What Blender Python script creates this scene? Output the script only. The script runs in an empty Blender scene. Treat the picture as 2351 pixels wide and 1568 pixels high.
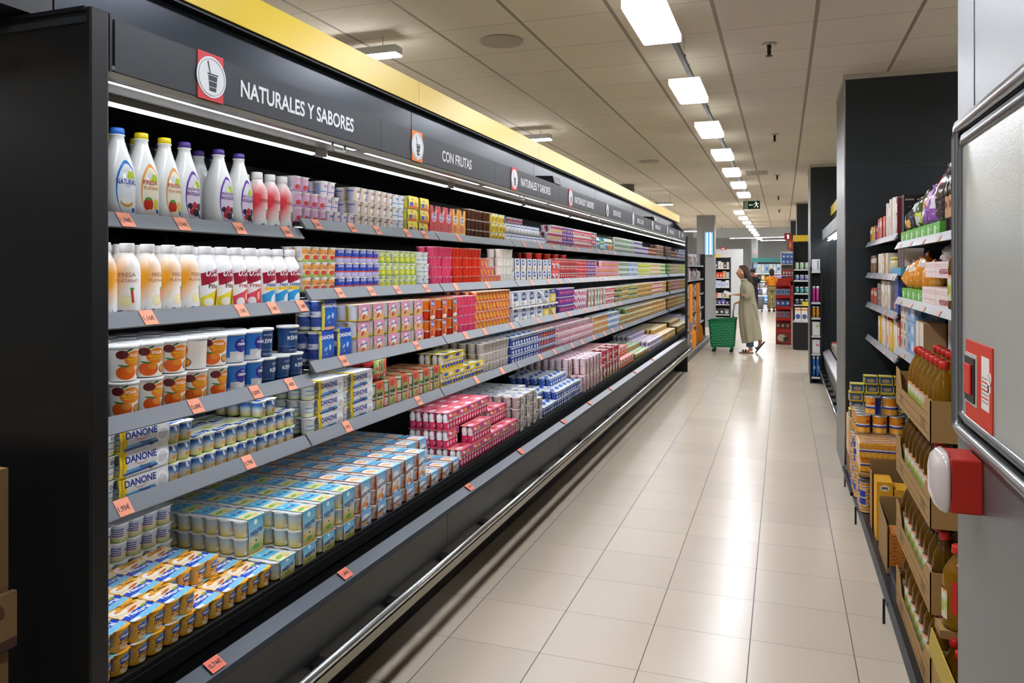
import bpy, bmesh, math, random
from math import pi, sin, cos, atan2, sqrt, radians as RD
from mathutils import Vector, Matrix
random.seed(7)
S = bpy.context.scene
COL = S.collection

# ------------------------------------------------------------------ camera
cam_data = bpy.data.cameras.new('camera'); cam = bpy.data.objects.new('camera', cam_data); COL.objects.link(cam)
S.camera = cam
cam_data.sensor_width = 36; cam_data.sensor_fit = 'HORIZONTAL'
cam_data.lens = 36*1746.7/2351
cam_data.shift_x = -0.0008; cam_data.shift_y = -(784-618.0)/2351
cam_data.clip_start = 0.05; cam_data.clip_end = 200
cam.location = (0, 0, 1.6704); cam.rotation_euler = (pi/2, 0, RD(19.545))

# ------------------------------------------------------------------ world and exposure
W = bpy.data.worlds.new('world'); S.world = W; W.use_nodes = True
W.node_tree.nodes['Background'].inputs[0].default_value = (0.85, 0.9, 1, 1)
W.node_tree.nodes['Background'].inputs[1].default_value = 0.12
S.view_settings.view_transform = 'Standard'; S.view_settings.look = 'None'
S.view_settings.gamma = 1; S.view_settings.use_curve_mapping = False
S.view_settings.exposure = 1.25
S.cycles.use_denoising = True
S.cycles.max_bounces = 8; S.cycles.diffuse_bounces = 5; S.cycles.glossy_bounces = 4; S.cycles.transmission_bounces = 6; S.cycles.transparent_max_bounces = 8
S.cycles.sample_clamp_indirect = 4.0; S.cycles.caustics_reflective = False; S.cycles.caustics_refractive = False
CEIL_E = 24.0      # ceiling panels
TUBE_E = 6.0      # fridge tubes

# ------------------------------------------------------------------ materials
def lin(h):
    if not isinstance(h, str): return tuple(h) + (1,) if len(h) == 3 else tuple(h)
    h = h.lstrip('#'); o = []
    for i in (0, 2, 4):
        c = int(h[i:i+2], 16)/255; o.append(c/12.92 if c <= .04045 else ((c+.055)/1.055)**2.4)
    return (*o, 1)
MC = {}
def M(col, rough=.45, metal=0, emit=0, trans=0, name=None, coat=0, alpha=1, ior=1.45, bump=0, bscale=60):
    key = (col if isinstance(col, str) else tuple(col), rough, metal, emit, trans, coat, alpha, ior, bump, bscale)
    if key in MC: return MC[key]
    m = bpy.data.materials.new(name or 'mat'); m.use_nodes = True
    b = m.node_tree.nodes['Principled BSDF']; c = lin(col)
    b.inputs['Base Color'].default_value = c; b.inputs['Roughness'].default_value = rough
    b.inputs['Metallic'].default_value = metal; b.inputs['IOR'].default_value = ior
    if emit: b.inputs['Emission Color'].default_value = c; b.inputs['Emission Strength'].default_value = emit
    if trans: b.inputs['Transmission Weight'].default_value = trans
    if coat: b.inputs['Coat Weight'].default_value = coat
    if alpha < 1: b.inputs['Alpha'].default_value = alpha
    if bump or True:
        nt = m.node_tree; n = nt.nodes.new('ShaderNodeTexNoise'); n.inputs['Scale'].default_value = bscale
        t = nt.nodes.new('ShaderNodeTexCoord'); nt.links.new(t.outputs['Object'], n.inputs['Vector'])
        bp = nt.nodes.new('ShaderNodeBump'); bp.inputs['Strength'].default_value = bump; bp.inputs['Distance'].default_value = .01
        if bump: nt.links.new(n.outputs['Fac'], bp.inputs['Height']); nt.links.new(bp.outputs[0], b.inputs['Normal'])
    MC[key] = m
    return m

def LB(base, shapes=(), rough=.4, noise=0, nscale=6, metal=0):
    """printed label: base colour or gradient in UV, then ellipses ('e') and rectangles ('r')"""
    key = ('LB', str(base), str(shapes), rough, noise)
    if key in MC: return MC[key]
    m = bpy.data.materials.new('label'); m.use_nodes = True; nt = m.node_tree; N = nt.nodes; L = nt.links
    b = N['Principled BSDF']; b.inputs['Roughness'].default_value = rough; b.inputs['Metallic'].default_value = metal
    uv = N.new('ShaderNodeUVMap'); vec = uv.outputs[0]
    if noise:
        n = N.new('ShaderNodeTexNoise'); n.inputs['Scale'].default_value = nscale; L.new(vec, n.inputs['Vector'])
        s = N.new('ShaderNodeVectorMath'); s.operation = 'SUBTRACT'; L.new(n.outputs['Color'], s.inputs[0]); s.inputs[1].default_value = (.5, .5, .5)
        k = N.new('ShaderNodeVectorMath'); k.operation = 'SCALE'; L.new(s.outputs[0], k.inputs[0]); k.inputs['Scale'].default_value = noise
        a = N.new('ShaderNodeVectorMath'); a.operation = 'ADD'; L.new(vec, a.inputs[0]); L.new(k.outputs[0], a.inputs[1]); vec = a.outputs[0]
    if isinstance(base, str):
        rgb = N.new('ShaderNodeRGB'); rgb.outputs[0].default_value = lin(base); col = rgb.outputs[0]
    else:                                           # ('v'|'u', [(pos, hex), ...])
        sp = N.new('ShaderNodeSeparateXYZ'); L.new(vec, sp.inputs[0]); r = N.new('ShaderNodeValToRGB')
        L.new(sp.outputs[1 if base[0] == 'v' else 0], r.inputs[0]); el = r.color_ramp.elements
        while len(el) < len(base[1]): el.new(.5)
        for e, (p, h) in zip(el, base[1]): e.position = p
        for e, (p, h) in zip(r.color_ramp.elements, base[1]): e.position = p; e.color = lin(h)
        col = r.outputs[0]
    for sh in shapes:
        t, cx, cy, rx, ry, rot, h = sh
        s = N.new('ShaderNodeVectorMath'); s.operation = 'SUBTRACT'; L.new(vec, s.inputs[0]); s.inputs[1].default_value = (cx, cy, 0); o = s.outputs[0]
        if rot:
            v = N.new('ShaderNodeVectorRotate'); v.rotation_type = 'Z_AXIS'; v.inputs['Angle'].default_value = RD(-rot); L.new(o, v.inputs['Vector']); o = v.outputs[0]
        k = N.new('ShaderNodeVectorMath'); k.operation = 'MULTIPLY'; L.new(o, k.inputs[0]); k.inputs[1].default_value = (1/rx, 1/ry, 0); o = k.outputs[0]
        if t == 'e' or t == 's':
            ln = N.new('ShaderNodeVectorMath'); ln.operation = 'LENGTH'; L.new(o, ln.inputs[0]); f = ln.outputs['Value']
        else:
            ab = N.new('ShaderNodeVectorMath'); ab.operation = 'ABSOLUTE'; L.new(o, ab.inputs[0])
            sp = N.new('ShaderNodeSeparateXYZ'); L.new(ab.outputs[0], sp.inputs[0])
            mx = N.new('ShaderNodeMath'); mx.operation = 'MAXIMUM'; L.new(sp.outputs[0], mx.inputs[0]); L.new(sp.outputs[1], mx.inputs[1]); f = mx.outputs[0]
        if t == 's':
            c = N.new('ShaderNodeMapRange'); c.inputs[1].default_value = .35; c.inputs[2].default_value = 1.35; c.inputs[3].default_value = 1; c.inputs[4].default_value = 0; L.new(f, c.inputs[0])
        else:
            c = N.new('ShaderNodeMath'); c.operation = 'LESS_THAN'; c.inputs[1].default_value = 1; L.new(f, c.inputs[0])
        mix = N.new('ShaderNodeMix'); mix.data_type = 'RGBA'; L.new(c.outputs[0], mix.inputs['Factor']); L.new(col, mix.inputs['A']); mix.inputs['B'].default_value = lin(h)
        col = mix.outputs['Result']
    if noise >= .02 or (noise == 0 and len(shapes) > 1):                                # fine print: specks of pale and dark ink
        n2 = N.new('ShaderNodeTexNoise'); n2.inputs['Scale'].default_value = 20; n2.inputs['Detail'].default_value = 3; L.new(uv.outputs[0], n2.inputs['Vector'])
        for th, op, ink, amt in ((.62, 'GREATER_THAN', (.85, .85, .82, 1), .40 if noise else .5), (.38, 'LESS_THAN', (.10, .08, .12, 1), .28 if noise else .4)):
            c = N.new('ShaderNodeMath'); c.operation = op; c.inputs[1].default_value = th; L.new(n2.outputs['Fac'], c.inputs[0])
            k = N.new('ShaderNodeMath'); k.operation = 'MULTIPLY'; k.inputs[1].default_value = amt; L.new(c.outputs[0], k.inputs[0])
            mix = N.new('ShaderNodeMix'); mix.data_type = 'RGBA'; L.new(k.outputs[0], mix.inputs['Factor']); L.new(col, mix.inputs['A']); mix.inputs['B'].default_value = ink; col = mix.outputs['Result']
    L.new(col, b.inputs['Base Color'])
    MC[key] = m
    return m

WHITE = M('f2f2f0', .35, name='white'); BLACK = M('0b0c0e', .45, name='black'); DARK = M('2b2f34', .4, name='dark grey'); STEEL = M('c8cacc', .25, 1, name='steel')
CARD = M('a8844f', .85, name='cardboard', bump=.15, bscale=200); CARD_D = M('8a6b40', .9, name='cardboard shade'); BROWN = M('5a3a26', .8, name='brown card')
ORANGE_T = M('f29a7a', .6, name='orange card'); INK = M('3a3432', .6, name='ink'); RED = M('b3261c', .5, name='red'); NAVY = M('1e2f8c', .45, name='navy')

# ------------------------------------------------------------------ mesh builder
TXT = {}
def text_geo(s, bold=0.0, shear=0.0):
    k = (s, bold, shear)
    if k in TXT: return TXT[k]
    cu = bpy.data.curves.new('t', 'FONT'); cu.body = s; cu.size = 1; cu.align_x = 'CENTER'; cu.align_y = 'CENTER'; cu.resolution_u = 4; cu.offset = bold; cu.shear = shear
    o = bpy.data.objects.new('t', cu); COL.objects.link(o)
    dg = bpy.context.evaluated_depsgraph_get(); me = bpy.data.meshes.new_from_object(o.evaluated_get(dg))
    vs = [(v.co.x, v.co.y) for v in me.vertices]; fs = [tuple(p.vertices) for p in me.polygons]
    bpy.data.meshes.remove(me); bpy.data.objects.remove(o); bpy.data.curves.remove(cu)
    if vs:
        x0 = min(v[0] for v in vs); x1 = max(v[0] for v in vs); y0 = min(v[1] for v in vs); y1 = max(v[1] for v in vs)
        h = max(y1-y0, .01); cx = (x0+x1)/2; cy = (y0+y1)/2
        vs = [((x-cx)/h, (y-cy)/h) for x, y in vs]; w = (x1-x0)/h
    else: w = 1
    TXT[k] = (vs, fs, w); return TXT[k]

class MB:
    def __init__(s): s.v = []; s.f = []; s.m = []; s.uv = []; s.sm = []; s.mats = []
    def mi(s, m):
        if m not in s.mats: s.mats.append(m)
        return s.mats.index(m)
    def face(s, idx, mat, uvs=None, smooth=False):
        s.f.append(tuple(idx)); s.m.append(s.mi(mat)); s.uv.append(uvs or [(0, 0)]*len(idx)); s.sm.append(smooth)
    def poly(s, pts, mat, uvs=None):
        b = len(s.v); s.v += [tuple(p) for p in pts]; s.face(range(b, b+len(pts)), mat, uvs); return s
    def box(s, x0, x1, y0, y1, z0, z1, mat, front=None, top=None, side=None, skip=''):
        b = len(s.v)
        s.v += [(x0, y0, z0), (x1, y0, z0), (x1, y1, z0), (x0, y1, z0), (x0, y0, z1), (x1, y0, z1), (x1, y1, z1), (x0, y1, z1)]
        U = [(0, 0), (1, 0), (1, 1), (0, 1)]
        for nm, q, m in (('x', (1, 2, 6, 5), front), ('X', (3, 0, 4, 7), front), ('y', (0, 1, 5, 4), side), ('Y', (2, 3, 7, 6), side), ('z', (5, 6, 7, 4), top), ('Z', (0, 3, 2, 1), None)):
            if nm not in skip: s.face([b+i for i in q], m or mat, list(U))
        return s
    def lathe(s, prof, mat, n=16, c=(0, 0, 0), p=2.0, mats=None, cap=True, capmat=None, smooth=True, arc=None, sx=1, sy=1):
        """prof: (z, r[, p]) rings. u = .5 + angle/pi about +x, v = z over the height"""
        b = len(s.v); z0 = prof[0][0]; H = (prof[-1][0]-z0) or 1
        for q in prof:
            z, r = q[0], q[1]; pp = q[2] if len(q) > 2 else p
            for i in range(n):
                a = -pi + 2*pi*i/n; ca, sa = cos(a), sin(a)
                k = r/((abs(ca)**pp+abs(sa)**pp)**(1/pp)) if pp != 2 else r
                s.v.append((c[0]+k*ca*sx, c[1]+k*sa*sy, c[2]+z))
        for j in range(len(prof)-1):
            mt = mats[j] if mats and mats[j] else mat
            v0 = (prof[j][0]-z0)/H; v1 = (prof[j+1][0]-z0)/H
            for i in range(n):
                i2 = (i+1) % n; u0 = .5+(-1+2*i/n); u1 = .5+(-1+2*(i+1)/n)
                s.face((b+j*n+i, b+j*n+i2, b+(j+1)*n+i2, b+(j+1)*n+i), mt, [(u0, v0), (u1, v0), (u1, v1), (u0, v1)], smooth)
        if cap:
            t = b+(len(prof)-1)*n; R = prof[-1][1]
            s.face([t+i for i in range(n)], capmat or mat, [((s.v[t+i][1]-c[1])/(2*R*1.1)+.5, -(s.v[t+i][0]-c[0])/(2*R*1.1)+.5) for i in range(n)])
            s.face([b+i for i in range(n-1, -1, -1)], mat)
        return s
    def prism(s, pts, axis, a, b_, mat, uvf=None, capmat=None, smooth=False):
        """closed outline (2-D) extruded along axis from a to b_"""
        n = len(pts); b = len(s.v)
        def P(p, t): return {'x': (t, p[0], p[1]), 'y': (p[0], t, p[1]), 'z': (p[0], p[1], t)}[axis]
        s.v += [P(p, a) for p in pts] + [P(p, b_) for p in pts]
        ar = sum(pts[i][0]*pts[(i+1) % n][1]-pts[(i+1) % n][0]*pts[i][1] for i in range(n))
        if axis == 'y': ar = -ar
        o = list(range(n)) if ar > 0 else list(range(n-1, -1, -1))
        uvs = (lambda p: uvf(p)) if uvf else (lambda p: (0, 0))
        s.face([b+n+i for i in o], capmat or mat, [uvs(pts[i]) for i in o])
        s.face([b+i for i in reversed(o)], mat)
        for k in range(n):
            i, j = o[k], o[(k+1) % n]
            s.face((b+i, b+j, b+n+j, b+n+i), mat, None, smooth)
        return s
    def tube(s, pts, r, mat, n=8, close=False):
        pts = [Vector(p) for p in pts]; b = len(s.v); m = len(pts)
        for i, p in enumerate(pts):
            d = (pts[min(i+1, m-1)]-pts[max(i-1, 0)]).normalized() if not close else (pts[(i+1) % m]-pts[i-1]).normalized()
            a = d.orthogonal().normalized() if i == 0 else (a - d*a.dot(d)).normalized()
            c = d.cross(a); rr = r[i] if isinstance(r, (list, tuple)) else r
            s.v += [tuple(p+a*cos(2*pi*k/n)*rr+c*sin(2*pi*k/n)*rr) for k in range(n)]
        for i in range(m if close else m-1):
            i2 = (i+1) % m
            for k in range(n):
                k2 = (k+1) % n; s.face((b+i*n+k, b+i*n+k2, b+i2*n+k2, b+i2*n+k), mat, None, True)
        if not close:
            s.face([b+k for k in range(n-1, -1, -1)], mat); s.face([b+(m-1)*n+k for k in range(n)], mat)
        return s
    def ball(s, c, r, mat, n=12, sc=(1, 1, 1)):
        prof = [(-r*cos(pi*i/8)*sc[2], max(r*sin(pi*i/8), r*.02)) for i in range(9)]
        return s.lathe(prof, mat, n, c, sx=sc[0], sy=sc[1])
    def loft(s, rings, mat, cap=True, smooth=True):
        """rings: lists of points of one length"""
        b = len(s.v); n = len(rings[0])
        for R_ in rings: s.v += [tuple(p) for p in R_]
        for j in range(len(rings)-1):
            for i in range(n):
                i2 = (i+1) % n
                s.face((b+j*n+i, b+j*n+i2, b+(j+1)*n+i2, b+(j+1)*n+i), mat, [(i/n, j/(len(rings)-1)), ((i+1)/n, j/(len(rings)-1)), ((i+1)/n, (j+1)/(len(rings)-1)), (i/n, (j+1)/(len(rings)-1))], smooth)
        if cap: s.face([b+i for i in range(n-1, -1, -1)], mat); s.face([b+(len(rings)-1)*n+i for i in range(n)], mat)
        return s
    def text(s, t, fn, cx, cy, h, mat, bold=.0, shear=0, maxw=None, sxy=1.0, rot=0):
        vs, fs, w = text_geo(t, bold, shear)
        if maxw and w*h*sxy > maxw: sxy *= maxw/(w*h*sxy)
        b = len(s.v); cr, sr = cos(RD(rot)), sin(RD(rot))
        for x, y in vs:
            x, y = x*h*sxy, y*h; x, y = x*cr-y*sr, x*sr+y*cr
            s.v.append(tuple(fn(cx+x, cy+y)))
        for f in fs: s.face([b+i for i in f], mat)
        return s
    def blob(s, pts, fn, mat):
        s.poly([fn(*p) for p in pts], mat)
        return s
    def add(s, o, off=(0, 0, 0)):
        b = len(s.v); s.v += [(v[0]+off[0], v[1]+off[1], v[2]+off[2]) for v in o.v]
        mp = [s.mi(m) for m in o.mats]
        s.f += [tuple(i+b for i in f) for f in o.f]; s.m += [mp[i] for i in o.m]; s.uv += o.uv; s.sm += o.sm
        return s
    def mesh(s, name='m'):
        me = bpy.data.meshes.new(name); me.from_pydata(s.v, [], s.f)
        for m in s.mats: me.materials.append(m)
        me.polygons.foreach_set('material_index', s.m); me.polygons.foreach_set('use_smooth', s.sm)
        ul = me.uv_layers.new(name='UVMap'); fl = [c for f in s.uv for p in f for c in p]; ul.data.foreach_set('uv', fl)
        me.update(); return me
    def build(s, name, parent=None, loc=None, rz=0):
        return obj(name, s.mesh(name), parent, loc, rz)

def obj(name, me, parent=None, loc=None, rz=0):
    o = bpy.data.objects.new(name, me); COL.objects.link(o)
    if parent: o.parent = parent
    if loc: o.location = loc
    if rz: o.rotation_euler = (0, 0, rz)
    return o
USED = {}
def tag(o, label=None, cat=None, group=None, kind=None):
    if label: o['label'] = label
    if cat: o['category'] = cat
    if group: o['group'] = group
    if kind: o['kind'] = kind
    return o
def thing(name, label, cat, loc=(0, 0, 0), rz=0, group=None):
    o = bpy.data.objects.new(name, None); COL.objects.link(o); o.location = loc; o.rotation_euler = (0, 0, rz); o.empty_display_size = .05
    return tag(o, label, cat, group)
def bevel(o, w=.003, seg=2):
    m = o.modifiers.new('b', 'BEVEL'); m.width = w; m.segments = seg; m.limit_method = 'ANGLE'; return o
def front_fn(x, y0=0, z0=0): return lambda u, v: (x, y0+u, z0+v)          # a plane facing +x
def south_fn(y, x0=0, z0=0): return lambda u, v: (x0+u, y, z0+v)          # a plane facing -y
def west_fn(x, y0=0, z0=0): return lambda u, v: (x, y0-u, z0+v)           # a plane facing -x
def cyl_fn(R, c=(0, 0, 0), p=2, e=.0007):
    def f(u, v):
        a = u/R; r = R/((abs(cos(a))**p+abs(sin(a))**p)**(1/p))+e
        return (c[0]+r*cos(a), c[1]+r*sin(a), c[2]+v)
    return f

# ------------------------------------------------------------------ room shell
def grid_mat(px, py, ox, oy, gx, gy, c1, c2, grout, rough, speckle=0, coat=0, bumpy=0, roughg=.6):
    m = bpy.data.materials.new('tiles'); m.use_nodes = True; nt = m.node_tree; N = nt.nodes; L = nt.links; b = N['Principled BSDF']
    tc = N.new('ShaderNodeTexCoord'); sp = N.new('ShaderNodeSeparateXYZ'); L.new(tc.outputs['Object'], sp.inputs[0])
    def mt(op, a, v=None, c=None):
        n = N.new('ShaderNodeMath'); n.operation = op
        for i, q in enumerate((a, v, c)):
            if q is None: continue
            if isinstance(q, (int, float)): n.inputs[i].default_value = q
            else: L.new(q, n.inputs[i])
        return n.outputs[0]
    X = mt('DIVIDE', mt('SUBTRACT', sp.outputs[0], ox), px); Y = mt('DIVIDE', mt('SUBTRACT', sp.outputs[1], oy), py)
    ln = mt('MAXIMUM', mt('LESS_THAN', mt('PINGPONG', X, .5), gx/px/2), mt('LESS_THAN', mt('PINGPONG', Y, .5), gy/py/2))
    cb = N.new('ShaderNodeCombineXYZ'); L.new(mt('FLOOR', X), cb.inputs[0]); L.new(mt('FLOOR', Y), cb.inputs[1])
    wn = N.new('ShaderNodeTexWhiteNoise'); L.new(cb.outputs[0], wn.inputs['Vector'])
    mx = N.new('ShaderNodeMix'); mx.data_type = 'RGBA'; L.new(wn.outputs['Value'], mx.inputs['Factor']); mx.inputs['A'].default_value = lin(c1); mx.inputs['B'].default_value = lin(c2)
    col = mx.outputs['Result']
    ns = N.new('ShaderNodeTexNoise'); ns.inputs['Scale'].default_value = 130 if speckle else 3; ns.inputs['Detail'].default_value = 3; L.new(tc.outputs['Object'], ns.inputs['Vector'])
    m2 = N.new('ShaderNodeMix'); m2.data_type = 'RGBA'; m2.blend_type = 'MULTIPLY'; m2.inputs['Factor'].default_value = speckle or .12
    L.new(col, m2.inputs['A']); L.new(ns.outputs['Color'] if False else ns.outputs['Fac'], m2.inputs['B'])
    m3 = N.new('ShaderNodeMix'); m3.data_type = 'RGBA'; L.new(ln, m3.inputs['Factor']); L.new(m2.outputs['Result'] if speckle else col, m3.inputs['A']); m3.inputs['B'].default_value = lin(grout)
    L.new(m3.outputs['Result'], b.inputs['Base Color'])
    r = mt('ADD', mt('MULTIPLY', ln, roughg-rough), mt('MULTIPLY_ADD', ns.outputs['Fac'], .05, rough-.02)); L.new(r, b.inputs['Roughness'])
    bp = N.new('ShaderNodeBump'); bp.inputs['Strength'].default_value = .3; bp.inputs['Distance'].default_value = .002; L.new(mt('SUBTRACT', 1, ln), bp.inputs['Height']); L.new(bp.outputs[0], b.inputs['Normal'])
    return m
FLOOR = grid_mat(.43, .43, -.139, 3.59, .0045, .0022, 'cdc0ac', 'c6baa7', '54493c', .24, roughg=.5)
CEILM = grid_mat(.585, .605, -.391, 4.54, .024, .006, 'f2ead8', 'ece4d2', '968d7c', .9, speckle=.28)
TILEB = grid_mat(9, .9, 0, .1, .001, .004, '22282d', '22282d', '15181b', .35)
def struct(name, mb, **k):
    o = mb.build(name, **k); o['kind'] = 'structure'; return o
struct('floor', MB().box(-8, 5, -4, 42, -.1, 0, FLOOR))
struct('ceiling', MB().box(-8, 5, -4, 30, 3.23, 3.33, CEILM))
GREYW = M('9a9c9c', .6, name='grey wall'); GREYB = M('d6d8da', .6, name='dark grey wall'); PALEW = M('c2c6c8', .55, name='pale wall')
struct('wall_left', MB().box(-8.1, -8, -4, 42, 0, 4.2, GREYW))
struct('wall_right', MB().box(5, 5.1, -4, 42, 0, 4.2, GREYW))
struct('wall_back', MB().box(-8, 5, 42, 42.1, 0, 4.2, GREYB))
struct('wall_front', MB().box(-8, 5, -4.1, -4, 0, 3.4, GREYB))
struct('ceiling_far', MB().box(-8, 5, 30, 42, 4.1, 4.2, M('d0d2d4', .8)).box(-8, 5, 29.9, 30, 3.23, 4.1, PALEW))
struct('beam', MB().box(-3.6, 1.2, 33, 33.3, 3.0, 3.5, M('d8dcde', .6)))

# pillars clad in dark tile, steel corner strips
COLM = grid_mat(.9, 9, .95, 0, .004, .001, '262d31', '252b2f', '3a4145', .3)
def pillar(name, x0, x1, y0, y1):
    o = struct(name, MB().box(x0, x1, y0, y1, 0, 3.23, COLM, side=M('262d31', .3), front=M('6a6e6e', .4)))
    MB().box(x0-.004, x0+.006, y0-.004, y0+.012, 0, 3.23, STEEL).build('corner_strip', o)
    MB().box(x0-.012, x1, y0-.01, y1, 3.19, 3.229, M('b8b0a0', .6)).build('top_trim', o)
    for z in (.62, 1.24, 1.86, 2.48):
        MB().box(x0, x1, y0-.0012, y0, z, z+.003, M('3d4448', .4)).build('tile_joint', o)
    return o
pillar('wall_pillar_1', .468, 1.9, 6.65, 7.62)
pillar('wall_pillar_2', .385, 1.3, 12.2, 13.2)
pillar('wall_pillar_3', .30, 1.1, 18.9, 19.8)
pillar('wall_pillar_4', .22, 1.0, 25.5, 26.3)

# left end: tall metal cold-room wall beside the camera, with its framed door panel
GALV = M('6e7173', .36, .45, name='galvanised', bump=.05, bscale=500)
wr = struct('wall_coldroom', MB().box(.40, .62, -1.2, 2.1, 0, 3.23, GALV))
MB().box(.3985, .404, 1.93, 1.932, 2.02, 3.2, M('6f7274', .4)).build('seam', wr)

# ------------------------------------------------------------------ ceiling lamps
LAMP = M('f3f6ff', .5, emit=CEIL_E, name='lamp glow')
def light_mesh():
    body = MB().box(-.11, .11, -.34, .34, .002, .045, M('f0f0ec', .5, emit=.55, name='acrylic lamp body')).mesh('lamp_body')
    dif = MB().box(-.097, .097, -.32, .32, -.004, .002, LAMP).mesh('diffuser')
    return body, dif
lb, ld = light_mesh()
ORD = ['first', 'second', 'third', 'fourth', 'fifth', 'sixth', 'seventh', 'eighth', 'ninth', 'tenth', 'eleventh', 'twelfth', 'thirteenth', 'fourteenth', 'fifteenth', 'sixteenth', 'seventeenth', 'eighteenth', 'nineteenth', 'twentieth']
def ordn(i): return ORD[i] if i < 20 else 'number %d' % (i+1)
ys = [-1.05+1.72*i*1.0 for i in range(3)] + [4.19+1.71*i for i in range(7)] + [18.9+2.1*i for i in range(9)]
vis = 0
for y in ys:
    x = -.67 if y < 17.5 else -.985
    if y > 4:
        lab = ordn(vis)+' square white ceiling lamp of the row over the aisle'; vis += 1
    else: lab = 'white ceiling lamp of the aisle row above the camera'
    t = thing('ceiling_light', lab, 'lamp', (x, y, 3.0), group='ceiling lamps over the aisle')
    obj('lamp_body', lb, t); obj('diffuser', ld, t)
    MB().tube([(0, 0, .045), (0, 0, .231 if y < 30 else 1.09)], .003, STEEL, 5).build('cable', t)
for sx_, nm_ in ((-4.6, 'left'), (3.0, 'right')):  # unseen lamp rows added so their bounced light lifts the ceiling
    for i in range(9):
        t = thing('ceiling_light', 'unseen white ceiling lamp added over the next aisle to the '+nm_, 'lamp', (sx_, 1.0+3.4*i, 3.0), group='added ceiling lamps over the '+nm_+' neighbouring aisle')
        obj('lamp_body', lb, t); obj('diffuser', ld, t); t.scale = (3, 1, 1)
        MB().tube([(0, 0, .045), (0, 0, .231)], .003, STEEL, 5).build('cable', t)
tr = thing('light_track', 'thin grey metal track that links the aisle ceiling lamps', 'track', (-.67, 0, 3.05))
MB().box(.03, .06, -1, 15.0, .0, .03, M('55585a', .4)).build('rail', tr)
for i in range(5):
    MB().tube([(.045, 5.2+1.71*i, .03), (.045, 5.2+1.71*i, .181)], .002, STEEL, 5).build('cable', tr)
    MB().box(.035, .055, 5.19+1.71*i, 5.21+1.71*i, .03, .06, BLACK).build('clip', tr)
TUBEL = M('ffffff', .5, emit=26, name='white tube glow')
for i, (x, y, L_, z) in enumerate([(-2.3, 15.2, .5, 2.95), (-2.75, 25.2, .9, 2.9), (-3.0, 8.0, 1.2, 3.1), (-3.0, 4.5, 1.2, 3.1), (-1.9, 34.4, 1.3, 3.1), (-1.7, 36.5, 1.2, 3.1), (-.4, 34.4, 1.2, 3.1), (-.55, 35.5, 1.2, 3.08), (-.45, 38.4, 1.1, 3.05), (-5, 12, 1.2, 3.1), (-5, 20, 1.2, 3.1), (-5.5, 28, 1.2, 3.1), (2.8, 14, 1.2, 3.1), (2.8, 22, 1.2, 3.1), (2.2, 29, 1.2, 3.1)]):
    t = thing('tube_light', ['short white tube lamp above the far end of the yellow band', 'white tube lamp left beyond the fridge end', 'white tube lamp hidden behind the yellow band', 'white tube lamp near the left of the store', 'upper left white tube lamp by the back wall', 'lower left white tube lamp by the back wall', 'upper right white tube lamp by the back wall', 'middle right white tube lamp by the back wall', 'lowest right white tube lamp by the back wall', 'white tube lamp over the left aisle', 'second white tube lamp over the left aisle', 'third white tube lamp over the left aisle', 'white tube lamp over the right aisle', 'second white tube lamp over the right aisle', 'third white tube lamp over the right aisle'][i], 'lamp', (x, y, z))
    MB().box(-L_/2, L_/2, -.05, .05, 0, .05, M('d5d6d6', .5)).build('housing', t)
    MB().box(-L_/2, L_/2, -.045, .045, -.012, 0, TUBEL).build('tube', t)
    MB().tube([(-L_*.4, 0, .05), (-L_*.4, 0, (4.1 if y > 30 else 3.23)-z)], .003, STEEL, 5).tube([(L_*.4, 0, .05), (L_*.4, 0, (4.1 if y > 30 else 3.23)-z)], .003, STEEL, 5).build('cable', t)
sg = thing('ceiling_speaker', 'round beige loudspeaker grille in the ceiling tile near the yellow band', 'speaker', (-1.814, 4.87, 3.222))
MB().lathe([(-.004, .135), (0, .15), (.008, .15)], M('b5ac9c', .7), 28).build('grille', sg)
sg2 = thing('ceiling_speaker', 'small far round loudspeaker grille in the ceiling', 'speaker', (-1.82, 11.0, 3.222))
MB().lathe([(-.004, .135), (0, .15), (.008, .15)], M('b5ac9c', .7), 28).build('grille', sg2)
for i, y in enumerate([5.56, 9.3, 13.3, 17.2, 21.0]):
    t = thing('ceiling_sprinkler', ordn(i)+' brass fire sprinkler head hanging from the ceiling right of the lamps', 'sprinkler', (-.09, y, 3.23), group='ceiling sprinklers')
    MB().lathe([(-.012, .045), (0, .05)], M('b9b2a6', .3, .8), 16).build('plate', t)
    MB().lathe([(-.085, .022), (-.08, .022), (-.078, .008), (-.06, .014), (-.045, .012), (-.012, .016)], M('3c2a20', .4, .6), 10).build('nozzle', t)
t = thing('ceiling_vent', 'slatted air vent in the ceiling beyond the sixth lamp', 'vent', (-.4, 12.9, 3.22))
MB().box(-.17, .17, -.25, .25, 0, .009, M('b9b1a2', .6)).build('frame', t)
mb = MB()
for i in range(9): mb.box(-.15+i*.037, -.135+i*.037, -.22, .22, -.006, 0, M('8a8375', .6))
mb.build('slat', t)
# pole at the back-left and its duct
struct('wall_pole', MB().lathe([(0, .14), (3.229, .14)], M('8c8376', .7), 24, (-2.72, 13.95, 0)))

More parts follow.
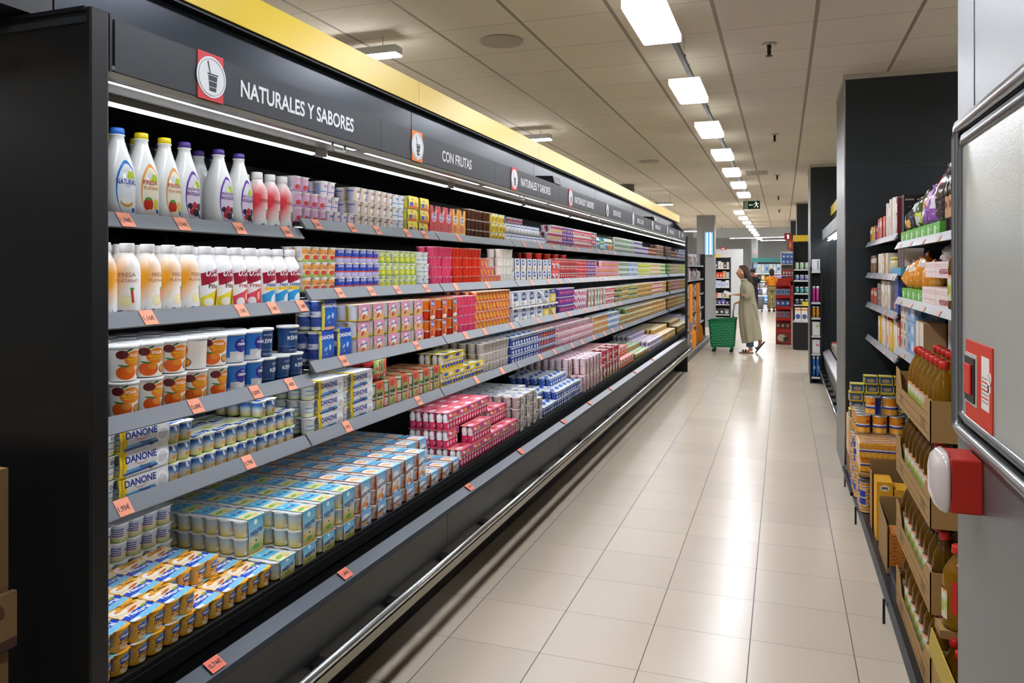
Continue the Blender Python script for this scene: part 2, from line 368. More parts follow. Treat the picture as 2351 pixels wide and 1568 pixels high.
# ------------------------------------------------------------------ the long dairy fridge
FY0, FY1 = 1.34, 12.6
fr = thing('display_fridge', 'long black open dairy fridge with lit header along the left of the aisle', 'fridge', (-1.9, FY0, 0))
def fp(mb, name, **k):
    o = mb.build(name, fr); o.location = (1.9, -FY0, 0); return o
BLK = M('0a0b0d', .5, name='fridge black'); FRG = M('16191c', .35, name='fridge charcoal'); HDR = M('272b31', .45, name='header grey')
PANEL_D = M('090b0d', .4, name='end panel')
fp(MB().box(-2.48, -2.44, FY0, FY1, .1, 2.255, BLK), 'back_panel')
fp(MB().box(-2.48, -1.752, FY0, FY1, 2.17, 2.255, BLK), 'top_panel')
e = fp(MB().box(-2.62, -1.462, 1.29, 1.34, .0, 2.262, PANEL_D), 'end_panel'); bevel(e, .004)
fp(MB().box(-2.6, -1.475, 1.285, 1.292, 2.225, 2.24, M('1f2326', .4)).box(-2.6, -1.475, 1.285, 1.292, 2.252, 2.262, M('06070a', .4)), 'end_panel_trim')
fp(MB().box(-1.482, -1.466, 1.345, 1.352, 2.13, 2.262, M('04050a', .4)).box(-1.49, -1.472, 1.336, 1.366, 2.135, 2.145, M('55575a', .4)), 'hinge')
MIR = M('c8ccd0', .04, 1, name='mirror end')
e = fp(MB().box(-2.44, -1.50, 12.598, 12.602, .6, 2.13, MIR), 'end_mirror')
fp(MB().box(-2.5, -1.462, FY1+.003, FY1+.04, 0, 2.2, PANEL_D), 'end_panel')
# canopy
fp(MB().prism([(-1.735, 2.145), (-1.735, 2.17), (-1.50, 2.17), (-1.50, 2.125)], 'y', FY0, FY1, M('6a695f', .5)), 'canopy')
fp(MB().box(-1.505, -1.482, FY0, FY1, 2.118, 2.134, M('6b675c', .3, .5)), 'canopy_lip')
TUBE = M('f6faff', .5, emit=TUBE_E, name='tube glow'); STRIP_GLOW = M('eef3fa', .5, emit=TUBE_E*1.1, name='strip glow')
for k in range(9):
    a = FY0+1.25*k-.01; 
    ya, yb = max(a+.045, FY0+.002), min(a+1.21, FY1-.01)
    fp(MB().prism([(-1.735+.0135*cos(pi+.35+q*(pi-.7)/6), 2.130+.0135*sin(pi+.35+q*(pi-.7)/6)) for q in range(7)], 'y', ya, yb, TUBE, smooth=True), 'light_tube')
    fp(MB().prism([(-1.7505, 2.1245), (-1.7505, 2.146), (-1.7195, 2.146), (-1.7195, 2.1245), (-1.722, 2.131), (-1.748, 2.131)], 'y', ya, yb, M('8d8d88', .5)), 'tube_housing')
    fp(MB().box(-1.75, -1.72, a+1.21, min(a+1.29, FY1-.005), 2.118, 2.15, M('b9b9b4', .5)), 'tube_socket')
    fp(MB().box(-1.547, -1.530, max(a+.03, FY0+.002), min(a+1.20, FY1-.01), 2.1235, 2.127, M('85857e', .5), skip='').poly([(-1.546, max(a+.03, FY0+.002), 2.1233), (-1.546, min(a+1.20, FY1-.01), 2.1233), (-1.531, min(a+1.20, FY1-.01), 2.1233), (-1.531, max(a+.03, FY0+.002), 2.1233)], STRIP_GLOW), 'glow_strip')  # added glow for the tube's reflection in the canopy, raised to light the goods
for y in (2.32, 4.35, 6.4, 8.45, 10.5):
    fp(MB().tube([(-1.50, y, 2.125), (-1.50, y, 2.098), (-1.50, y+.012, 2.092), (-1.50, y+.068, 2.092), (-1.50, y+.08, 2.098), (-1.50, y+.08, 2.125)], .005, M('9a9a94', .4), 6), 'pull_handle')
# header plates, icons and words
HZ0, HZ1 = 2.135, 2.258
signs = [('NATURALES Y SABORES', 'c8323a'), ('CON FRUTAS', 'e07a2a'), ('NATURALES Y SABORES', 'c8323a'), ('NATURALES Y SABORES', 'c8323a'), ('DESNATADOS', '44484c'), ('BIFIDUS L.CASEI', '8fae9a'), ('BIFIDUS L.CASEI', '44484c'), ('BIFIDUS L.CASEI', '44484c'), ('BIFIDUS', '44484c')]
SGW = M('d9dbdd', .5, name='sign white')
edges = [1.372, 2.63]+[2.63+1.25*k for k in range(1, 8)]+[FY1]
for k, (w, c) in enumerate(signs):
    y0, y1 = edges[k], edges[k+1]
    hp = fp(MB().box(-1.495, -1.48, y0+.001, y1-.001, HZ0, HZ1, HDR), 'header_panel')
    yc = 1.69+1.25*k; tall = c != '44484c'
    mb = MB(); f = front_fn(-1.476, yc, 0); zc = (HZ0+HZ1)/2
    if tall: mb.box(-1.48, -1.4772, yc-.051, yc+.047, HZ0-.003, HZ1+.003, M(c, .5))
    mb.lathe([(0, .0565), (.0015, .0565)], SGW, 32); 
    n0 = len(mb.v)-64
    for i in range(n0, len(mb.v)):
        x, y, z = mb.v[i]; mb.v[i] = (-1.4775+z, yc+y, zc+x)
    ring = [(yc+.050*cos(a*pi/20), zc+.050*sin(a*pi/20)) for a in range(40)]
    mb.tube([(-1.4757, a, b) for a, b in ring], .0008, M('8b9094', .5), 4, close=True)
    dk = M('2e3338', .5); g = front_fn(-1.4755, yc, zc)
    for a, b, wa, wb in ((.006, -.008, .016, .0175), (-.010, -.024, .0140, .0158), (-.026, -.036, .0125, .0138)):
        mb.poly([g(-wb+.004, a-.002), g(-wa+.004, b-.002), g(wa+.004, b-.002), g(wb+.004, a-.002)], dk)
    mb.poly([g(-.017, .006), g(-.017, .010), g(.025, .010), g(.025, .006)], dk)
    mb.poly([g(-.008, .010), g(-.018, .040), g(-.013, .043), g(-.004, .010)], dk)
    if k == 1: mb.lathe([(0, .009), (.001, .009)], SGW, 12, (0, 0, 0)); 
    if k == 1:
        for i in range(len(mb.v)-24, len(mb.v)):
            x, y, z = mb.v[i]; mb.v[i] = (-1.4752+z, yc+.017+y, zc-.026+x)
    MBI = mb.build('icon', hp)
    tw = {19: .645, 10: .35, 11: .38, 7: .25}.get(len(w), .42); ty = yc+.43
    MB().text(w, front_fn(-1.4792, ty, zc-.002), 0, 0, .050, SGW, bold=.022, maxw=tw, sxy=.86).build('lettering', hp)
# front: ledge, panels, bumper
fp(MB().box(-2.44, -1.60, FY0, FY1, .56, .598, BLK), 'tray')
LEDGE = M('444a52', .3, .5, name='ledge metal')
fp(MB().prism([(-1.463, .537), (-1.470, .553), (-1.512, .578), (-1.520, .572), (-1.480, .530)], 'y', FY0, FY1, LEDGE), 'ledge')
fp(MB().prism([(-1.520, .574), (-1.524, .560), (-1.60, .505), (-1.61, .40), (-1.50, .40), (-1.48, .53)], 'y', FY0, FY1, M('0e1013', .3)), 'trough')
mb = MB()
for q in (.2, .4, .6, .8): mb.box(-1.524-.07*q-.002, -1.524-.07*q+.002, FY0, FY1, .563-.052*q, .566-.052*q+.004, M('1d2024', .3))
fp(mb, 'vent_slat')
mb = MB().box(-1.612, -1.606, FY0, FY1, .600, .612, BLK).box(-1.612, -1.606, FY0, FY1, .505, .57, BLK)
y = FY0
while y < FY1: mb.box(-1.612, -1.606, y, y+.010, .568, .602, M('1a1d21', .5)); y += .026
fp(mb, 'basket_grille')
for k in range(6):
    a = FY0+1.877*k
    p_ = fp(MB().box(-1.49, -1.463, a+.001, a+1.874, .385, .536, M('2b2c2b', .42, name='front panel')), 'front_panel')
fp(MB().prism([(-1.463, .385), (-1.49, .30), (-1.60, .27), (-1.68, .0), (-2.44, 0), (-2.44, .40), (-1.49, .40)], 'y', FY0+.01, FY1-.01, M('0b0c0e', .55)), 'base')
fp(MB().tube([(-1.415, FY0, .372), (-1.415, FY1-.1, .372), (-1.415, FY1+.02, .366)], .016, M('c9cbcc', .18, 1, name='polished steel'), 12), 'bumper_rail')
fp(MB().box(-1.428, -1.404, FY0, FY1, .318, .352, M('8f8d80', .3, .7)), 'bumper_guard')
mb = MB()
for k in range(22): mb.box(-1.47, -1.41, FY0+.3+.5*k, FY0+.36+.5*k, .335, .365, BLACK)
fp(mb, 'bumper_bracket')
# fascia and yellow band over the fridge
fa = thing('fascia', 'dark blue-grey metal fascia standing above the dairy fridge header', 'fascia', (-1.66, FY0, 2.28))
def fq(mb, name): o = mb.build(name, fa); o.location = (1.66, -FY0, -2.28); return o
FAS = M('2c343e', .28, .35, name='fascia metal'); YEL = M('e3c331', .35, name='yellow band')
fq(MB().box(-1.76, -1.66, .5, 1.357, 2.27, 2.56, M('14171b', .4)), 'panel')
for k in range(7):
    a = 1.36+(0 if k == 0 else 1.877*k); b = min(1.36+1.877*(k+1), 12.8)
    if a >= 12.7: break
    fq(MB().box(-1.70, -1.66, a+.003, b-.003, 2.264, 2.44, FAS), 'panel')
    fq(MB().box(-1.72, -1.62, a+.002, b-.002 if b < 12.79 else 12.83, 2.443, 2.556, YEL), 'yellow_band')
fq(MB().box(-1.66, -1.628, 1.36, 12.83, 2.433, 2.443, M('191a12', .5)), 'shadow_gap')
fq(MB().box(-2.4, -1.76, 1.2, 12.6, 2.266, 2.29, BLACK), 'top_cover')
fq(MB().prism([(-1.70, 2.28), (-1.72, 2.50), (-1.62, 2.40), (-1.50, 2.27)], 'y', 12.45, 12.62, M('202428', .5)), 'end_fold')
for i, (y, n_) in enumerate([(5.12, ''), (9.45, '')]):
    t = thing('thermometer', ['black digital thermometer with blue digits standing on the near header', 'black digital thermometer standing on the far header'][i], 'thermometer', (-1.5, y, 2.264))
    MB().prism([(-.12, 0), (.0, 0), (.02, .0), (.005, .05), (-.12, .055)], 'y', -.09, .09, BLACK).build('housing', t)
    MB().text('2.5', lambda u, v: (.0135-.015*(v+.025)/.05+.006, u, .026+v), 0, 0, .022, M('5878ff', .5, emit=1.5)).build('display', t)

# shelves
LED = M('f2f6ff', .5, emit=5.0, name='shelf light')
SHX = {1: -1.79, 2: -1.765, 3: -1.745, 4: -1.76}
SHZ = {1: (1.818, 1.858), 2: (1.532, 1.575), 3: (1.243, 1.288), 4: (1.0, 1.0)}
TN = {1: 'top', 2: 'second', 3: 'third', 4: 'fourth', 5: 'bottom'}
RAIL = M('666b72', .42, name='price rail'); SHELF = M('101214', .45, name='shelf')
def shelfz(t, y): return SHZ[t][0 if y < 2.555 else 1]
for t in (1, 2, 3, 4):
    for k in range(9):
        a = max(1.31+1.25*k, FY0+.002); b = min(1.31+1.25*(k+1), FY1-.006); z = shelfz(t, a+.5); x = SHX[t]
        s = thing('shelf', '%s black shelf with grey price rail, %s bay from the near end' % (TN[t], ordn(k)), 'shelf', (x, a, z), group='fridge shelves')
        MB().box(-.64, -.018, .003, b-a-.003, -.014, -.001, SHELF).build('shelf_board', s)
        MB().prism([(-.022, .016), (-.019, .017), (.012, -.026), (.008, -.030), (-.020, -.016)], 'y', .006, b-a-.006, RAIL).build('price_rail', s)
        MB().box(-.060, -.030, .02, b-a-.02, -.0185, -.0142, M('9a9c9e', .5)).poly([(-.056, .02, -.0187), (-.056, b-a-.02, -.0187), (-.034, b-a-.02, -.0187), (-.034, .02, -.0187)], LED).build('glow_strip', s)
        for yy in (.03, b-a-.036):
            MB().prism([(-.2, -.0145), (-.64, -.0145), (-.64, -.045), (-.4, -.03)], 'y', yy, yy+.006, SHELF).build('bracket', s)
# price tags in the rails
def price_tag(t, y, txt=None, w=.05):
    x, z = SHX[t], shelfz(t, y)
    d = (.0307, -.043); nrm = (.81, .585)
    def fn(u, v, o=.002): 
        q = .5-v/.046; return (-.0185+d[0]*q+nrm[0]*o, u, .0165+d[1]*q+nrm[1]*o)
    g = thing('price_tag', 'orange price tag%s in the %s shelf rail, %s' % (' reading '+txt if txt else '', TN[t], 'bay %s, %.0f centimetres along' % (ordn(int((y-1.31)//1.25)), ((y-1.31) % 1.25)*100)), 'price tag', (x, y, z), group='price tags on the shelf rails')
    MB().poly([fn(-w/2, -.022), fn(w/2, -.022), fn(w/2, .022), fn(-w/2, .022)], ORANGE_T).poly([fn(w/2, -.022, .001), fn(-w/2, -.022, .001), fn(-w/2, .022, .001), fn(w/2, .022, .001)], ORANGE_T).build('card', g)
    if txt: MB().text(txt, lambda u, v: fn(u, v, .0028), -.002, -.003, .016, INK, bold=.01, maxw=w*.8).build('lettering', g)
for t, y, x in [(1, 1.70, '1,74€'), (1, 1.92, '1,74€'), (1, 2.19, '1,74€'), (1, 2.46, '0,89€'), (2, 1.76, '1,16€'), (2, 2.17, '1,18€'), (2, 2.345, '1,18€'), (2, 2.52, '1,18€'), (3, 1.93, '0,69€'), (3, 2.22, '0,89€'), (3, 2.42, '1,40€'), (4, 1.665, '1,95€'), (4, 2.20, '0,79€'),
        (1, 2.66, '1,04€'), (1, 2.93, '1,20€'), (1, 3.15, '1,15€'), (1, 3.45, '1,35€'), (1, 3.65, '1,79€'), (2, 2.79, '1,24€'), (2, 3.05, '1,50€'), (2, 3.3, '1,04€'), (2, 3.62, '1,20€'), (3, 2.79, '2,28€'), (3, 3.47, '2,10€'), (4, 2.84, '1,95€'), (4, 3.52, '2,50€'), (1, 4.1, None), (2, 4.0, None), (2, 4.5, None), (3, 4.1, None), (3, 4.4, None), (3, 4.9, None), (4, 4.3, None), (4, 4.75, None)]:
    price_tag(t, y, x)
for t in (1, 2, 3, 4):
    y = 5.2+.1*t
    while y < 8.8: price_tag(t, y); y += random.uniform(.3, .6)
for y, x in [(1.72, '0,74€'), (2.39, '1,44€'), (3.55, '1,44€'), (4.35, None), (5.3, None), (6.1, None), (6.9, None), (8.1, None), (9.3, None)]:
    g = thing('price_tag', 'orange price tag lying on the fridge front ledge%s at %s metres' % (', reading '+x if x else '', round(y, 1)), 'price tag', (-1.49, y, .566), group='price tags on the front ledge')
    fn = lambda u, v, o=.002: (-.002-v*.84+.5*o, u, .0035+v*.53+.85*o)
    MB().poly([fn(-.028, -.021), fn(.028, -.021), fn(.028, .021), fn(-.028, .021)], M('e0725a', .6)).build('card', g)
    if x: MB().text(x, lambda u, v: fn(u, v, .003), 0, 0, .017, INK, bold=.01, maxw=.045).build('lettering', g)

# ------------------------------------------------------------------ dairy products
# cups: local frame, front faces +x, z up, origin on the shelf
def cup_mb(mat, r=.029, h=.060, n=14, p=2.6, rim='f2f2ee', c=(0, 0, 0), txt=(), base_mat=None):
    b = MB(); rm = M(rim, .35)
    b.lathe([(0, r*.80), (.003, r*.86), (h*.10, r*.88), (h*.90, r*.985), (h*.97, r*1.0), (h, r*1.04)], mat, n, c, p, mats=[base_mat, base_mat, None, rm if rim else None, rm], cap=True, capmat=rm)
    for t, u, v, th, colr in txt:
        f = cyl_fn(r*(.88+.11*v), c, 2.6); b.text(t, f, u*r, v*h, th*h, M(colr, .5), bold=.02, maxw=r*1.5)
    return b
def lid_mb(w, d, z, mat, edge='ecece8', txt=()):
    """die-cut foil lid of a 2 x 2 pack: rounded corners and a notch in the middle of each edge"""
    b = MB(); e = .006; g = .004; hw, hd = w/2-.001, d-.002
    pts = []
    def edge_(ax, ay, bx, by):
        return [(ax+(bx-ax)*t, ay+(by-ay)*t) for t in (.47, .5, .53)]
    x0, x1, y0, y1 = -hd, -.002, -hw, hw
    xm, ym = (x0+x1)/2, 0
    pts = [(x1-e, y1), (xm+g, y1), (xm, y1-g), (xm-g, y1), (x0+e, y1), (x0, y1-e), (x0, g), (x0+g, 0), (x0, -g), (x0, y0+e), (x0+e, y0), (xm-g, y0), (xm, y0+g), (xm+g, y0), (x1-e, y0), (x1, y0+e), (x1, -g), (x1-g, 0), (x1, g), (x1, y1-e)]
    b.prism(pts, 'z', z, z+.0016, M(edge, .4), uvf=lambda q: (q[1]/w+.5, -q[0]/d), capmat=mat)
    for t, u, v, th, colr in txt:
        b.text(t, lambda a, c_: (-c_, a, z+.0022), (u-.5)*w, v*d, th, M(colr, .5), bold=.02, maxw=w*.8)
    return b
def L_cup(base, band=None, blob=None, blob2=None, low=None):
    sh = []
    if low: sh.append(('r', .5, .08, 2, .14, 0, low))
    if blob2: sh.append(('e', .72, .34, .16, .13, 20, blob2))
    if blob: sh.append(('e', .46, .30, .20, .16, -15, blob))
    if band: sh.append(('r', .5, .68, .34, .14, 0, band))
    sh.append(('r', .02, .5, .14, .40, 0, 'e8e8f0')); 
    for i in range(4): sh.append(('r', .02, .34+.11*i, .11, .018, 0, '8088b8'))
    return LB(base, tuple(sh), .4, .02)
def L_lid(base, stripe=None, blob=None, rot=18):
    sh = []
    if blob: sh += [('e', .30, .28, .17, .13, 0, blob), ('e', .76, .72, .16, .12, 0, blob)]
    if stripe: sh.append(('r', .5, .52, .8, .13, rot, stripe))
    return LB(base, tuple(sh), .3, .03)
# kind: (noun, category, description, cup label, lid label, kw)
K = {}
def kind(k, name, cat, desc, cup, lid, **kw): K[k] = dict(name=name, cat=cat, desc=desc, cup=cup, lid=lid, **kw)
Y4 = 'four-cup yogurt pack'
kind('pk_fresi', 'yogurt_pack', 'yogurt pack', 'pink strawberry yogurt pack', L_cup('e6b4d6', None, 'd8402e', 'ecc8e0', 'c98ac0'), L_lid('e8dfe6', 'c9a5c8'), ct=[('fresi', .35, .62, .17, 'f6f0f4')], w=.110, r=.0262)
kind('pk_dano_pink', 'yogurt_pack', 'yogurt pack', 'white and pale pink low-fat yogurt pack', LB('ecdde4', (('r', .5, .30, .36, .03, 0, '2f7fc4'), ('e', .75, .2, .2, .12, 0, 'f0b8c8'), ('r', .02, .5, .14, .4, 0, '9ab0d8'))), L_lid('e6e6ec', 'b9c6dc'), ct=[('DANO', .35, .68, .17, '2a3f9a')], w=.111, r=.0265)
kind('pk_coco', 'yogurt_pack', 'yogurt pack', 'beige coconut yogurt pack', LB('e9d2bd', (('e', .6, .42, .22, .22, 0, 'fbf6ec'), ('e', .72, .2, .14, .1, 0, 'a87850'), ('r', .02, .5, .2, .4, 0, 'c9c9de'), ('r', .02, .75, .2, .04, 0, '4a4fae'))), L_lid('e8e0d8', 'd9c0a8'), ct=[('coco', .3, .70, .15, '7a4a28')])
kind('pk_dano_blue', 'yogurt_pack', 'yogurt pack', 'white and light blue natural yogurt pack', LB('e9eef0', (('r', .5, .32, .4, .03, 0, '2f7fc4'), ('r', .02, .5, .14, .4, 0, '9ab0d8'))), L_lid('e8ecee', 'b0c8d8'), ct=[('DANO', .35, .68, .17, '2a3f9a')])
kind('pk_choc', 'chocolate_dessert_pack', 'dessert pack', 'dark brown chocolate dessert pack', LB('4a2413', (('r', .3, .5, .02, .5, 0, '7a4a30'),), .25), L_lid('c8b8a8', '5a2e18', 'e0c8a8'), rim='c9b6a4')
kind('pk_yellowfig', 'dessert_pack', 'dessert pack', 'yellow children dessert pack with small figures', LB('ecd22f', (('e', .4, .4, .13, .25, 0, 'b88a3a'), ('e', .7, .5, .12, .15, 20, '3457b8'), ('r', .5, .8, .3, .08, 0, 'f8efb0'))), L_lid('ecd860', 'f4f0c0', 'c9a030'))
kind('pk_pinkmix', 'yogurt_pack', 'yogurt pack', 'pink and cream mixed fruit yogurt pack', L_cup('ecb9c6', 'b3346a', 'd8d45a', 'c83a4a'), L_lid('f2e4e6', 'd27a9a', 'b83a5a'))
kind('pk_purple', 'yogurt_pack', 'yogurt pack', 'purple passion fruit yogurt pack', LB('7b45ad', (('e', .5, .45, .2, .2, 0, 'e8c838'), ('e', .8, .5, .12, .15, 0, 'f2e4f4'))), L_lid('dcd2e8', '7b45ad'))
kind('pk_pinkwhite', 'yogurt_pack', 'yogurt pack', 'white and red fruit yogurt pack', L_cup('f4e6e4', 'd8506a', 'cc2f3c', '7aa83a'), L_lid('f4ecea', 'd8607a', 'c03048'))
kind('pk_pinkwhite2', 'yogurt_pack', 'yogurt pack', 'pale pink yogurt pack with crimson letters', LB('efd3dc', (('r', .5, .35, .4, .16, 8, 'b8446c'), ('r', .5, .36, .3, .05, 8, 'f2dfe6'))), L_lid('f2dde4', 'd0587c'), rim='f4ecee')
kind('pk_redcup', 'dessert_pack', 'dessert pack', 'crimson and turquoise dessert pack', LB('d8304a', (('e', .5, .45, .25, .25, 0, 'f4dfe0'), ('r', .5, .85, 1, .08, 0, '3aa8b8'))), L_lid('d86070', 'f0c0c8'))
kind('pk_greenwhite', 'yogurt_pack', 'yogurt pack', 'white and dark green yogurt pack', LB('eef2ec', (('e', .5, .45, .26, .28, 0, '2f7a48'), ('r', .5, .45, .18, .05, 0, 'f2f8f0'), ('e', .8, .15, .12, .1, 0, 'c8a050'))), L_lid('edf2ea', '3a8a56'))
kind('pk_whitepurple', 'yogurt_pack', 'yogurt pack', 'white and purple yogurt pack', LB('f0ecf4', (('r', .5, .5, .3, .2, 0, '6a4aa8'), ('e', .8, .2, .12, .12, 0, '3a3a3a'))), L_lid('ece8f4', '7a5ab8'))
kind('pk_orangebrown', 'dessert_pack', 'dessert pack', 'orange and brown dessert pack', LB('e8a070', (('r', .5, .5, .35, .2, 0, '7a3a1c'),)), L_lid('ecd8c8', '8a4a28'))
kind('pk_brown', 'dessert_pack', 'dessert pack', 'brown coffee dessert pack', LB('9a6a50', (('r', .5, .5, .35, .2, 0, '4a2a1c'), ('r', .5, .5, .2, .06, 0, 'e8d0b8'))), L_lid('ccb8a8', '6a4028'))
kind('pk_purplewhite', 'yogurt_pack', 'yogurt pack', 'white, purple and lilac yogurt pack', LB('e8e2ee', (('r', .5, .45, .5, .22, 0, '6b3f8f'), ('r', .5, .45, .25, .05, 0, 'f0e8f4'))), L_lid('efeaf2', '8a62a8', 'd8a0b8'))
kind('pk_macedonia', 'yogurt_pack', 'yogurt pack', 'yellow and pink fruit salad yogurt pack', L_cup('f2cf9c', 'f0a24a', 'd8442e', 'e8c02e', 'a8c060'), L_lid('f0e8dc', 'e8b880'), ct=[('frutas', .3, .62, .14, '4a4a8a')])
kind('pk_danoblue', 'custard_pack', 'dessert pack', 'royal blue custard dessert pack', LB('2a52b8', (('r', .5, .16, 2, .20, 0, 'c6bfe2'), ('r', .45, .62, .36, .3, 0, '1f48c0'), ('e', .82, .5, .13, .2, 0, 'e8842e'), ('r', .5, .38, .40, .05, 0, 'd8502e'))), L_lid('dfe4f2', '3a5ac8'), ct=[('DANO', -.05, .78, .17, 'f2f4fa')])
kind('pk_lime', 'yogurt_pack', 'yogurt pack', 'lime green lemon yogurt pack', L_cup('b9d23e', 'e2e8b0', 'f0e040', '8ab02e', '9cba30'), L_lid('e6ead0', 'b4cc4a'), ct=[('limón', .35, .66, .15, '3a5a2a')])
kind('pk_lime2', 'yogurt_pack', 'yogurt pack', 'green and white yogurt pack', L_cup('9cc850', 'e2f0d0', '3a8a4a', 'f0e040'), L_lid('e2eed4', '7ab04a'))
kind('pk_danowhite', 'yogurt_pack', 'yogurt pack', 'white lemon low-fat yogurt pack', LB('eaeeea', (('r', .5, .32, .4, .03, 0, '2f7fc4'), ('e', .78, .3, .16, .14, 0, 'ece08a'))), L_lid('e8ecec', 'c0d0d8'), ct=[('DANO', .35, .68, .17, '2a3f9a')])
kind('pk_pink', 'gelatin_pack', 'dessert pack', 'bright pink dessert pack', LB('e4456f', (('r', .2, .5, .02, .6, 0, 'f27a98'),), .3), L_lid('eb93ac', 'f4c0cc'), rim='ef9bb2', h=.053)
kind('pk_red', 'gelatin_pack', 'dessert pack', 'scarlet red gelatin dessert pack', LB('d92f16', (('r', .2, .5, .02, .6, 0, 'f0563a'),), .3), L_lid('f08a78', 'e05040'), rim='ef8a7a', h=.053)
kind('pk_orangepink', 'dessert_pack', 'dessert pack', 'pink dessert pack with orange flames', LB('e2567a', (('e', .3, .4, .1, .5, 12, 'f2a52e'), ('e', .75, .4, .1, .5, 12, 'f2a52e'))), L_lid('f0a8b0', 'f2b050'), h=.053, rim='f4b0a0')
kind('pk_sunset', 'dessert_pack', 'dessert pack', 'red and orange dessert pack with yellow drops', LB(('u', [(0, 'd8452a'), (.45, 'e25a2a'), (.5, 'e8527c'), (1, 'e8527c')]), (('e', .25, .5, .12, .5, 15, 'f2c02e'), ('e', .78, .5, .11, .5, 0, 'f2c84a'))), L_lid('f0b090', 'f2d080'), h=.058, rim='f6dcc8')
kind('pk_white', 'plain_yogurt_pack', 'yogurt pack', 'plain white yogurt pack', LB('e6e3d8'), L_lid('ecebe4', 'dcd8c8'), h=.056)
kind('pk_maroon', 'dessert_pack', 'dessert pack', 'dark maroon and red chocolate dessert pack', LB('6a1c22', (('r', .5, .5, .32, .45, 8, 'c23a3a'), ('e', .5, .62, .18, .12, 0, 'f0dcd0'))), L_lid('b04048', '5a1a20'))
kind('pk_redpink', 'dessert_pack', 'dessert pack', 'salmon red dessert pack', LB('cf4a50', (('r', .5, .5, .4, .1, 0, 'f0a0a0'),)), L_lid('e07a80', 'c04048'))
kind('pk_pinkfruit', 'yogurt_pack', 'yogurt pack', 'rose pink yogurt pack with pears and berries', L_cup('dd6a8c', 'f0b0c0', 'e2c84a', 'a83050'), L_lid('f2c4d0', 'e07a98', 'e0d070'))
kind('pk_bluewhite', 'yogurt_pack', 'yogurt pack', 'white and sky blue yogurt pack', LB('e6eef6', (('r', .5, .45, .5, .22, 0, '3c7cc8'), ('e', .5, .45, .2, .1, 0, 'eef4fa'))), L_lid('e8f0f6', '5a9ad0'))
kind('pk_beige', 'dessert_pack', 'dessert pack', 'cream and peach dessert pack', LB('ecdcb8', (('r', .5, .45, .5, .10, 0, 'b8a06a'), ('e', .5, .25, .14, .1, 0, 'e8a070'))), L_lid('f0e6cc', 'd8c498'))
kind('pk_violet', 'yogurt_pack', 'yogurt pack', 'deep violet yogurt pack', LB('6b2f9a', (('e', .3, .5, .12, .2, 0, 'e06a8a'), ('e', .7, .5, .12, .2, 0, 'e8842e'))), L_lid('b898d0', '7a3aa8', 'e8b0c8'), h=.07)
kind('pk_whitepink', 'yogurt_pack', 'yogurt pack', 'white yogurt pack with pink and blue stripes', LB('f2eaf0', (('e', .25, .5, .1, .4, 20, 'd83a6a'), ('e', .6, .5, .1, .4, 20, '3a5ab8'), ('e', .9, .5, .1, .4, 20, 'd83a6a'))), L_lid('f4ecf0', 'e080a8'))
kind('pk_darkgreen', 'soy_dessert_pack', 'dessert pack', 'dark green soy dessert pack', LB('1f4a3a', (('e', .5, .45, .25, .2, 0, 'd8c23a'), ('r', .5, .75, .4, .06, 0, 'e8f0e0'))), L_lid('c8d0b8', '2a5a48'))
kind('pk_yellowpurple', 'soy_dessert_pack', 'dessert pack', 'yellow and purple soy dessert pack', LB('e2c64a', (('r', .5, .4, .5, .2, 0, '5a2f6a'), ('r', .5, .4, .3, .05, 0, 'f0e0a0'))), L_lid('efe4c0', '8a5a88'))
kind('pk_gold', 'custard_pack', 'dessert pack', 'golden yellow custard pack', LB('dca83c', (('r', .5, .45, .4, .2, 0, '5a3216'), ('r', .5, .45, .3, .06, 0, 'f0dca0'))), L_lid('f0e0c0', 'dcae60'), rim='f0dcb0')
kind('pk_clear', 'white_yogurt_pack', 'yogurt pack', 'greyish white sugared yogurt pack', LB('c9bfb8', (('r', .5, .5, .44, .02, 0, 'a89c96'), ('r', .5, .2, .3, .03, 0, '6a6a78'))), LB('cfc6be', (('e', .3, .3, .2, .1, 20, '8a7a70'), ('e', .7, .7, .2, .1, 20, 'f2f0ee')), .2, .06), h=.062)
kind('pk_bluemilk', 'milky_yogurt_pack', 'yogurt pack', 'dark blue yogurt pack with milk splashes', LB('2450a8', (('e', .45, .28, .16, .22, 25, 'f2f4f8'), ('r', .5, .75, .35, .06, 0, 'e8eef6'), ('e', .75, .2, .1, .1, 0, '3aa0d8'))), L_lid('cfdcea', '2a5ab8', 'e8e070'))
kind('pk_blueorange', 'yogurt_pack', 'yogurt pack', 'dark blue yogurt pack with orange fruit', LB('2a4aa0', (('e', .45, .35, .2, .25, 0, 'e8703a'), ('r', .5, .78, .35, .06, 0, 'e8eef6'))), L_lid('d8d4dc', 'e0784a'))
kind('pk_beigeblue', 'yogurt_pack', 'yogurt pack', 'beige yogurt pack with orange and blue print', LB('d9c6a8', (('r', .3, .5, .14, .3, 0, 'e0943a'), ('e', .75, .4, .14, .25, 0, '3a62b0'))), L_lid('e8dcc8', '6a88b8'))
kind('pk_greenorange', 'soy_dessert_pack', 'yogurt pack', 'green and orange muesli yogurt pack', LB('3f8a44', (('e', .5, .4, .26, .22, 0, 'e28a3a'), ('r', .5, .78, .4, .07, 0, 'f0ecd8'))), L_lid('d8e4c0', '4a9a4e', 'e8b060'))
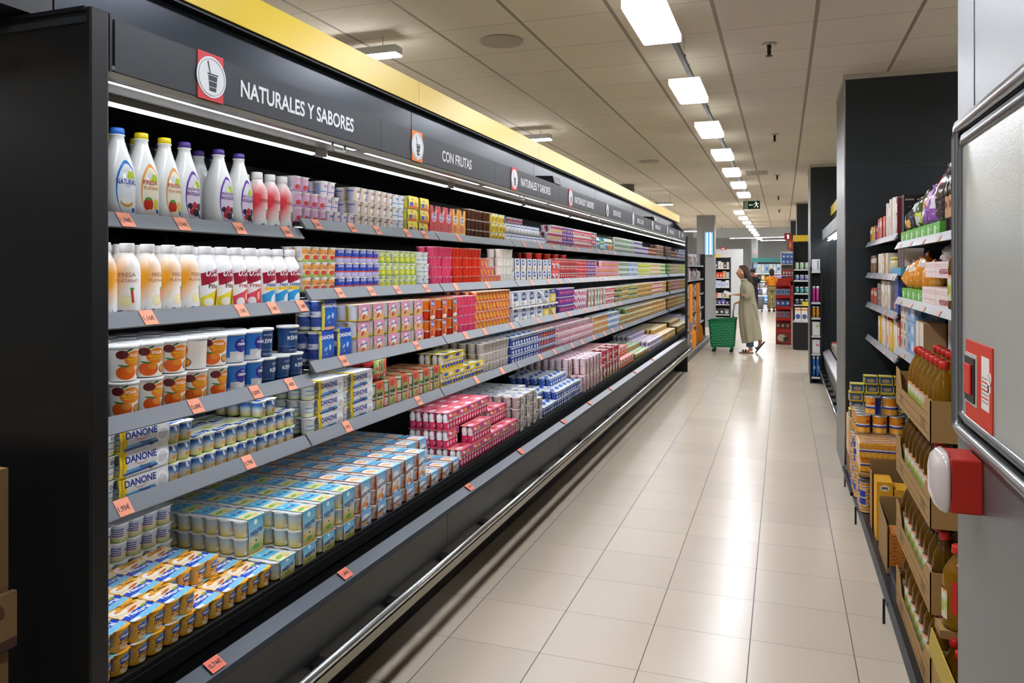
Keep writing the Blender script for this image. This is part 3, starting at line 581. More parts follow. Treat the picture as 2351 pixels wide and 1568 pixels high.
kind('pk_cana', 'natural_yogurt_pack', 'yogurt pack', 'golden sweetened yogurt four-pack', LB('eeae24', (('e', .60, .20, .22, .13, 0, 'f6e6c4'), ('e', .60, .24, .12, .05, 0, 'd8862e'), ('r', .60, .66, .23, .15, 8, '2148a8'), ('r', .60, .82, .12, .06, 0, '3a90d0'), ('r', .12, .55, .10, .28, 0, 'b8a890'), ('e', .40, .40, .05, .035, 0, '6a4a8a'))),
     LB('eed9b4', (('r', .5, .02, .8, .08, 6, 'f0b43a'), ('r', .5, .98, .8, .10, 6, 'f2b23c'), ('e', .28, .78, .22, .16, 0, 'f7efe0'), ('e', .28, .78, .10, .06, 0, 'e2943a'), ('r', .62, .88, .30, .09, 8, 'f2a82e'), ('r', .5, .16, .7, .13, 14, '7cc8ec'), ('r', .5, .38, .8, .12, 14, '1b4cc0'), ('e', .8, .55, .12, .05, 20, '8aa83a'), ('e', .55, .62, .2, .05, 20, 'c9682e'), ('r', .16, .1, .12, .06, 0, 'f2f2f2'), ('r', .5, .5, .05, .02, 0, '2a1c10')), .22, .025),
     ct=[('Natural', .32, .68, .15, 'f4f6fa'), ('CANA', .62, .44, .13, '2a2014')], lt=[('Natural', .52, .40, .019, 'f4f6fa'), ('CANA', .64, .88, .011, '3a2412')], rim='f0b43a', w=.117)
kind('pk_natlight', 'natural_yogurt_pack', 'yogurt pack', 'blue-topped natural yogurt four-pack', LB(('v', [(0, 'a8b83a'), (.22, 'd8c89a'), (.5, 'c8d4dc'), (.72, '3c78c0'), (1, '1c48a8')]), (('e', .56, .30, .15, .13, 0, 'dca050'), ('e', .48, .72, .06, .22, 20, 'f0f4f8'), ('e', .74, .82, .07, .10, 0, 'f4f6fa')), .4, .018),
     LB('dfe8c8', (('r', .5, .30, .8, .12, 12, '2348b0'), ('e', .3, .7, .2, .12, 0, 'c8d860'), ('e', .75, .75, .15, .1, 0, 'f2e8c0')), .22, .03), ct=[('natur', .35, .58, .14, '3a6ab8')], lt=[('Natural', .5, .30, .016, 'f4f6fa')], rim='f0f2ee', w=.108, r=.0255, h=.060)
kind('pk_natback', 'natural_yogurt_pack', 'yogurt pack', 'pale natural yogurt four-pack with blue stripes', LB(('v', [(0, 'b8c86a'), (.3, 'd8c8a8'), (.7, 'c8d0d4'), (1, 'b0c4d0')]), (('r', .22, .72, .22, .03, 0, '2a3a9a'), ('r', .22, .60, .22, .03, 0, '2a3a9a'), ('r', .22, .48, .22, .03, 0, '2a3a9a'), ('r', .22, .36, .22, .03, 0, '2a3a9a'), ('e', .78, .3, .12, .14, 0, 'e0a058')), .4, .02),
     LB('d9dcdc', (('e', .3, .3, .2, .15, 0, 'c8ccd0'),), .3), ct=[('natural', .75, .58, .15, '2a3f8a')], rim='eef0ee', w=.122)
NATC = LB(('v', [(0, 'd8c23a'), (.3, 'd8cc9a'), (.7, 'b4c6cc'), (1, '9ab0b8')]), (('r', .5, .15, .2, .10, 0, 'eceeea'), ('e', .82, .4, .12, .12, 0, 'e0a058')), .4, .02)
SNF = LB(('v', [(0, 'c99a50'), (.15, 'a8b860'), (.35, 'e2cf9c'), (.55, '9ccfe0'), (1, '45acd6')]), (('e', .5, .86, .12, .07, 0, 'e8f0f4'), ('e', .5, .17, .22, .07, 0, '6aa03a'), ('e', .12, .3, .1, .05, 0, 'e8b860'), ('e', .5, .34, .06, .03, 0, '4a4a3a')), .35, .018)
SNT = LB(('v', [(0, 'e8dcb8'), (.25, 'c9cf80'), (.42, 'e8d8a8'), (.5, '52b4dc'), (1, '6ac4e4')]), (('e', .4, .22, .3, .08, 10, '8ab04a'), ('e', .55, .68, .10, .07, 0, 'eef4f6'), ('e', .3, .85, .07, .05, 0, 'eef4f6'), ('e', .75, .8, .03, .03, 0, 'f4f8fa'), ('e', .7, .1, .15, .07, 0, 'e2b068')), .35, .04)
MET = M('c8ccd0', .25, .7, name='foil')
kind('sl_natural', 'yogurt_carton', 'yogurt pack', 'light blue natural yogurt carton pack', NATC, LB('d4d8da', (('e', .3, .3, .2, .15, 0, 'bcc2c6'),), .25), sleeve=(SNF, SNT, .64), L=2, st=[('natural', .5, .62, .021, '1c3a86'), ('sabor', .5, .50, .009, 'c8703a')], tt=[('natural', .5, .68, .014, '1c4a96')], ct=[('nat', .8, .6, .15, '2a3f8a')])
kind('sl_natural1', 'yogurt_carton', 'yogurt pack', 'low light blue natural yogurt carton', NATC, K['sl_natural']['lid'], sleeve=(SNF, SNT, .64), L=1, st=[('natural', .5, .55, .017, '1c3a86')], tt=[('natural', .5, .68, .014, '1c4a96')], ct=[('nat', .8, .6, .15, '2a3f8a')])
SSF = LB(('v', [(0, '5a9ad0'), (.4, 'c8dcea'), (1, '58a8da')]), (('e', .5, .42, .42, .38, 0, 'eaf0f4'), ('e', .34, .22, .14, .10, 0, 'e8a02e'), ('e', .55, .26, .13, .10, 0, 'e8d23a'), ('e', .66, .18, .12, .08, 0, 'd8604a'), ('e', .6, .38, .14, .09, 0, 'eab8b0'), ('r', .04, .5, .05, .5, 0, 'd8762a'), ('r', .0, .5, .02, .5, 0, 'b82a1e')), .35, .02)
SST = LB(('v', [(0, 'a8d4ea'), (1, '4fb0de')]), (('e', .48, .42, .38, .30, 0, 'f0dcd8'), ('e', .5, .38, .26, .14, -15, 'eab048'), ('e', .6, .46, .14, .10, 0, 'e8c4bc'), ('r', .04, .5, .05, .5, 0, 'd8762a')), .35, .04)
SABC = LB(('v', [(0, 'c8843a'), (.6, 'd8b088'), (1, 'a8a8a8')]), (('e', .6, .4, .3, .25, 0, 'd8762e'), ('r', .15, .5, .14, .4, 0, 'b8b8c8')), .4, .02)
kind('sl_sabores', 'yogurt_carton', 'yogurt pack', 'blue multi-fruit yogurt carton pack', SABC, LB('d4d8da', (), .25), sleeve=(SSF, SST, .66), L=2, st=[('sabores', .5, .60, .019, '1c2f6a')], tt=[('sabores', .5, .72, .014, '2a3a78')])
kind('sl_sabores1', 'yogurt_carton', 'yogurt pack', 'low blue multi-fruit yogurt carton', SABC, LB('d4d8da', (), .25), sleeve=(SSF, SST, .66), L=1, st=[('sabores', .5, .55, .016, '1c2f6a')], tt=[('sabores', .5, .72, .014, '2a3a78')])
WSF = LB('dcdfe0', (('r', .06, .5, .085, .6, 0, 'efcf1e'), ('r', .42, .24, .30, .05, 6, '5aa8d8'), ('r', .42, .12, .34, .06, 6, '2456a0'), ('e', .86, .42, .13, .36, 0, 'f2f2f2'), ('e', .86, .40, .10, .24, 0, 'd2d6d8'), ('r', .62, .10, .04, .06, 30, '2a2a30')), .4, .012)
WST = LB('e8eaea', (('r', .06, .5, .085, .6, 0, 'efcf1e'), ('r', .4, .7, .3, .06, 0, '7ab8e0'), ('e', .8, .4, .12, .3, 0, 'd6dadc')), .35, .012)
kind('sl_white', 'yogurt_carton', 'yogurt pack', 'white yogurt carton with yellow end', LB('e2e6e2', (('r', .5, .55, .4, .03, 0, '4a90c8'), ('r', .5, .3, .4, .02, 0, '4a90c8'), ('r', .5, .1, 2, .12, 0, 'e8ecc0')), .35), L_lid('e8eaec', 'c0ccd8'), sleeve=(WSF, WST, .765), L=1, h=.066, st=[('DANONE', .42, .68, .021, '1d2f86'), ('Natural', .50, .27, .010, '1d3f86')], ct=[('DAN', .5, .76, .15, '1d2f86')], w=.244, cols=4, vt=('PACK AHORRO', .06))
kind('sl_soy', 'yogurt_carton', 'yogurt pack', 'yellow child-printed yogurt carton', LB('d8d050', (), .4), L_lid('e8e4b0', 'd8c840'), sleeve=(LB('f0d62a', (('r', .3, .32, .16, .2, 0, '2c5cc0'), ('e', .72, .35, .14, .3, 0, 'd8a070'), ('e', .5, .1, .5, .12, 0, 'e06a2e')), .35, .03), LB('f2e060', (), .35), .86), L=1, st=[('soja', .4, .75, .013, '2a62b8')])
kind('sl_greek', 'yogurt_carton', 'yogurt pack', 'white and blue Greek yogurt carton', LB('dfe2e4', (), .4), L_lid('e8e8e8', 'b8c8d8'), sleeve=(LB('e2e6e8', (('e', .5, .68, .36, .26, 0, '1f4a9c'), ('e', .5, .22, .2, .2, 30, 'e0a23a'), ('e', .6, .3, .1, .14, 30, 'f4f4f2')), .35, .03), LB('e8ecee', (('e', .5, .5, .3, .3, 0, '3a68b0'),), .35), .84), L=1, h=.082, st=[('GRIEGO', .5, .68, .014, 'f2f4f8')])
kind('sl_red', 'yogurt_carton', 'yogurt pack', 'red and white yogurt carton', LB('e8d8d4', (), .4), L_lid('e8d8d8', 'd06060'), sleeve=(LB('d83a30', (('r', .7, .4, .2, .2, 0, 'c8d4e8'), ('e', .3, .6, .2, .1, 0, 'f4e0dc')), .35), LB('e06058', (), .35), .9), L=1, h=.082)
kind('sl_sabpink', 'yogurt_carton', 'yogurt pack', 'pink and gold strawberry yogurt carton', LB('e8d860', (('r', .15, .5, .2, .4, 0, 'd8d8e4'), ('e', .7, .3, .15, .2, 0, 'd8702e')), .4), L_lid('e8dcd8', 'e8b0a8'), sleeve=(LB(('v', [(0, 'dfb95c'), (.35, 'dcae80'), (.6, 'd994ae'), (1, 'd48fae')]), (('e', .52, .48, .22, .36, 0, 'f2ece8'), ('e', .46, .26, .12, .17, -20, 'cc3a24'), ('e', .62, .26, .09, .12, 20, 'e0a03a'), ('e', .12, .6, .07, .07, 0, 'e8b8c8'), ('e', .2, .28, .06, .06, 0, 'e8a8c0')), .35, .02), LB('e8cabc', (('e', .5, .5, .3, .2, 0, 'e8c060'),), .35, .03), .80), L=1, h=.070, st=[('sabores', .52, .66, .013, '2a3f9a')], ct=[])
kind('sl_petit', 'dessert_carton', 'dessert pack', 'tall orange and red dessert carton', LB('e8781c', (), .35), L_lid('e8c8b0', 'e08040'), sleeve=(LB('d8642a', (('e', .5, .80, .34, .15, 0, '5a6ab8'), ('e', .35, .35, .2, .14, 30, 'c02a1c'), ('e', .7, .4, .15, .1, 0, 'e8b03a'), ('e', .5, .12, .4, .10, 0, 'e8e0d8')), .35, .06), LB('e09a60', (), .35), .55), L=2, h=.052, cup2=LB('cf3416', (), .35), st=[('Petit', .5, .80, .015, 'f4f4f6')])
kind('sl_kids', 'yogurt_carton', 'yogurt pack', 'blue yogurt carton with yellow promotional strip', LB('24459a', (('r', .5, .1, 2, .14, 0, 'd8dce4'), ('r', .6, .5, .3, .2, 0, '3a72c8')), .4), L_lid('c8d0e0', '2a50a8'), sleeve=(LB(('v', [(0, '3a3f9a'), (.5, '1b6cc8'), (1, '1c3fae')]), (('r', .06, .5, .12, .6, 0, 'd8cf3a'), ('e', .5, .06, .40, .05, 0, 'd8a88a'), ('e', .45, .42, .12, .06, 20, '9ab8d8'), ('e', .72, .46, .07, .09, 0, 'c8d8ea'), ('e', .5, .25, .06, .04, 0, '7aa0d0')), .35, .018), LB('3f66c0', (('r', .06, .5, .12, .6, 0, 'd8cf3a'),), .35), .88), L=2, h=.061, st=[('DANONE', .56, .80, .017, 'f2f4fa'), ('100', .06, .9, .012, '1c2a3a')])
kind('sl_frutas', 'fruit_dessert_carton', 'dessert pack', 'green and red fruit dessert carton', LB('4a9a3c', (('r', .3, .5, .2, .3, 0, 'd8dcc8'), ('e', .7, .5, .2, .3, 0, '2a6a2a')), .4), L_lid('c8d8b0', 'c03a30'), sleeve=(LB(('v', [(0, '6a8a3a'), (.4, 'c8c878'), (.65, '8a9a50'), (1, 'd8523a')]), (('e', .4, .85, .3, .1, 0, 'c03024'), ('r', .42, .52, .32, .12, 0, '2c2c26'), ('e', .32, .22, .12, .09, 0, '8ab04a'), ('e', .56, .26, .12, .11, 0, 'c8502e'), ('r', .95, .5, .06, .5, 0, 'd83a20')), .35, .05), LB('c85a3a', (('e', .3, .3, .2, .2, 0, '7a9a4a'), ('e', .7, .6, .2, .2, 0, 'd8a050')), .35, .06), .62), L=2, h=.066, st=[('frutas', .42, .50, .014, 'e8ece0')], cup2=LB('b8342a', (('r', .3, .5, .2, .3, 0, 'e8d8d0'),), .4))
kind('sl_mix', 'yogurt_carton', 'yogurt pack', 'slim multicoloured yogurt carton', LB('d8a0a8', (), .4), L_lid('e8e0e0', 'c08090'), sleeve=(LB(('u', [(0, 'c84a62'), (.25, 'e0c8c0'), (.5, 'a8b04a'), (.75, '3a84c8'), (1, 'e8d24a')]), (('e', .3, .5, .2, .2, 20, 'f0e8e4'), ('e', .7, .5, .15, .2, 20, 'f4f4f4')), .35, .05), LB('e0c8c8', (), .35), .9), L=1, h=.09)
kind('sl_grey', 'yogurt_carton', 'yogurt pack', 'white and grey stracciatella yogurt carton', LB('b4a8a2', (('r', .35, .5, .2, .2, 0, 'd8d4d2'), ('r', .35, .45, .15, .02, 0, '3a3a8a')), .35), LB('dadada', (('e', .4, .4, .25, .15, 20, '3a5aa8'), ('e', .7, .7, .15, .1, 0, 'e8c060'), ('e', .3, .75, .12, .08, 0, '6a6a6a')), .3, .06), sleeve=(LB('cfccc8', (('e', .5, .55, .3, .2, 20, '4a4a58'), ('e', .6, .3, .2, .15, 0, 'c8a868'), ('e', .3, .8, .15, .1, 0, '8a9a4a'), ('e', .45, .6, .14, .06, 20, 'f0eef0')), .35, .07), LB('d4d4d2', (('e', .5, .5, .3, .15, 20, '3a5aa8'),), .35, .06), .55), L=1, h=.072)
kind('sl_pinkbrown', 'yogurt_carton', 'yogurt pack', 'pink and brown berry yogurt carton', LB('e4d0d0', (('r', .85, .5, .12, .4, 0, '8a2a3a'),), .4), L_lid('e4ccd2', 'b04a6a', 'e0d8dc'), sleeve=(LB(('v', [(0, 'cda8a0'), (.5, 'd8b4bc'), (1, 'e2ccd0')]), (('e', .5, .5, .2, .3, 0, '9a3a4a'), ('e', .6, .25, .12, .1, 0, 'b8a050')), .35, .05), LB('e2c4ce', (('e', .35, .5, .3, .12, 20, 'b0305a'), ('e', .75, .5, .12, .1, 0, 'f2ecee')), .35, .06), .7), L=2, h=.066)
kind('sl_maroon', 'yogurt_carton', 'yogurt pack', 'maroon and green fruit yogurt carton', LB('c03a50', (('r', .5, .2, .3, .15, 0, 'f0d8dc'),), .4), L_lid('d8c0a8', 'b02a3a'), sleeve=(LB(('v', [(0, '8a9a4a'), (.4, 'c8a088'), (1, 'b23a4c')]), (('e', .5, .5, .2, .25, 0, 'e8d8d8'), ('e', .55, .22, .14, .1, 0, 'b02030')), .35, .05), LB('c8909a', (('e', .35, .5, .3, .12, 20, '8a9a4a'), ('e', .75, .5, .14, .12, 0, 'c02a3a')), .35, .06), .7), L=2, h=.066)

def pack_parts(k, lod=0):
    """[(part name, MB)] of one pack; local frame, front at x=0, width along y, depth to -x"""
    q = K[k]; w = q.get('w', .122); d = w if w < .14 else .125; h = q.get('h', .060); Ls = q.get('L', 1); out = []
    r = q.get('r', .0295 if w < .14 else .0290); n = 14 if lod == 0 else (8 if lod == 1 else 6)
    for l in range(Ls):
        z = l*(h+.002)
        ct = q.get('ct', ()) if lod <= 1 else ()
        nc = q.get('cols', 2)
        for iy in range(nc):
            for ix in (0, 1):
                m = q['cup'] if not (l % 2 == 0 and q.get('cup2')) else q['cup2']
                b = cup_mb(m, r, h, n, 2.6, q.get('rim', 'f2f2ee'), (-d/4-ix*d/2, w*((iy+.5)/nc-.5), z), ct if ix == 0 else ())
                out.append(('cup', b))
        out.append(('foil_lid', lid_mb(w, d, z+h, q['lid'], q.get('rim', 'ecece8'), q.get('lt', ()) if lod == 0 else ())))
    if 'sleeve' in q:
        F_, T_, fr_ = q['sleeve']; H = Ls*(h+.002)+.001; sw = w*fr_/2; b = MB(); t = .001
        off = w*.5-sw-.002 if k == 'sl_white' else 0
        inn = M('b8b0a4', .8); x1 = .0025; x0 = -d-.0015
        for (a, bb, m, uvk) in (((x1, 0), (x1+.003, H*.5), F_, 0), ((x1+.003, H*.5), (x1-.001, H+.001), F_, .5)):
            b.face([len(b.v)+i for i in range(4)], m, [(0, uvk), (1, uvk), (1, uvk+.5), (0, uvk+.5)]); b.v += [(a[0], off-sw, a[1]), (a[0], off+sw, a[1]), (bb[0], off+sw, bb[1]), (bb[0], off-sw, bb[1])]
        b.face([len(b.v)+i for i in range(4)], T_, [(0, 0), (1, 0), (1, 1), (0, 1)]); b.v += [(x1-.001, off-sw, H+.001), (x1-.001, off+sw, H+.001), (x0, off+sw, H+.001), (x0, off-sw, H+.001)]
        b.face([len(b.v)+i for i in range(4)], inn); b.v += [(x0, off+sw, 0), (x0, off-sw, 0), (x0, off-sw, H+.001), (x0, off+sw, H+.001)]
        # inner faces
        b.face([len(b.v)+i for i in range(4)], inn); b.v += [(x1-.001, off+sw, 0), (x1-.001, off-sw, 0), (x1-.001-t, off-sw, H-.0003), (x1-.001-t, off+sw, H-.0003)]
        sfn = lambda a, c_: (x1+.0006+(.003*c_/H/.5 if c_ < H/2 else .003-.004*(c_/H-.5)/.5), off-sw+a, c_)
        if lod <= 1:
            for tx, u, v, th, c in q.get('st', ()): 
                b.text(tx, sfn, u*2*sw, v*H, th, M(c, .5), bold=.03 if tx == 'DANONE' else .02, shear=.22 if tx in ('natural', 'sabores', 'Natural') else 0, maxw=sw*1.75 if tx != '100' else sw*.25, rot=7 if tx in ('natural', 'sabores') else 0)
                if tx == 'DANONE' and k == 'sl_white':
                    arc = [(-.024+.048*i/8, -.004-.006*(1-((i-4)/4)**2)) for i in range(9)]
                    for (a0, z0), (a1, z1_) in zip(arc, arc[1:]): b.poly([sfn(u*2*sw+a0, v*H-.009+z0), sfn(u*2*sw+a1, v*H-.009+z1_), sfn(u*2*sw+a1, v*H-.0075+z1_), sfn(u*2*sw+a0, v*H-.0075+z0)], M('c8202c', .5))
            for tx, u, v, th, c in q.get('tt', ()):
                b.text(tx, lambda a, c_: (-c_, off-sw+a, H+.0018), u*2*sw, v*d, th, M(c, .5), bold=.02, maxw=sw*1.4)
            if 'vt' in q: b.text(q['vt'][0], sfn, q['vt'][1]*2*sw, .5*H, .006, M('5a4a12', .5), rot=90, maxw=H*.85)
        out.append(('carton_sleeve', b))
    return out, w, d, Ls*(h+.0022)+(.002 if 'sleeve' in q else 0)
PK = {}
def pack_data(k):
    if k not in PK:
        parts, w, d, H = pack_parts(k)
        near = {}; lst = []
        for nm, b in parts: lst.append((nm, b.mesh(nm)))
        j = MB()
        for nm, b in pack_parts(k, 1)[0]: j.add(b)
        PK[k] = (lst, j.mesh(k), j, w, d, H)
    return PK[k]
def place_pack(k, x, y, z, label, group, near, rz=0):
    lst, jm, jb, w, d, H = pack_data(k); q = K[k]
    if near:
        t = thing(q['name'], label, q['cat'], (x, y, z), rz, group)
        for nm, me in lst: obj(nm, me, t)
        return t
    o = obj(q['name'], jm, None, (x, y, z), rz); return tag(o, label, q['cat'], group)
LAY = ['lowest', 'second', 'third', 'fourth', 'fifth']
ROWN = ['front row', 'second row back', 'third row back', 'fourth row back', 'fifth row back']
NEAR_Y, FAR_Y = 3.05, 8.7
FARMB = MB()
LOWC = {}
def far_pack(k, x, y, z):
    if k not in LOWC:
        j = MB(); parts, w, d, H = pack_parts(k, 2)
        for nm, b in parts: j.add(b)
        LOWC[k] = j
    FARMB.add(LOWC[k], (x, y, z))
def jit(a): return random.uniform(-a, a)
def stack(k, t, y0, w, n, layers, x, z, rows=1, run='', prof=None, lim=FY1-.03):
    """n facings from y0 with pitch w; layers high; rows deep. prof(i, r) -> layers"""
    _, _, _, pw, d, H = pack_data(k); q = K[k]
    for i in range(n):
        y = y0+w*(i+.5)
        if y+w/2 > lim: break
        for r in range(rows):
            nl = prof(i, r) if prof else layers
            top_r = max([prof(i, rr) if prof else layers for rr in range(r)] or [0])
            for l in range(nl):
                if r and l < min(nl, top_r)-1 and i > 0: continue      # wholly hidden
                xx = x-r*(d+.004)-abs(jit(.007)); yy = y+jit(.002); zz = z+l*(H+.0004)
                if y > FAR_Y: far_pack(k, xx, yy, zz); continue
                row = '' if rows == 1 else ', '+ROWN[r]
                lab = '%s, %s along, %s layer, %s shelf%s%s' % (q['desc'], ordn(i), LAY[l], TN[t], row, run)
                if len(lab.split()) > 16: lab = lab.replace(' shelf', '').replace(' along', '').replace(' with', '')
                place_pack(k, xx, yy, zz, lab, q['desc']+'s on the '+TN[t]+' shelf'+run, y < NEAR_Y, jit(.02))

def cap_first(s): return s
# ---- bottles
def bottle_big(label, cap, key):
    b = MB(); prof = [(0, .036, 4), (.004, .0405, 4), (.05, .0415, 4), (.125, .0415, 4), (.150, .0400, 3.4), (.175, .0355, 2.8), (.205, .0275, 2.3), (.232, .0205, 2), (.246, .0185, 2), (.248, .0215, 2), (.251, .0215, 2), (.252, .017, 2)]
    b.lathe(prof, label, 24)
    c = MB().lathe([(.2515, .0190), (.2525, .0198), (.268, .0198), (.2705, .018)], cap, 24)
    return b, c
def bottle_small(label, txts, cap=None):
    b = MB(); prof = [(0, .031), (.004, .0355), (.02, .037), (.13, .037), (.150, .0345), (.168, .0275), (.180, .0205), (.188, .0180), (.196, .0180)]
    b.lathe(prof, label, 22, p=2.4)
    for t, u, v, h, c, bo, sh, mw in txts: b.text(t, cyl_fn(.0371, p=2.4), u, v, h, M(c, .5), bold=bo, shear=sh, maxw=mw, rot=0)
    c = MB().lathe([(.190, .0205), (.191, .0212), (.213, .0208), (.215, .0195)], M('ececea', .35), 20)
    return b, c
WB = 'f0f1f0'
GREENL = 'b8cf3a'
def big_label(ring, fruit):
    sh = [('e', .5, .36, .235, .33, 0, ring), ('e', .515, .335, .222, .312, 0, {'nat': 'e9eff4', 'fresa': 'f2eed4', 'bosque': 'e2d6ea'}[fruit]), ('r', .60, .52, .10, .045, 0, GREENL), ('e', .46, .55, .08, .04, 0, 'dfe4ea')]
    if fruit == 'nat': sh += [('e', .5, .19, .15, .05, 0, 'e0a04a'), ('e', .5, .215, .13, .04, 0, 'f6f4ee'), ('e', .67, .11, .05, .028, 0, '2c62c0')]
    if fruit == 'fresa': sh += [('e', .44, .20, .12, .085, 0, 'c8341f'), ('e', .44, .265, .08, .02, 0, '5a9a3a'), ('e', .64, .20, .07, .07, 0, 'e2cf4a'), ('e', .68, .12, .05, .028, 0, '2c62c0'), ('e', .5, .09, .15, .05, 0, 'f2e8da')]
    if fruit == 'bosque': sh += [('e', .38, .23, .07, .04, 0, '3a2a4a'), ('e', .52, .24, .08, .05, 0, 'c0303a'), ('e', .66, .23, .07, .05, 0, '3a2a5a'), ('e', .44, .16, .08, .045, 0, 'b02a34'), ('e', .56, .15, .10, .05, 0, '2a2434'), ('e', .68, .11, .05, .028, 0, '2c62c0')]
    return LB(WB, tuple(sh), .16, .012, 9)
def inst(ms, name, label, cat, loc, group, near=True, rz=0):
    t = thing(name, label, cat, loc, rz, group)
    for nm, me in ms: obj(nm, me, t)
    return t
def bb(lab, cap, txts):
    b, c = bottle_big(lab, cap, 0)
    for t, u, v, h, cl, mw in txts: b.text(t, cyl_fn(.0417, p=4), u, v, h, M(cl, .5), bold=.012, maxw=mw)
    return [('bottle_body', b.mesh('bottle_body')), ('cap', c.mesh('cap'))]
CAPB, CAPY, CAPP = M('2f6fd0', .35), M('e8cf1c', .35), M('4a2f86', .35)
B_NAT = bb(big_label('2f7fd6', 'nat'), CAPB, [('NATURAL', .000, .110, .016, '2a4fae', .060), ('azucarado', .003, .097, .003, '2a4fae', .03)])
B_FRE = bb(big_label('f0a25a', 'fresa'), CAPY, [('FRESA', -.001, .117, .013, 'c8402e', .05), ('PLÁTANO', .002, .101, .012, 'd8862e', .05)])
B_BOS = bb(big_label('6a48a8', 'bosque'), CAPP, [('FRUTAS DEL', 0, .114, .009, '6a3a86', .052), ('BOSQUE', 0, .099, .013, '6a3a86', .052)])
z1 = SHZ[1][0]
rowB = [(1.735, B_NAT, 'with blue cap and white natural label', 0), (1.825, B_FRE, 'with yellow cap, the one nearer the blue-capped bottle', 0), (1.918, B_FRE, 'with yellow cap, the one nearer the purple caps', 0), (2.004, B_BOS, 'with purple cap beside the yellow-capped one', 0),
        (2.165, B_BOS, 'with purple cap after the gap', 0), (2.270, B_BOS, 'with purple cap beside the pink bottles', 0)]
for y, ms, d, _ in rowB:
    inst(ms, 'yogurt_drink_bottle', 'tall white drinking yogurt bottle '+d, 'bottle', (-1.862, y, z1), 'tall bottles on the top shelf', rz=jit(.1))
for y, ms, d in [(1.80, B_FRE, 'with yellow cap behind the first two bottles'), (1.898, B_FRE, 'with yellow cap behind the second pair'), (2.00, B_BOS, 'with purple cap hidden behind its twin'), (2.165, B_BOS, 'standing back in the gap, purple cap'), (2.26, B_BOS, 'in the back row behind the last purple cap')]:
    inst(ms, 'yogurt_drink_bottle', 'tall white drinking yogurt bottle '+d, 'bottle', (-1.955 if d[0] != 's' else -1.95, y-.0, z1), 'tall bottles on the top shelf', rz=1.4)
def sb(base, shapes, txts): 
    b, c = bottle_small(LB(base, shapes, .3, .015, 8), txts); return [('bottle_body', b.mesh('bottle_body')), ('cap', c.mesh('cap'))]
S_FRE = sb('f2f1ef', (('s', .10, .54, .52, .30, 20, 'ea3a48'), ('e', .62, .28, .11, .10, 0, 'd8402a'), ('e', .60, .37, .10, .02, 0, '4a9a3a'), ('r', .70, .22, .02, .14, -8, 'c82a22'), ('e', .38, .09, .07, .025, 0, '3a4a9a')), [('FRESA', .000, .108, .014, 'c03a30', .0, 0, .058)])
S_FP = sb('f2f1ec', (('s', .08, .54, .52, .28, 20, 'f2a81c'), ('e', .52, .23, .16, .09, 0, 'f0e4c0'), ('e', .52, .23, .12, .065, 0, 'f4edb8'), ('r', .67, .30, .03, .10, 10, 'd0402a'), ('e', .66, .41, .05, .02, 0, '4a9a3a'), ('e', .40, .07, .08, .025, 0, '3a5aa8'), ('r', .62, .07, .1, .02, 0, 'e8a080'), ('r', .2, .06, .008, .06, 0, '9a9aa8')), [('FRESA', .006, .122, .012, 'b8703e', 0, 0, .055), ('PLÁTANO', .006, .106, .012, 'b8703e', 0, 0, .068), ('SÚPER', -.008, .014, .004, 'f0f0f4', .02, 0, .02)])
def zero(c2, name, col, extra):
    return sb('f0efee', (('r', .55, .17, .40, .15, 14, c2),)+extra+(('e', .62, .04, .2, .03, 0, 'e8e8ea'), ('r', .52, .585, .36, .105, 9, '9a1430'),), [('0%0', .004, .126, .024, 'f2f0f0', .01, .25, .056), (name, .002, .082, .016, col, .012, 0, .055)])
Z_PIN = zero('e9d82e', 'Piña', '6a2a1c', (('e', .62, .22, .05, .16, -18, '8a4a1c'), ('e', .38, .15, .14, .07, 0, 'f4f2e0')))
Z_FRE = zero('e2506a', 'Fresa', 'b02a3a', (('e', .60, .22, .12, .12, 0, 'd8402e'), ('e', .60, .22, .06, .08, 0, 'f0b0a0'), ('e', .38, .12, .14, .08, 0, 'f2eef0')))
Z_NAT = zero('3aa0d8', 'Natural', '20408a', (('r', .55, .335, .32, .03, 0, 'e8c42a'), ('e', .58, .14, .15, .09, 20, 'f0f4f8'), ('e', .36, .05, .14, .05, 0, 'f0f4f8')))
for i, y in enumerate([2.366, 2.442, 2.518]):
    inst(S_FRE, 'yogurt_drink_bottle', 'short white drinking yogurt bottle with red strawberry print, %s of three' % ORD[i], 'bottle', (-1.858, y, z1), 'short bottles on the top shelf', rz=.12)
for i, y in enumerate([2.40, 2.48]):
    inst(S_FRE, 'yogurt_drink_bottle', 'short strawberry drinking yogurt bottle in the back row, %s' % ORD[i], 'bottle', (-1.945, y, z1), 'short bottles on the top shelf')
z2 = SHZ[2][0]
front2 = [(1.660, S_FP, 0, 'banana strawberry', .9), (1.745, S_FP, 1, 'banana strawberry', -.9)] + [(y, S_FP, i+2, 'banana strawberry', 0) for i, y in enumerate([1.822, 1.905, 1.986])] + [(2.068, Z_PIN, 0, 'yellow pineapple', -.1), (2.145, Z_PIN, 1, 'yellow pineapple', 0), (2.222, Z_FRE, 0, 'red strawberry slice', 0), (2.298, Z_FRE, 1, 'red strawberry slice', -.3), (2.380, Z_NAT, 0, 'light blue natural', 0), (2.458, Z_NAT, 1, 'light blue natural', 0), (2.535, Z_NAT, 2, 'light blue natural', -.2)]
for y, ms, i, d, rz in front2:
    inst(ms, 'yogurt_drink_bottle', 'white drinking yogurt bottle with %s print, %s on the second shelf' % (d, ORD[i]), 'bottle', (-1.835, y, z2), 'drinking yogurt bottles on the second shelf', rz=rz)
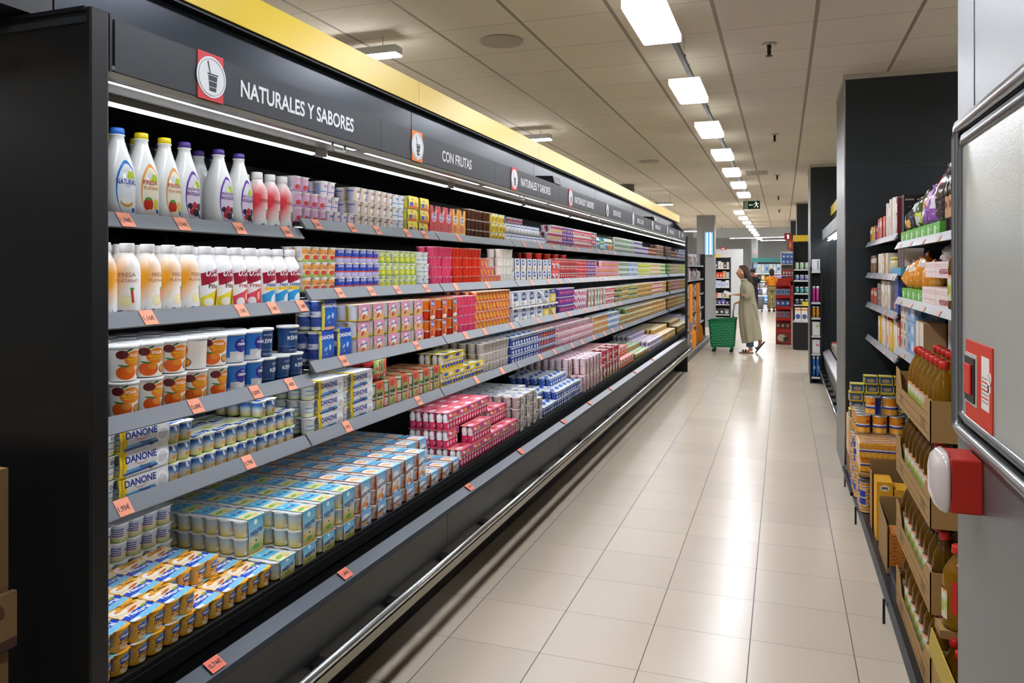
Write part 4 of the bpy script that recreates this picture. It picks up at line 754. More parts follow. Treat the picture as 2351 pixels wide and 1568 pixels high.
for r in (1, 2):
    for i in range(11):
        y = 1.70+.078*i+.02*r
        ms = S_FP if i < 4 else (Z_PIN if i < 6 else (Z_FRE if i < 8 else Z_NAT))
        inst(ms, 'yogurt_drink_bottle', 'white-capped yogurt bottle in the %s row of the second shelf, %s' % (ORD[r], ORD[i]), 'bottle', (-1.835-.082*r, y, z2), 'drinking yogurt bottles on the second shelf')

# ---- big tubs
def tub_mb(label, txts, lidcol='eceeee', r=.044, h=.103, clear=False):
    b = MB(); b.lathe([(0, r*.84), (.004, r*.87), (h*.9, r*.965), (h*.93, r)], label, 26)
    for t, u, v, th, c, bo, mw in txts: b.text(t, cyl_fn(r*(.87+.107*v/h)+.0003), u, v, th, M(c, .5), bold=bo, maxw=mw)
    l = MB().lathe([(h*.91, r*1.0), (h*.915, r*1.04), (h*.995, r*1.05), (h, r*1.02), (h*.985, r*.9)], M(lidcol, .25), 26)
    return [('tub_body', b.mesh('tub_body')), ('lid', l.mesh('lid'))]
PEACH = tub_mb(r=.0425, label=LB('eeeae2', (('e', .60, .66, .26, .24, 0, 'ee8a1e'), ('e', .30, .80, .14, .13, 0, '6a2226'), ('e', .46, .93, .08, .03, 30, '3a7a34'), ('e', .40, .26, .24, .22, 0, 'e8641c'), ('e', .34, .46, .14, .03, -15, '3f8a3a'), ('e', .50, .34, .12, .10, 0, 'f0902e'), ('e', .80, .24, .14, .14, 0, '7a3a30'), ('e', .80, .25, .11, .11, 0, 'e0a030')), .3, .015, 9), txts=[('YOGUR', .012, .073, .009, 'f6e6c8', .03, .035), ('MELOCOTÓN', .012, .063, .007, 'f6d22a', .02, .045), ('MARACUYÁ', .012, .055, .006, 'f2c83a', .01, .04)])
CREAM = tub_mb(LB('2277cc', (('r', .55, .12, .45, .28, 0, 'd9dcdc'), ('r', .18, .30, .1, .12, 0, '2277cc'), ('e', .62, .62, .22, .26, 0, '2c2a92'), ('e', .55, .2, .1, .1, 0, 'eceeee')), .3, .012), [('CREMOSO', .018, .063, .009, 'f2f4f8', .03, .042), ('yogur', .018, .074, .005, 'e8ecf4', .02, .02)])
KEFIR = tub_mb(LB('1d4678', (('r', .5, .12, 2, .12, 0, '14305c'), ('r', .5, .245, 2, .006, 0, '8aa8c8'), ('r', .12, .55, .09, .22, 0, '2a5a90')), .3, .004), [('KÉFIR', .012, .058, .0175, 'eef2f4', .012, .055), ('NATURAL', .014, .079, .006, 'd8e2ec', .0, .035), ('Sabor Suave', .012, .010, .005, 'b8c8dc', 0, .035)], r=.042)
z3 = SHZ[3][0]; TH = .105
def tubs(ms, ys, x, z, d, lay, rzs=None):
    for i, y in enumerate(ys):
        inst(ms, 'yogurt_tub', '%s tub, %s in the %s' % (d, ORD[i], lay), 'tub', (x, y, z), 'large yogurt tubs on the third shelf', rz=(rzs[i] if rzs else jit(.15))-(.42 if ms is PEACH else .28))
tubs(PEACH, [1.708, 1.800, 1.896, 1.990, 2.084], -1.81, z3, 'large peach and passion fruit yogurt', 'lower row', [-.1, .35, 0, -.1, .3])
tubs(PEACH, [1.708, 1.804, 1.898], -1.812, z3+TH, 'large peach and passion fruit yogurt', 'upper row', [.25, -.05, 0])
tubs(PEACH, [1.992, 2.086], -1.812, z3+TH, 'turned peach yogurt', 'upper row beside the blue tubs', [-2.0, -.35])
tubs(CREAM, [2.176, 2.268], -1.81, z3, 'bright blue creamy yogurt', 'lower row', [-.1, .15])
tubs(CREAM, [2.176, 2.268], -1.812, z3+TH, 'bright blue creamy yogurt', 'upper row', [-.1, .1])
tubs(KEFIR, [2.350, 2.435, 2.518], -1.812, z3, 'dark blue kefir', 'lower row', [.2, 0, -.05])
tubs(KEFIR, [2.365], -1.835, z3+TH, 'dark blue kefir', 'upper row behind the creamy yogurt', [-.35])
tubs(KEFIR, [2.515], -1.83, z3+TH, 'dark blue kefir', 'upper row, alone after the gap', [-.35])
for r in (1, 2, 3):
    for i in range(9):
        y = 1.72+.0965*i
        if r == 3 and i > 4: continue
        for l in ((1,) if i < 7 else (0, 1)):
            if l == 1 and i in (7, 8) : continue
            inst(PEACH if i < 5 else (CREAM if i < 7 else KEFIR), 'yogurt_tub', 'yogurt tub in the %s row back of the third shelf, %s' % (ORD[r], ORD[i]), 'tub', (-1.814-.0965*r, y, z3+TH*l), 'large yogurt tubs on the third shelf')

# ---- other boxed and bottled goods
def carton(w, d, h, F_, T_, side=None, notch=0, txts=()):
    b = MB(); b.box(-d, 0, -w/2, w/2, 0, h, side or F_, front=F_, top=T_, side=side or F_)
    for t, v, th, c in txts: b.text(t, front_fn(.0008), 0, v, th, M(c, .5), bold=.02, maxw=w*.8)
    return [('carton_body', b.mesh('carton_body'))]
def tri_notch(ms, w, d, h, c):
    b = MB(); b.prism([(-.016, h), (.016, h), (0, h-.045)], 'x', -.002, .0012, M('1a1414', .6)); ms.append(('opening', b.mesh('opening'))); return ms
BXR = tri_notch(carton(.095, .11, .165, LB('d8404a', (('e', .5, .62, .34, .17, 0, 'e8a8b8'), ('e', .5, .62, .26, .10, 0, '6a88c8'), ('e', .5, .3, .3, .14, 0, 'c02a2a'), ('r', .5, .06, .6, .08, 0, 'ece0dc'), ('e', .8, .8, .15, .06, 30, 'f0b0b4')), .35, .04), M('d0404a'), txts=[('Petit', .102, .020, 'f4f2f8')]), .095, .11, .165, 0)
BXO = tri_notch(carton(.095, .11, .165, LB('eda02c', (('e', .5, .62, .34, .17, 0, 'f0d8a0'), ('e', .5, .62, .26, .10, 0, '5a7ac0'), ('e', .4, .3, .26, .14, 0, 'd8642a'), ('r', .5, .06, .6, .08, 0, 'ece4d0'), ('e', .5, .88, .14, .05, 0, 'c8402e')), .35, .04), M('e8a83a'), txts=[('Petit', .102, .020, 'f4f2f8')]), .095, .11, .165, 0)
z1b, z2b, z3b, z4b = SHZ[1][1], SHZ[2][1], SHZ[3][1], 1.0
for i in range(3): inst(BXR, 'drink_carton', 'tall red liquid yogurt pouch box, %s on the top shelf' % ORD[i], 'carton', (-1.82, 3.825+.097*i, z1b), 'tall boxes on the top shelf')
for i in range(2): inst(BXO, 'drink_carton', 'tall orange liquid yogurt pouch box, %s on the top shelf' % ORD[i], 'carton', (-1.82, 4.118+.099*i, z1b), 'tall boxes on the top shelf')
j = MB().lathe([(0, .030), (.004, .033), (.02, .0375), (.05, .0375), (.062, .031), (.066, .032)], LB('dcdccc', (('e', .5, .5, .3, .35, 0, 'eef0f4'), ('r', .5, .72, .25, .06, 0, '3a5ac0'), ('e', .62, .35, .12, .15, 0, '3a4a3a')), .2), 18)
JAR = [('jar_body', j.mesh('jar_body')), ('foil_lid', MB().lathe([(.066, .033), (.070, .034), (.0705, .033)], M('6a86c8', .3, .4), 18).mesh('foil_lid'))]
for l in range(2):
    for i in range(12 if l == 0 else 10):
        inst(JAR, 'yogurt_jar', 'white glass yogurt jar with blue lid, %s in the %s layer' % (ORD[i], ('lower', 'upper')[l]), 'jar', (-1.862, 5.068+.0775*i, z1b+.0715*l), 'glass jars on the top shelf')
def small_bottle(c1, c2, c3, h=.17, r=.034):
    b = MB().lathe([(0, r*.9), (.004, r), (h*.62, r), (h*.80, r*.75), (h*.88, r*.45), (h*.92, r*.45)], LB(c1, (('e', .5, .35, .25, .2, 0, c2), ('r', .5, .66, .3, .06, 0, c3)), .3), 16)
    return [('bottle_body', b.mesh('bottle_body')), ('cap', MB().lathe([(h*.90, r*.5), (h*.99, r*.5), (h, r*.42)], M('2a3a30', .4), 14).mesh('cap'))]
SB1, SB2, SB3 = small_bottle('e8eef0', '2a9ab0', '2a5a9a'), small_bottle('1f9aa8', 'f0f2ee', 'd8d24a'), small_bottle('e8e4d0', 'e0862a', '2a6a3a')
for i in range(10):
    ms = [SB1, SB1, SB2, SB2, SB2, SB1, SB1, SB3, SB3, SB3][i]
    inst(ms, 'kefir_bottle', '%s small kefir bottle on the top shelf, %s' % (['white', 'white', 'teal', 'teal', 'teal', 'white', 'white', 'green and orange', 'green and orange', 'green and orange'][i], ORD[i]), 'bottle', (-1.86, 7.82+.079*i, z1b), 'small bottles on the top shelf')
# Greek yogurt double boxes in a white wire basket
GK = carton(.17, .12, .105, LB('dfe2e2', (('e', .5, .62, .34, .3, 0, '1f4a9c'), ('e', .62, .2, .2, .2, 30, 'f4f4f0'), ('e', .35, .15, .2, .1, 0, 'b8b0a0')), .35, .03), LB('e4e8ea', (('e', .5, .5, .3, .3, 0, '3a68b0'),), .35), txts=[('GRIEGO', .066, .02, 'f0f4fa')])
GY = carton(.17, .12, .105, LB('e2c23a', (('r', .5, .85, 1, .2, 0, '1f4a9c'), ('e', .6, .3, .3, .25, 0, 'f2e8b0')), .35, .03), LB('e8dca0', (), .35), txts=[('GRIEGO', .088, .016, 'f0f4fa')])
for l in range(2):
    for i in range(6):
        inst(GY if (l == 0 and i > 3) or (l == 1 and i > 4) else GK, 'yogurt_box', 'large white and blue Greek yogurt box, %s in the %s row' % (ORD[i], ('lower', 'upper')[l]), 'box', (-1.79, 5.10+.187*i, z3b+.115*l), 'Greek yogurt boxes on the third shelf')
t = thing('shelf_basket', 'white plastic divider basket holding the Greek yogurt boxes on third shelf', 'basket', (-1.78, 4.995, z3b))
MB().box(0, .008, 0, 1.13, .098, .112, WHITE).box(0, .008, 0, 1.13, .0, .006, WHITE).build('front_bar', t)
MB().tube([(.004, .62, .21), (.006, .8, .14), (.004, 1.0, .012)], .006, WHITE, 5).tube([(.004, 0, .21), (.006, -.0, .14), (.004, .01, .012)], .006, WHITE, 5).build('brace', t)
# drink packs: little bottles under a printed card
def drink_pack(body, card, cardtop, cols=4, w=.155, capc='f2f0ee', txt=None):
    P = []; r = w/cols/2*.94; d = r*4.3
    for i in range(cols):
        for jx in (0, 1):
            b = MB().lathe([(0, r*.8), (.003, r*.92), (.035, r*.96), (.052, r*.80), (.060, r*.95), (.078, r*.9), (.086, r*.62), (.092, r*.6)], body, 12, (-r-2*r*jx*1.04, -w/2+r*1.06+i*(w/cols), 0))
            P.append(('bottle', b.mesh('bottle')))
    b = MB(); b.box(-d, .0015, -w/2, w/2, .0935, .095, cardtop, top=cardtop); b.box(.0003, .0016, -w/2, w/2, .060, .095, card, front=card)
    if txt: b.text(txt[0], front_fn(.0022), 0, .078, txt[1], M(txt[2], .5), bold=.02)
    P.append(('card_sleeve', b.mesh('card_sleeve')))
    return P, d
DY = drink_pack(LB('f0eee8', (('r', .5, .25, .6, .2, 0, 'ecc61e'), ('e', .5, .3, .3, .12, 0, '2a58b8')), .3, .01), LB('e8cc2a', (('e', .3, .5, .2, .3, 0, '2a58b8'), ('e', .75, .5, .15, .3, 0, 'f4f2e8')), .35, .05), LB('e8d24a', (('e', .3, .5, .25, .3, 0, 'f0f0ec'), ('e', .7, .5, .15, .3, 0, '3a62b8')), .3, .05))
DP = drink_pack(LB('f2eef0', (('r', .5, .24, 2, .22, 0, 'd23462'), ('e', .5, .25, .2, .12, 0, 'f0d8e0')), .3, .01), LB('d83a66', (('e', .25, .5, .12, .3, 20, 'f0e0e8'), ('e', .6, .4, .15, .3, 0, 'e8a03a'), ('e', .85, .6, .1, .3, 0, '7a3a9a')), .35, .07), LB('e06a80', (('e', .3, .4, .25, .2, 20, 'f2d8dc'), ('e', .75, .6, .2, .2, 0, 'c82a3a'), ('e', .2, .8, .12, .1, 0, 'e8b060')), .3, .08))
DR = drink_pack(LB('f0ecec', (('r', .5, .24, 2, .22, 0, 'd8402e'), ('e', .5, .25, .2, .1, 0, 'f0e0a0')), .3, .01), LB('d84a3a', (('e', .3, .5, .2, .3, 0, 'f0e8e4'),), .35, .05), LB('e08a80', (('e', .4, .5, .25, .2, 0, 'f4e8e4'),), .3, .06))
def dstack(P, d, desc, t, y0, w, n, prof, x, z, rows):
    for i in range(n):
        for r in range(rows):
            nl = prof(i, r)
            for l in range(nl):
                if r and i and l < nl-1: continue
                inst(P, 'drink_pack', '%s, %s along, %s layer, %s shelf, %s' % (desc, ordn(i), LAY[l], TN[t], ROWN[r]), 'drink pack', (x-r*(d+.003), y0+w*(i+.5)+jit(.002), z+.0965*l), desc+'s', rz=jit(.01))
# ---- runs along the shelves
x1, x2, x3, x4, x5 = -1.824, -1.797, -1.777, -1.790, -1.632
stack('pk_fresi', 1, 2.566, .1115, 2, 2, x1, z1b)
place_pack('pk_fresi', x1-.01, 2.625, z1b+.1256, 'pink strawberry yogurt pack on top of its stack, top shelf', 'pink strawberry yogurt packs on the top shelf', True)
stack('pk_dano_pink', 1, 2.790, .1125, 2, 1, x1, z1b); stack('pk_dano_pink', 1, 2.790, .1125, 1, 1, x1-.005, z1b+.0628, run=', raised')
place_pack('pk_dano_pink', x1-.01, 2.82, z1b+.1256, 'white and pale pink yogurt pack topmost beside the pink ones', 'white and pale pink low-fat yogurt packs on the top shelf', True)
stack('pk_coco', 1, 3.016, .1225, 3, 3, x1, z1b, prof=lambda i, r: 3)
stack('pk_dano_blue', 1, 3.385, .1225, 1, 3, x1, z1b)
stack('sl_soy', 1, 3.509, .131, 2, 3, x1, z1b-.0, prof=lambda i, r: 3)
stack('pk_choc', 1, 4.323, .134, 3, 3, x1, z1b); stack('pk_yellowfig', 1, 4.726, .149, 2, 3, x1, z1b)
stack('pk_pinkmix', 1, 6.04, .1134, 4, 3, x1, z1b, prof=lambda i, r: [2, 3, 3, 3][i]); stack('pk_purple', 1, 6.493, .13, 3, 3, x1, z1b)
stack('pk_pinkwhite', 1, 6.884, .1153, 6, 3, x1, z1b); stack('pk_redcup', 1, 7.576, .107, 2, 3, x1, z1b)
stack('pk_greenwhite', 1, 8.72, .124, 9, 3, x1, z1b); stack('pk_whitepurple', 1, 9.9, .1246, 9, 3, x1, z1b, prof=lambda i, r: 3-(i > 4)); stack('pk_orangebrown', 1, 11.05, .12, 6, 2, x1, z1b); stack('pk_brown', 1, 11.8, .124, 6, 3, x1, z1b)
for i in range(3): place_pack('pk_pinkwhite', x1-.15, 5.5+.13*i, z1b+.15, 'pink yogurt pack high behind the glass jars, %s' % ORD[i], 'raised pink packs', False)
stack('pk_macedonia', 2, 2.585, .1215, 2, 3, x2, z2b, prof=lambda i, r: 3); stack('pk_danoblue', 2, 2.835, .1216, 3, 3, x2, z2b); stack('pk_lime', 2, 3.205, .130, 3, 3, x2, z2b); stack('pk_danowhite', 2, 3.60, .155, 1, 3, x2, z2b)
stack('pk_pink', 2, 3.769, .1467, 2, 4, x2, z2b); stack('pk_red', 2, 4.063, .1437, 3, 4, x2, z2b); stack('pk_orangepink', 2, 4.494, .117, 3, 2, x2, z2b, prof=lambda i, r: 3-i); stack('pk_white', 2, 4.845, .125, 2, 4, x2, z2b)
stack('pk_white', 2, 4.60, .125, 2, 4, x2-.14, z2b, run=', set back')
stack('sl_greek', 2, 5.10, .131, 7, 2, x2, z2b); stack('sl_red', 2, 6.02, .117, 2, 2, x2, z2b); stack('pk_maroon', 2, 6.26, .126, 5, 3, x2, z2b); stack('pk_redpink', 2, 6.89, .129, 3, 3, x2, z2b)
stack('pk_purple', 2, 7.28, .124, 3, 3, x2, z2b); stack('pk_pinkfruit', 2, 7.65, .1275, 9, 3, x2, z2b, prof=lambda i, r: 3 if i > 1 else 2); stack('pk_greenwhite', 2, 8.80, .12, 5, 3, x2, z2b); stack('pk_bluewhite', 2, 9.4, .13, 5, 3, x2, z2b)
stack('pk_lime', 2, 10.05, .124, 8, 3, x2, z2b, run=', far'); stack('pk_beige', 2, 11.05, .125, 8, 3, x2, z2b); stack('pk_lime2', 2, 12.05, .127, 5, 3, x2, z2b)
for i in range(5): place_pack('pk_red', x2-.14, 5.9+.26*i, z2b+.175, 'scarlet dessert pack raised behind the second shelf cartons, %s' % ORD[i], 'raised scarlet packs', False)
def kid(i, z, y, d): place_pack('sl_kids', x3, y, z, 'blue yogurt carton with yellow promotional strip, '+d, 'blue promotional cartons on the third shelf', True)
kid(0, z3b, 2.70, 'lower left of three'); kid(1, z3b, 2.835, 'lower right of three'); kid(2, z3b+.131, 2.72, 'on top of the two others')
stack('sl_sabpink', 3, 2.93, .1375, 5, 3, x3, z3b, rows=2, prof=lambda i, r: 3); stack('sl_petit', 3, 3.64, .15, 3, 2, x3, z3b, rows=2, prof=lambda i, r: 2)
stack('pk_pink', 3, 4.10, .13, 2, 4, x3, z3b, rows=2, prof=lambda i, r: 4); stack('pk_sunset', 3, 4.364, .1239, 5, 4, x3, z3b, rows=2, prof=lambda i, r: 4)
stack('pk_violet', 3, 6.25, .118, 4, 3, x3, z3b, prof=lambda i, r: 3); stack('pk_whitepink', 3, 6.74, .138, 3, 3, x3, z3b, prof=lambda i, r: 3); stack('sl_mix', 3, 7.16, .132, 6, 2, x3, z3b); stack('pk_pinkwhite', 3, 7.96, .128, 4, 3, x3, z3b)
stack('pk_darkgreen', 3, 8.48, .14, 3, 3, x3, z3b); stack('pk_yellowpurple', 3, 8.9, .1265, 3, 3, x3, z3b); stack('pk_darkgreen', 3, 9.28, .12, 5, 3, x3, z3b, run=', far'); stack('pk_gold', 3, 9.88, .12, 10, 3, x3, z3b, rows=2, prof=lambda i, r: 3); stack('pk_pinkmix', 3, 11.1, .128, 8, 3, x3, z3b, rows=2, prof=lambda i, r: 3); stack('pk_gold', 3, 12.12, .12, 3, 3, x3, z3b, run=', far')
stack('sl_white', 4, 1.615, .249, 1, 3, x4+.002, z4b, rows=1, prof=lambda i, r: 3)
def natprof(i, r):
    if i < 1: return 3 if r == 0 else 2
    if i == 4: return 3 if r < 2 else 2
    return 2
stack('pk_natlight', 4, 1.868, .1095, 6, 2, x4, z4b, rows=4, prof=natprof)
stack('sl_white', 4, 2.605, .250, 2, 3, x4+.002, z4b, rows=2, prof=lambda i, r: 3, run=', second bay')
stack('sl_frutas', 4, 3.115, .124, 6, 1, x4, z4b, rows=2, prof=lambda i, r: 1)
t = place_pack('sl_frutas', x4-.02, 3.18, z4b+.140, 'green and red fruit dessert carton tipped over on its stack', 'green and red fruit cartons', True); t.rotation_euler = (-pi/2, 0, .06); t.location.z = z4b+.203; t.location.y = 3.14
dstack(DY[0], DY[1], 'yellow and blue drinking yogurt pack', 4, 3.868, .156, 4, lambda i, r: 2 if i < 2 else 1, x4, z4b, 2)
stack('pk_clear', 4, 4.497, .1225, 4, 3, x4, z4b, rows=3, prof=lambda i, r: 3)
stack('pk_bluemilk', 4, 5.06, .122, 5, 3, x4, z4b, rows=3, prof=lambda i, r: 3); stack('pk_blueorange', 4, 5.68, .122, 4, 3, x4, z4b, rows=3, prof=lambda i, r: 3)
stack('pk_pinkwhite2', 4, 6.214, .1288, 10, 3, x4, z4b, rows=2, prof=lambda i, r: 3 if i < 9 else 2); stack('pk_beigeblue', 4, 7.51, .134, 5, 3, x4, z4b, rows=1); stack('pk_bluewhite', 4, 8.18, .122, 5, 4, x4, z4b, prof=lambda i, r: 3)
stack('pk_greenorange', 4, 8.8, .129, 9, 3, x4, z4b, rows=2, prof=lambda i, r: 3 if i > 2 else 2); stack('pk_yellowpurple', 4, 9.98, .1298, 9, 3, x4, z4b, rows=2, prof=lambda i, r: 3); stack('pk_gold', 4, 11.18, .1231, 11, 3, x4, z4b, rows=2, prof=lambda i, r: 3)
# ---- bottom tray, goods several rows deep
zt = .600
stack('pk_cana', 5, 1.46, .1185, 6, 2, x5, zt, rows=3, prof=lambda i, r: ([2, 2, 2, 1, 1, 1], [2, 2, 2, 2, 2, 1], [2, 2, 2, 2, 2, 1])[r][i])
stack('pk_natback', 5, 1.62, .125, 4, 4, x5-.375, zt, rows=2, prof=lambda i, r: 4)
def two(kd, kd1, desc_run, y0, w, n, rows, prof_low, prof_hi):
    stack(kd1, 5, y0, w, n, 1, x5, zt, rows=rows, prof=prof_low)
    H1 = pack_data(kd1)[5]
    stack(kd, 5, y0, w, n, 1, x5-.004, zt+H1+.0008, rows=rows, prof=prof_hi)
two('sl_natural', 'sl_natural1', '', 2.175, .133, 4, 5, lambda i, r: 1 if r < 2 or i == 0 else 0, lambda i, r: 0 if (i == 0 and r == 0) else 1)
two('sl_sabores', 'sl_sabores1', '', 2.712, .131, 8, 5, lambda i, r: 1 if r < 2 or i > 3 else 0, lambda i, r: 1 if i < 5 else (1 if i < 7 and r > 0 else 0))
dstack(DP[0], DP[1], 'pink drinking yogurt pack', 5, 3.765, .156, 6, lambda i, r: (1 if i < 1 else 2 if i < 3 else 1 if i < 4 else 1) if r == 0 else (3 if i < 4 else 2), x5, zt, 4)
stack('sl_grey', 5, 4.71, .140, 4, 3, x5, zt, rows=4, prof=lambda i, r: 3 if not (i == 3 and r == 0) else 2)
stack('pk_bluemilk', 5, 5.285, .1205, 9, 2, x5, zt, rows=4, prof=lambda i, r: (1 if i < 3 else 2) if r == 0 else (2 if i < 5 else 3))
stack('sl_pinkbrown', 5, 6.40, .1285, 6, 1, x5, zt, rows=5, prof=lambda i, r: 2 if i or r else 1); stack('sl_maroon', 5, 7.196, .136, 6, 1, x5, zt, rows=4, prof=lambda i, r: 2 if r or i % 2 else 1)
dstack(DR[0], DR[1], 'red and white drinking yogurt pack', 5, 8.03, .156, 5, lambda i, r: 2 if r else 1, x5, zt, 2)
stack('pk_greenorange', 5, 9.0, .129, 7, 2, x5, zt, rows=4, prof=lambda i, r: 2 if r else 1); stack('pk_purplewhite', 5, 9.93, .125, 9, 2, x5, zt, rows=4, prof=lambda i, r: 3 if r > 1 else 2); stack('pk_gold', 5, 11.08, .1243, 11, 2, x5, zt, rows=4, prof=lambda i, r: 3 if r else 2)
o = FARMB.build('dairy_packs'); tag(o, 'many small coloured dairy packs filling the far bays of the fridge', 'dairy packs', kind='stuff')

# ------------------------------------------------------------------ right side: cold-room wall fittings
fm = thing('door_frame', 'polished metal door frame with pale panel on the grey cold-room wall', 'door frame', (.40, 1.5, 1.65))
def ff(mb, n): o = mb.build(n, fm); o.location = (-.40, -1.5, -1.65); return o
FRM = M('b9bcbe', .16, 1, name='frame metal')
def bar(p, q_, r): return MB().tube([p, q_], r, FRM, 10)
for yy, w in ((2.035, .0),):
    b = MB(); pts = [(.386, y, z) for y, z in [(.7, 2.0), (2.01, 2.0), (2.03, 1.995), (2.036, 1.975), (2.036, 1.325), (2.03, 1.305), (2.01, 1.30), (.7, 1.30)]]
    b.tube(pts, .015, M('a9acae', .28, .9), 4)
    ff(bevel(b.build('x', None), .001) and b, 'outer_frame') if False else ff(b, 'outer_frame')
    b = MB(); pts = [(.392, y, z) for y, z in [(.7, 1.965), (1.975, 1.965), (1.99, 1.96), (1.996, 1.945), (1.996, 1.355), (1.99, 1.34), (1.975, 1.335), (.7, 1.335)]]
    b.tube(pts, .014, M('8e9294', .3, .8), 4); ff(b, 'inner_frame')
ff(MB().box(.388, .3995, .7, 1.985, 1.335, 1.965, M('b2b4ae', .22, .1, name='pale panel', bump=.06, bscale=200)), 'panel')
st = thing('door_release', 'red door release sticker with black framed push button on pale panel', 'switch', (.386, 1.83, 1.43))
RS = M('d2391f', .5, name='sticker red')
MB().box(-.001, .0016, -.115, .11, -.085, .085, RS).build('sticker', st)
w = west_fn(-.0016)
b = MB().box(-.0018, -.001, -.095, -.035, -.045, .062, M('f0ede6', .5)); b.box(-.0018, -.001, -.105, -.085, -.005, .01, M('f0ede6', .5))
for i in range(7): b.box(-.0022, -.0018, -.09, -.04, -.03+.008*i, -.027+.008*i, RS if i % 2 else M('a8a49c', .5))
b.tube([(-.002, -.100+.012*cos(t*pi/6), .022+.012*sin(t*pi/6)) for t in range(12)], .0016, M('f0ede6', .5), 4, close=True)
b.build('white_print', st)
MB().box(-.003, 0, .005, .105, -.052, .058, M('c9c6bf', .4)).box(-.006, -.003, .012, .098, -.045, .05, M('1c1e22', .35)).build('button_housing', st)
bevel(MB().box(-.0105, -.006, .030, .082, -.030, .036, M('d8321c', .4)).build('push_button', st), .004)
si = thing('alarm_siren', 'red boxy alarm siren with clear bulging cover on the cold-room wall', 'siren', (.40, 1.91, 1.205))
e = MB().box(-.062, 0, -.06, .06, -.058, .058, M('b8281c', .45, name='siren red')).build('housing', si); bevel(e, .004)
rings = []
for t, k in ((0, 1.02), (.006, 1.02), (.014, .96), (.024, .80), (.030, .5), (.032, .12)):
    rings.append([(-.062-t, .062*k*math.copysign(abs(cos(a))**.55, cos(a)), .066*k*math.copysign(abs(sin(a))**.55, sin(a))) for a in [2*pi*i/24 for i in range(24)]])
MB().loft([list(reversed(r)) for r in rings], M('d9cfcb', .15, name='dome white', coat=.6)).build('cover', si)

# ------------------------------------------------------------------ right shelving
PET = M('f4efe0', .1, trans=.9, name='clear plastic', alpha=1)
def wbox(name, desc, cat, x, y0, y1, z0, h, d, F_, side=None, top=None, txt=(), group=None, rz=0, lid=True):
    """a carton whose printed front faces the aisle (-x); y0..y1 along the aisle, d deep"""
    w_ = y1-y0; b = MB(); b.box(0, d, -w_/2, w_/2, 0, h, side or F_, front=F_, top=top or side or F_, side=side or F_)
    for t, v, th, c in txts_(txt): b.text(t, lambda u, q: (-.0008, -u, q), 0, v, th, M(c, .5), bold=.02, maxw=w_*.85)
    t = thing(name, desc, cat, (x, (y0+y1)/2, z0+.0012), rz, group); b.build('carton_body', t); return t
def txts_(t): return t
zz_ = 1.215
rk = thing('shelving_unit', 'black steel wall shelving with grey rails in the right aisle bay', 'shelving', (.62, 3.0, 0))
def rf(mb, n): o = mb.build(n, rk); o.location = (-.62, -3.0, 0); return o
rf(MB().box(1.22, 1.26, 2.3, 6.62, .0, 2.3, BLACK), 'back_panel')
GR = M('8f959c', .3, coat=.3)
RZ = {('A', 0): 1.815, ('A', 1): 1.87, ('B', 0): 1.50, ('B', 1): 1.632, ('C', 1): 1.405, ('D', 0): 1.215, ('D', 1): 1.150}
for (nm, k), z in RZ.items():
    a, b = (2.4, 4.925) if k == 0 else (4.935, 6.60)
    if nm == 'D' and k == 0: a = 4.14
    rf(MB().box(.63, 1.22, a, b, z-.012, z-.0012, SHELF), 'shelf_board')
    rf(MB().prism([(.632, z+.012), (.612, z-.028), (.617, z-.03), (.637, z-.012)], 'y', a, b, GR), 'price_rail')
    y = a+.1
    while y < b-.1:
        rf(MB().poly([(.622, y+.03, z-.004), (.622, y-.03, z-.004), (.611, y-.03, z-.026), (.611, y+.03, z-.026)], M('d8a08c', .6)), 'price_card'); y += .37
rf(MB().box(.735, 1.22, 2.4, 4.13, zz_-.012, zz_-.001, SHELF), 'shelf_board')
rf(MB().box(.50, 1.22, 2.3, 6.62, .06, .115, M('101418', .4)), 'base_shelf')
rf(MB().prism([(.455, .10), (.475, .115), (.50, .115), (.50, .09), (.475, .085)], 'y', 2.3, 6.60, M('14171a', .35)), 'base_rail')
rf(MB().prism([(.456, .10), (.462, .10), (.500, .0), (.494, .0)], 'y', 2.3, 6.62, M('b4b8ba', .3, .7)), 'kick_panel')
for y in (2.6, 3.96, 5.44, 6.35):
    rf(MB().box(.443, .454, y, y+.012, .0, .115, BLACK), 'rail_clip')
e = rf(MB().box(.44, .455, 5.75, 6.5, .10, .125, BLACK), 'rail_clip')

# -- oil bottles and their cartons
def oil_mesh(h=.285, r=.040, capc='c8281c', deep=0):
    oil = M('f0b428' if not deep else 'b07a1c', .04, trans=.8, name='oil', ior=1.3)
    b = MB(); prof = [(0, r*.85), (.006, r)]
    for i in range(7): prof += [(.02+.018*i, r), (.026+.018*i, r*.955), (.032+.018*i, r)]
    prof += [(.160, r), (.195, r*.92), (.225, r*.62), (.245, r*.36), (.258, r*.33)]
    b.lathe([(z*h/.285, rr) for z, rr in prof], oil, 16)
    c = MB().lathe([(h*.90, r*.42), (h*.905, r*.46), (h*.985, r*.44), (h, r*.36)], M(capc, .4), 14)
    l = MB(); f = cyl_fn(r+.0006)
    lab = LB(('v', [(0, 'd8d8c8'), (.5, 'b8c04a'), (.8, 'e2e2d8'), (1, 'e2842e')]), (('e', .5, .4, .3, .22, 0, 'a8b83a'), ('e', .35, .3, .14, .1, 0, '7a8a2a')), .4, .04)
    n = 8
    for i in range(n):
        u0, u1 = -.034+.068*i/n, -.034+.068*(i+1)/n
        q = [f(u0, .035), f(u1, .035), f(u1, .135), f(u0, .135)]
        l.poly([(-p[0], -p[1], p[2]) for p in q], lab, [(i/n, 0), ((i+1)/n, 0), ((i+1)/n, 1), (i/n, 1)])
    return [('bottle_body', b.mesh('bottle_body')), ('cap', c.mesh('cap')), ('bottle_label', l.mesh('bottle_label'))]
OIL, OILD = oil_mesh(), oil_mesh(deep=1)
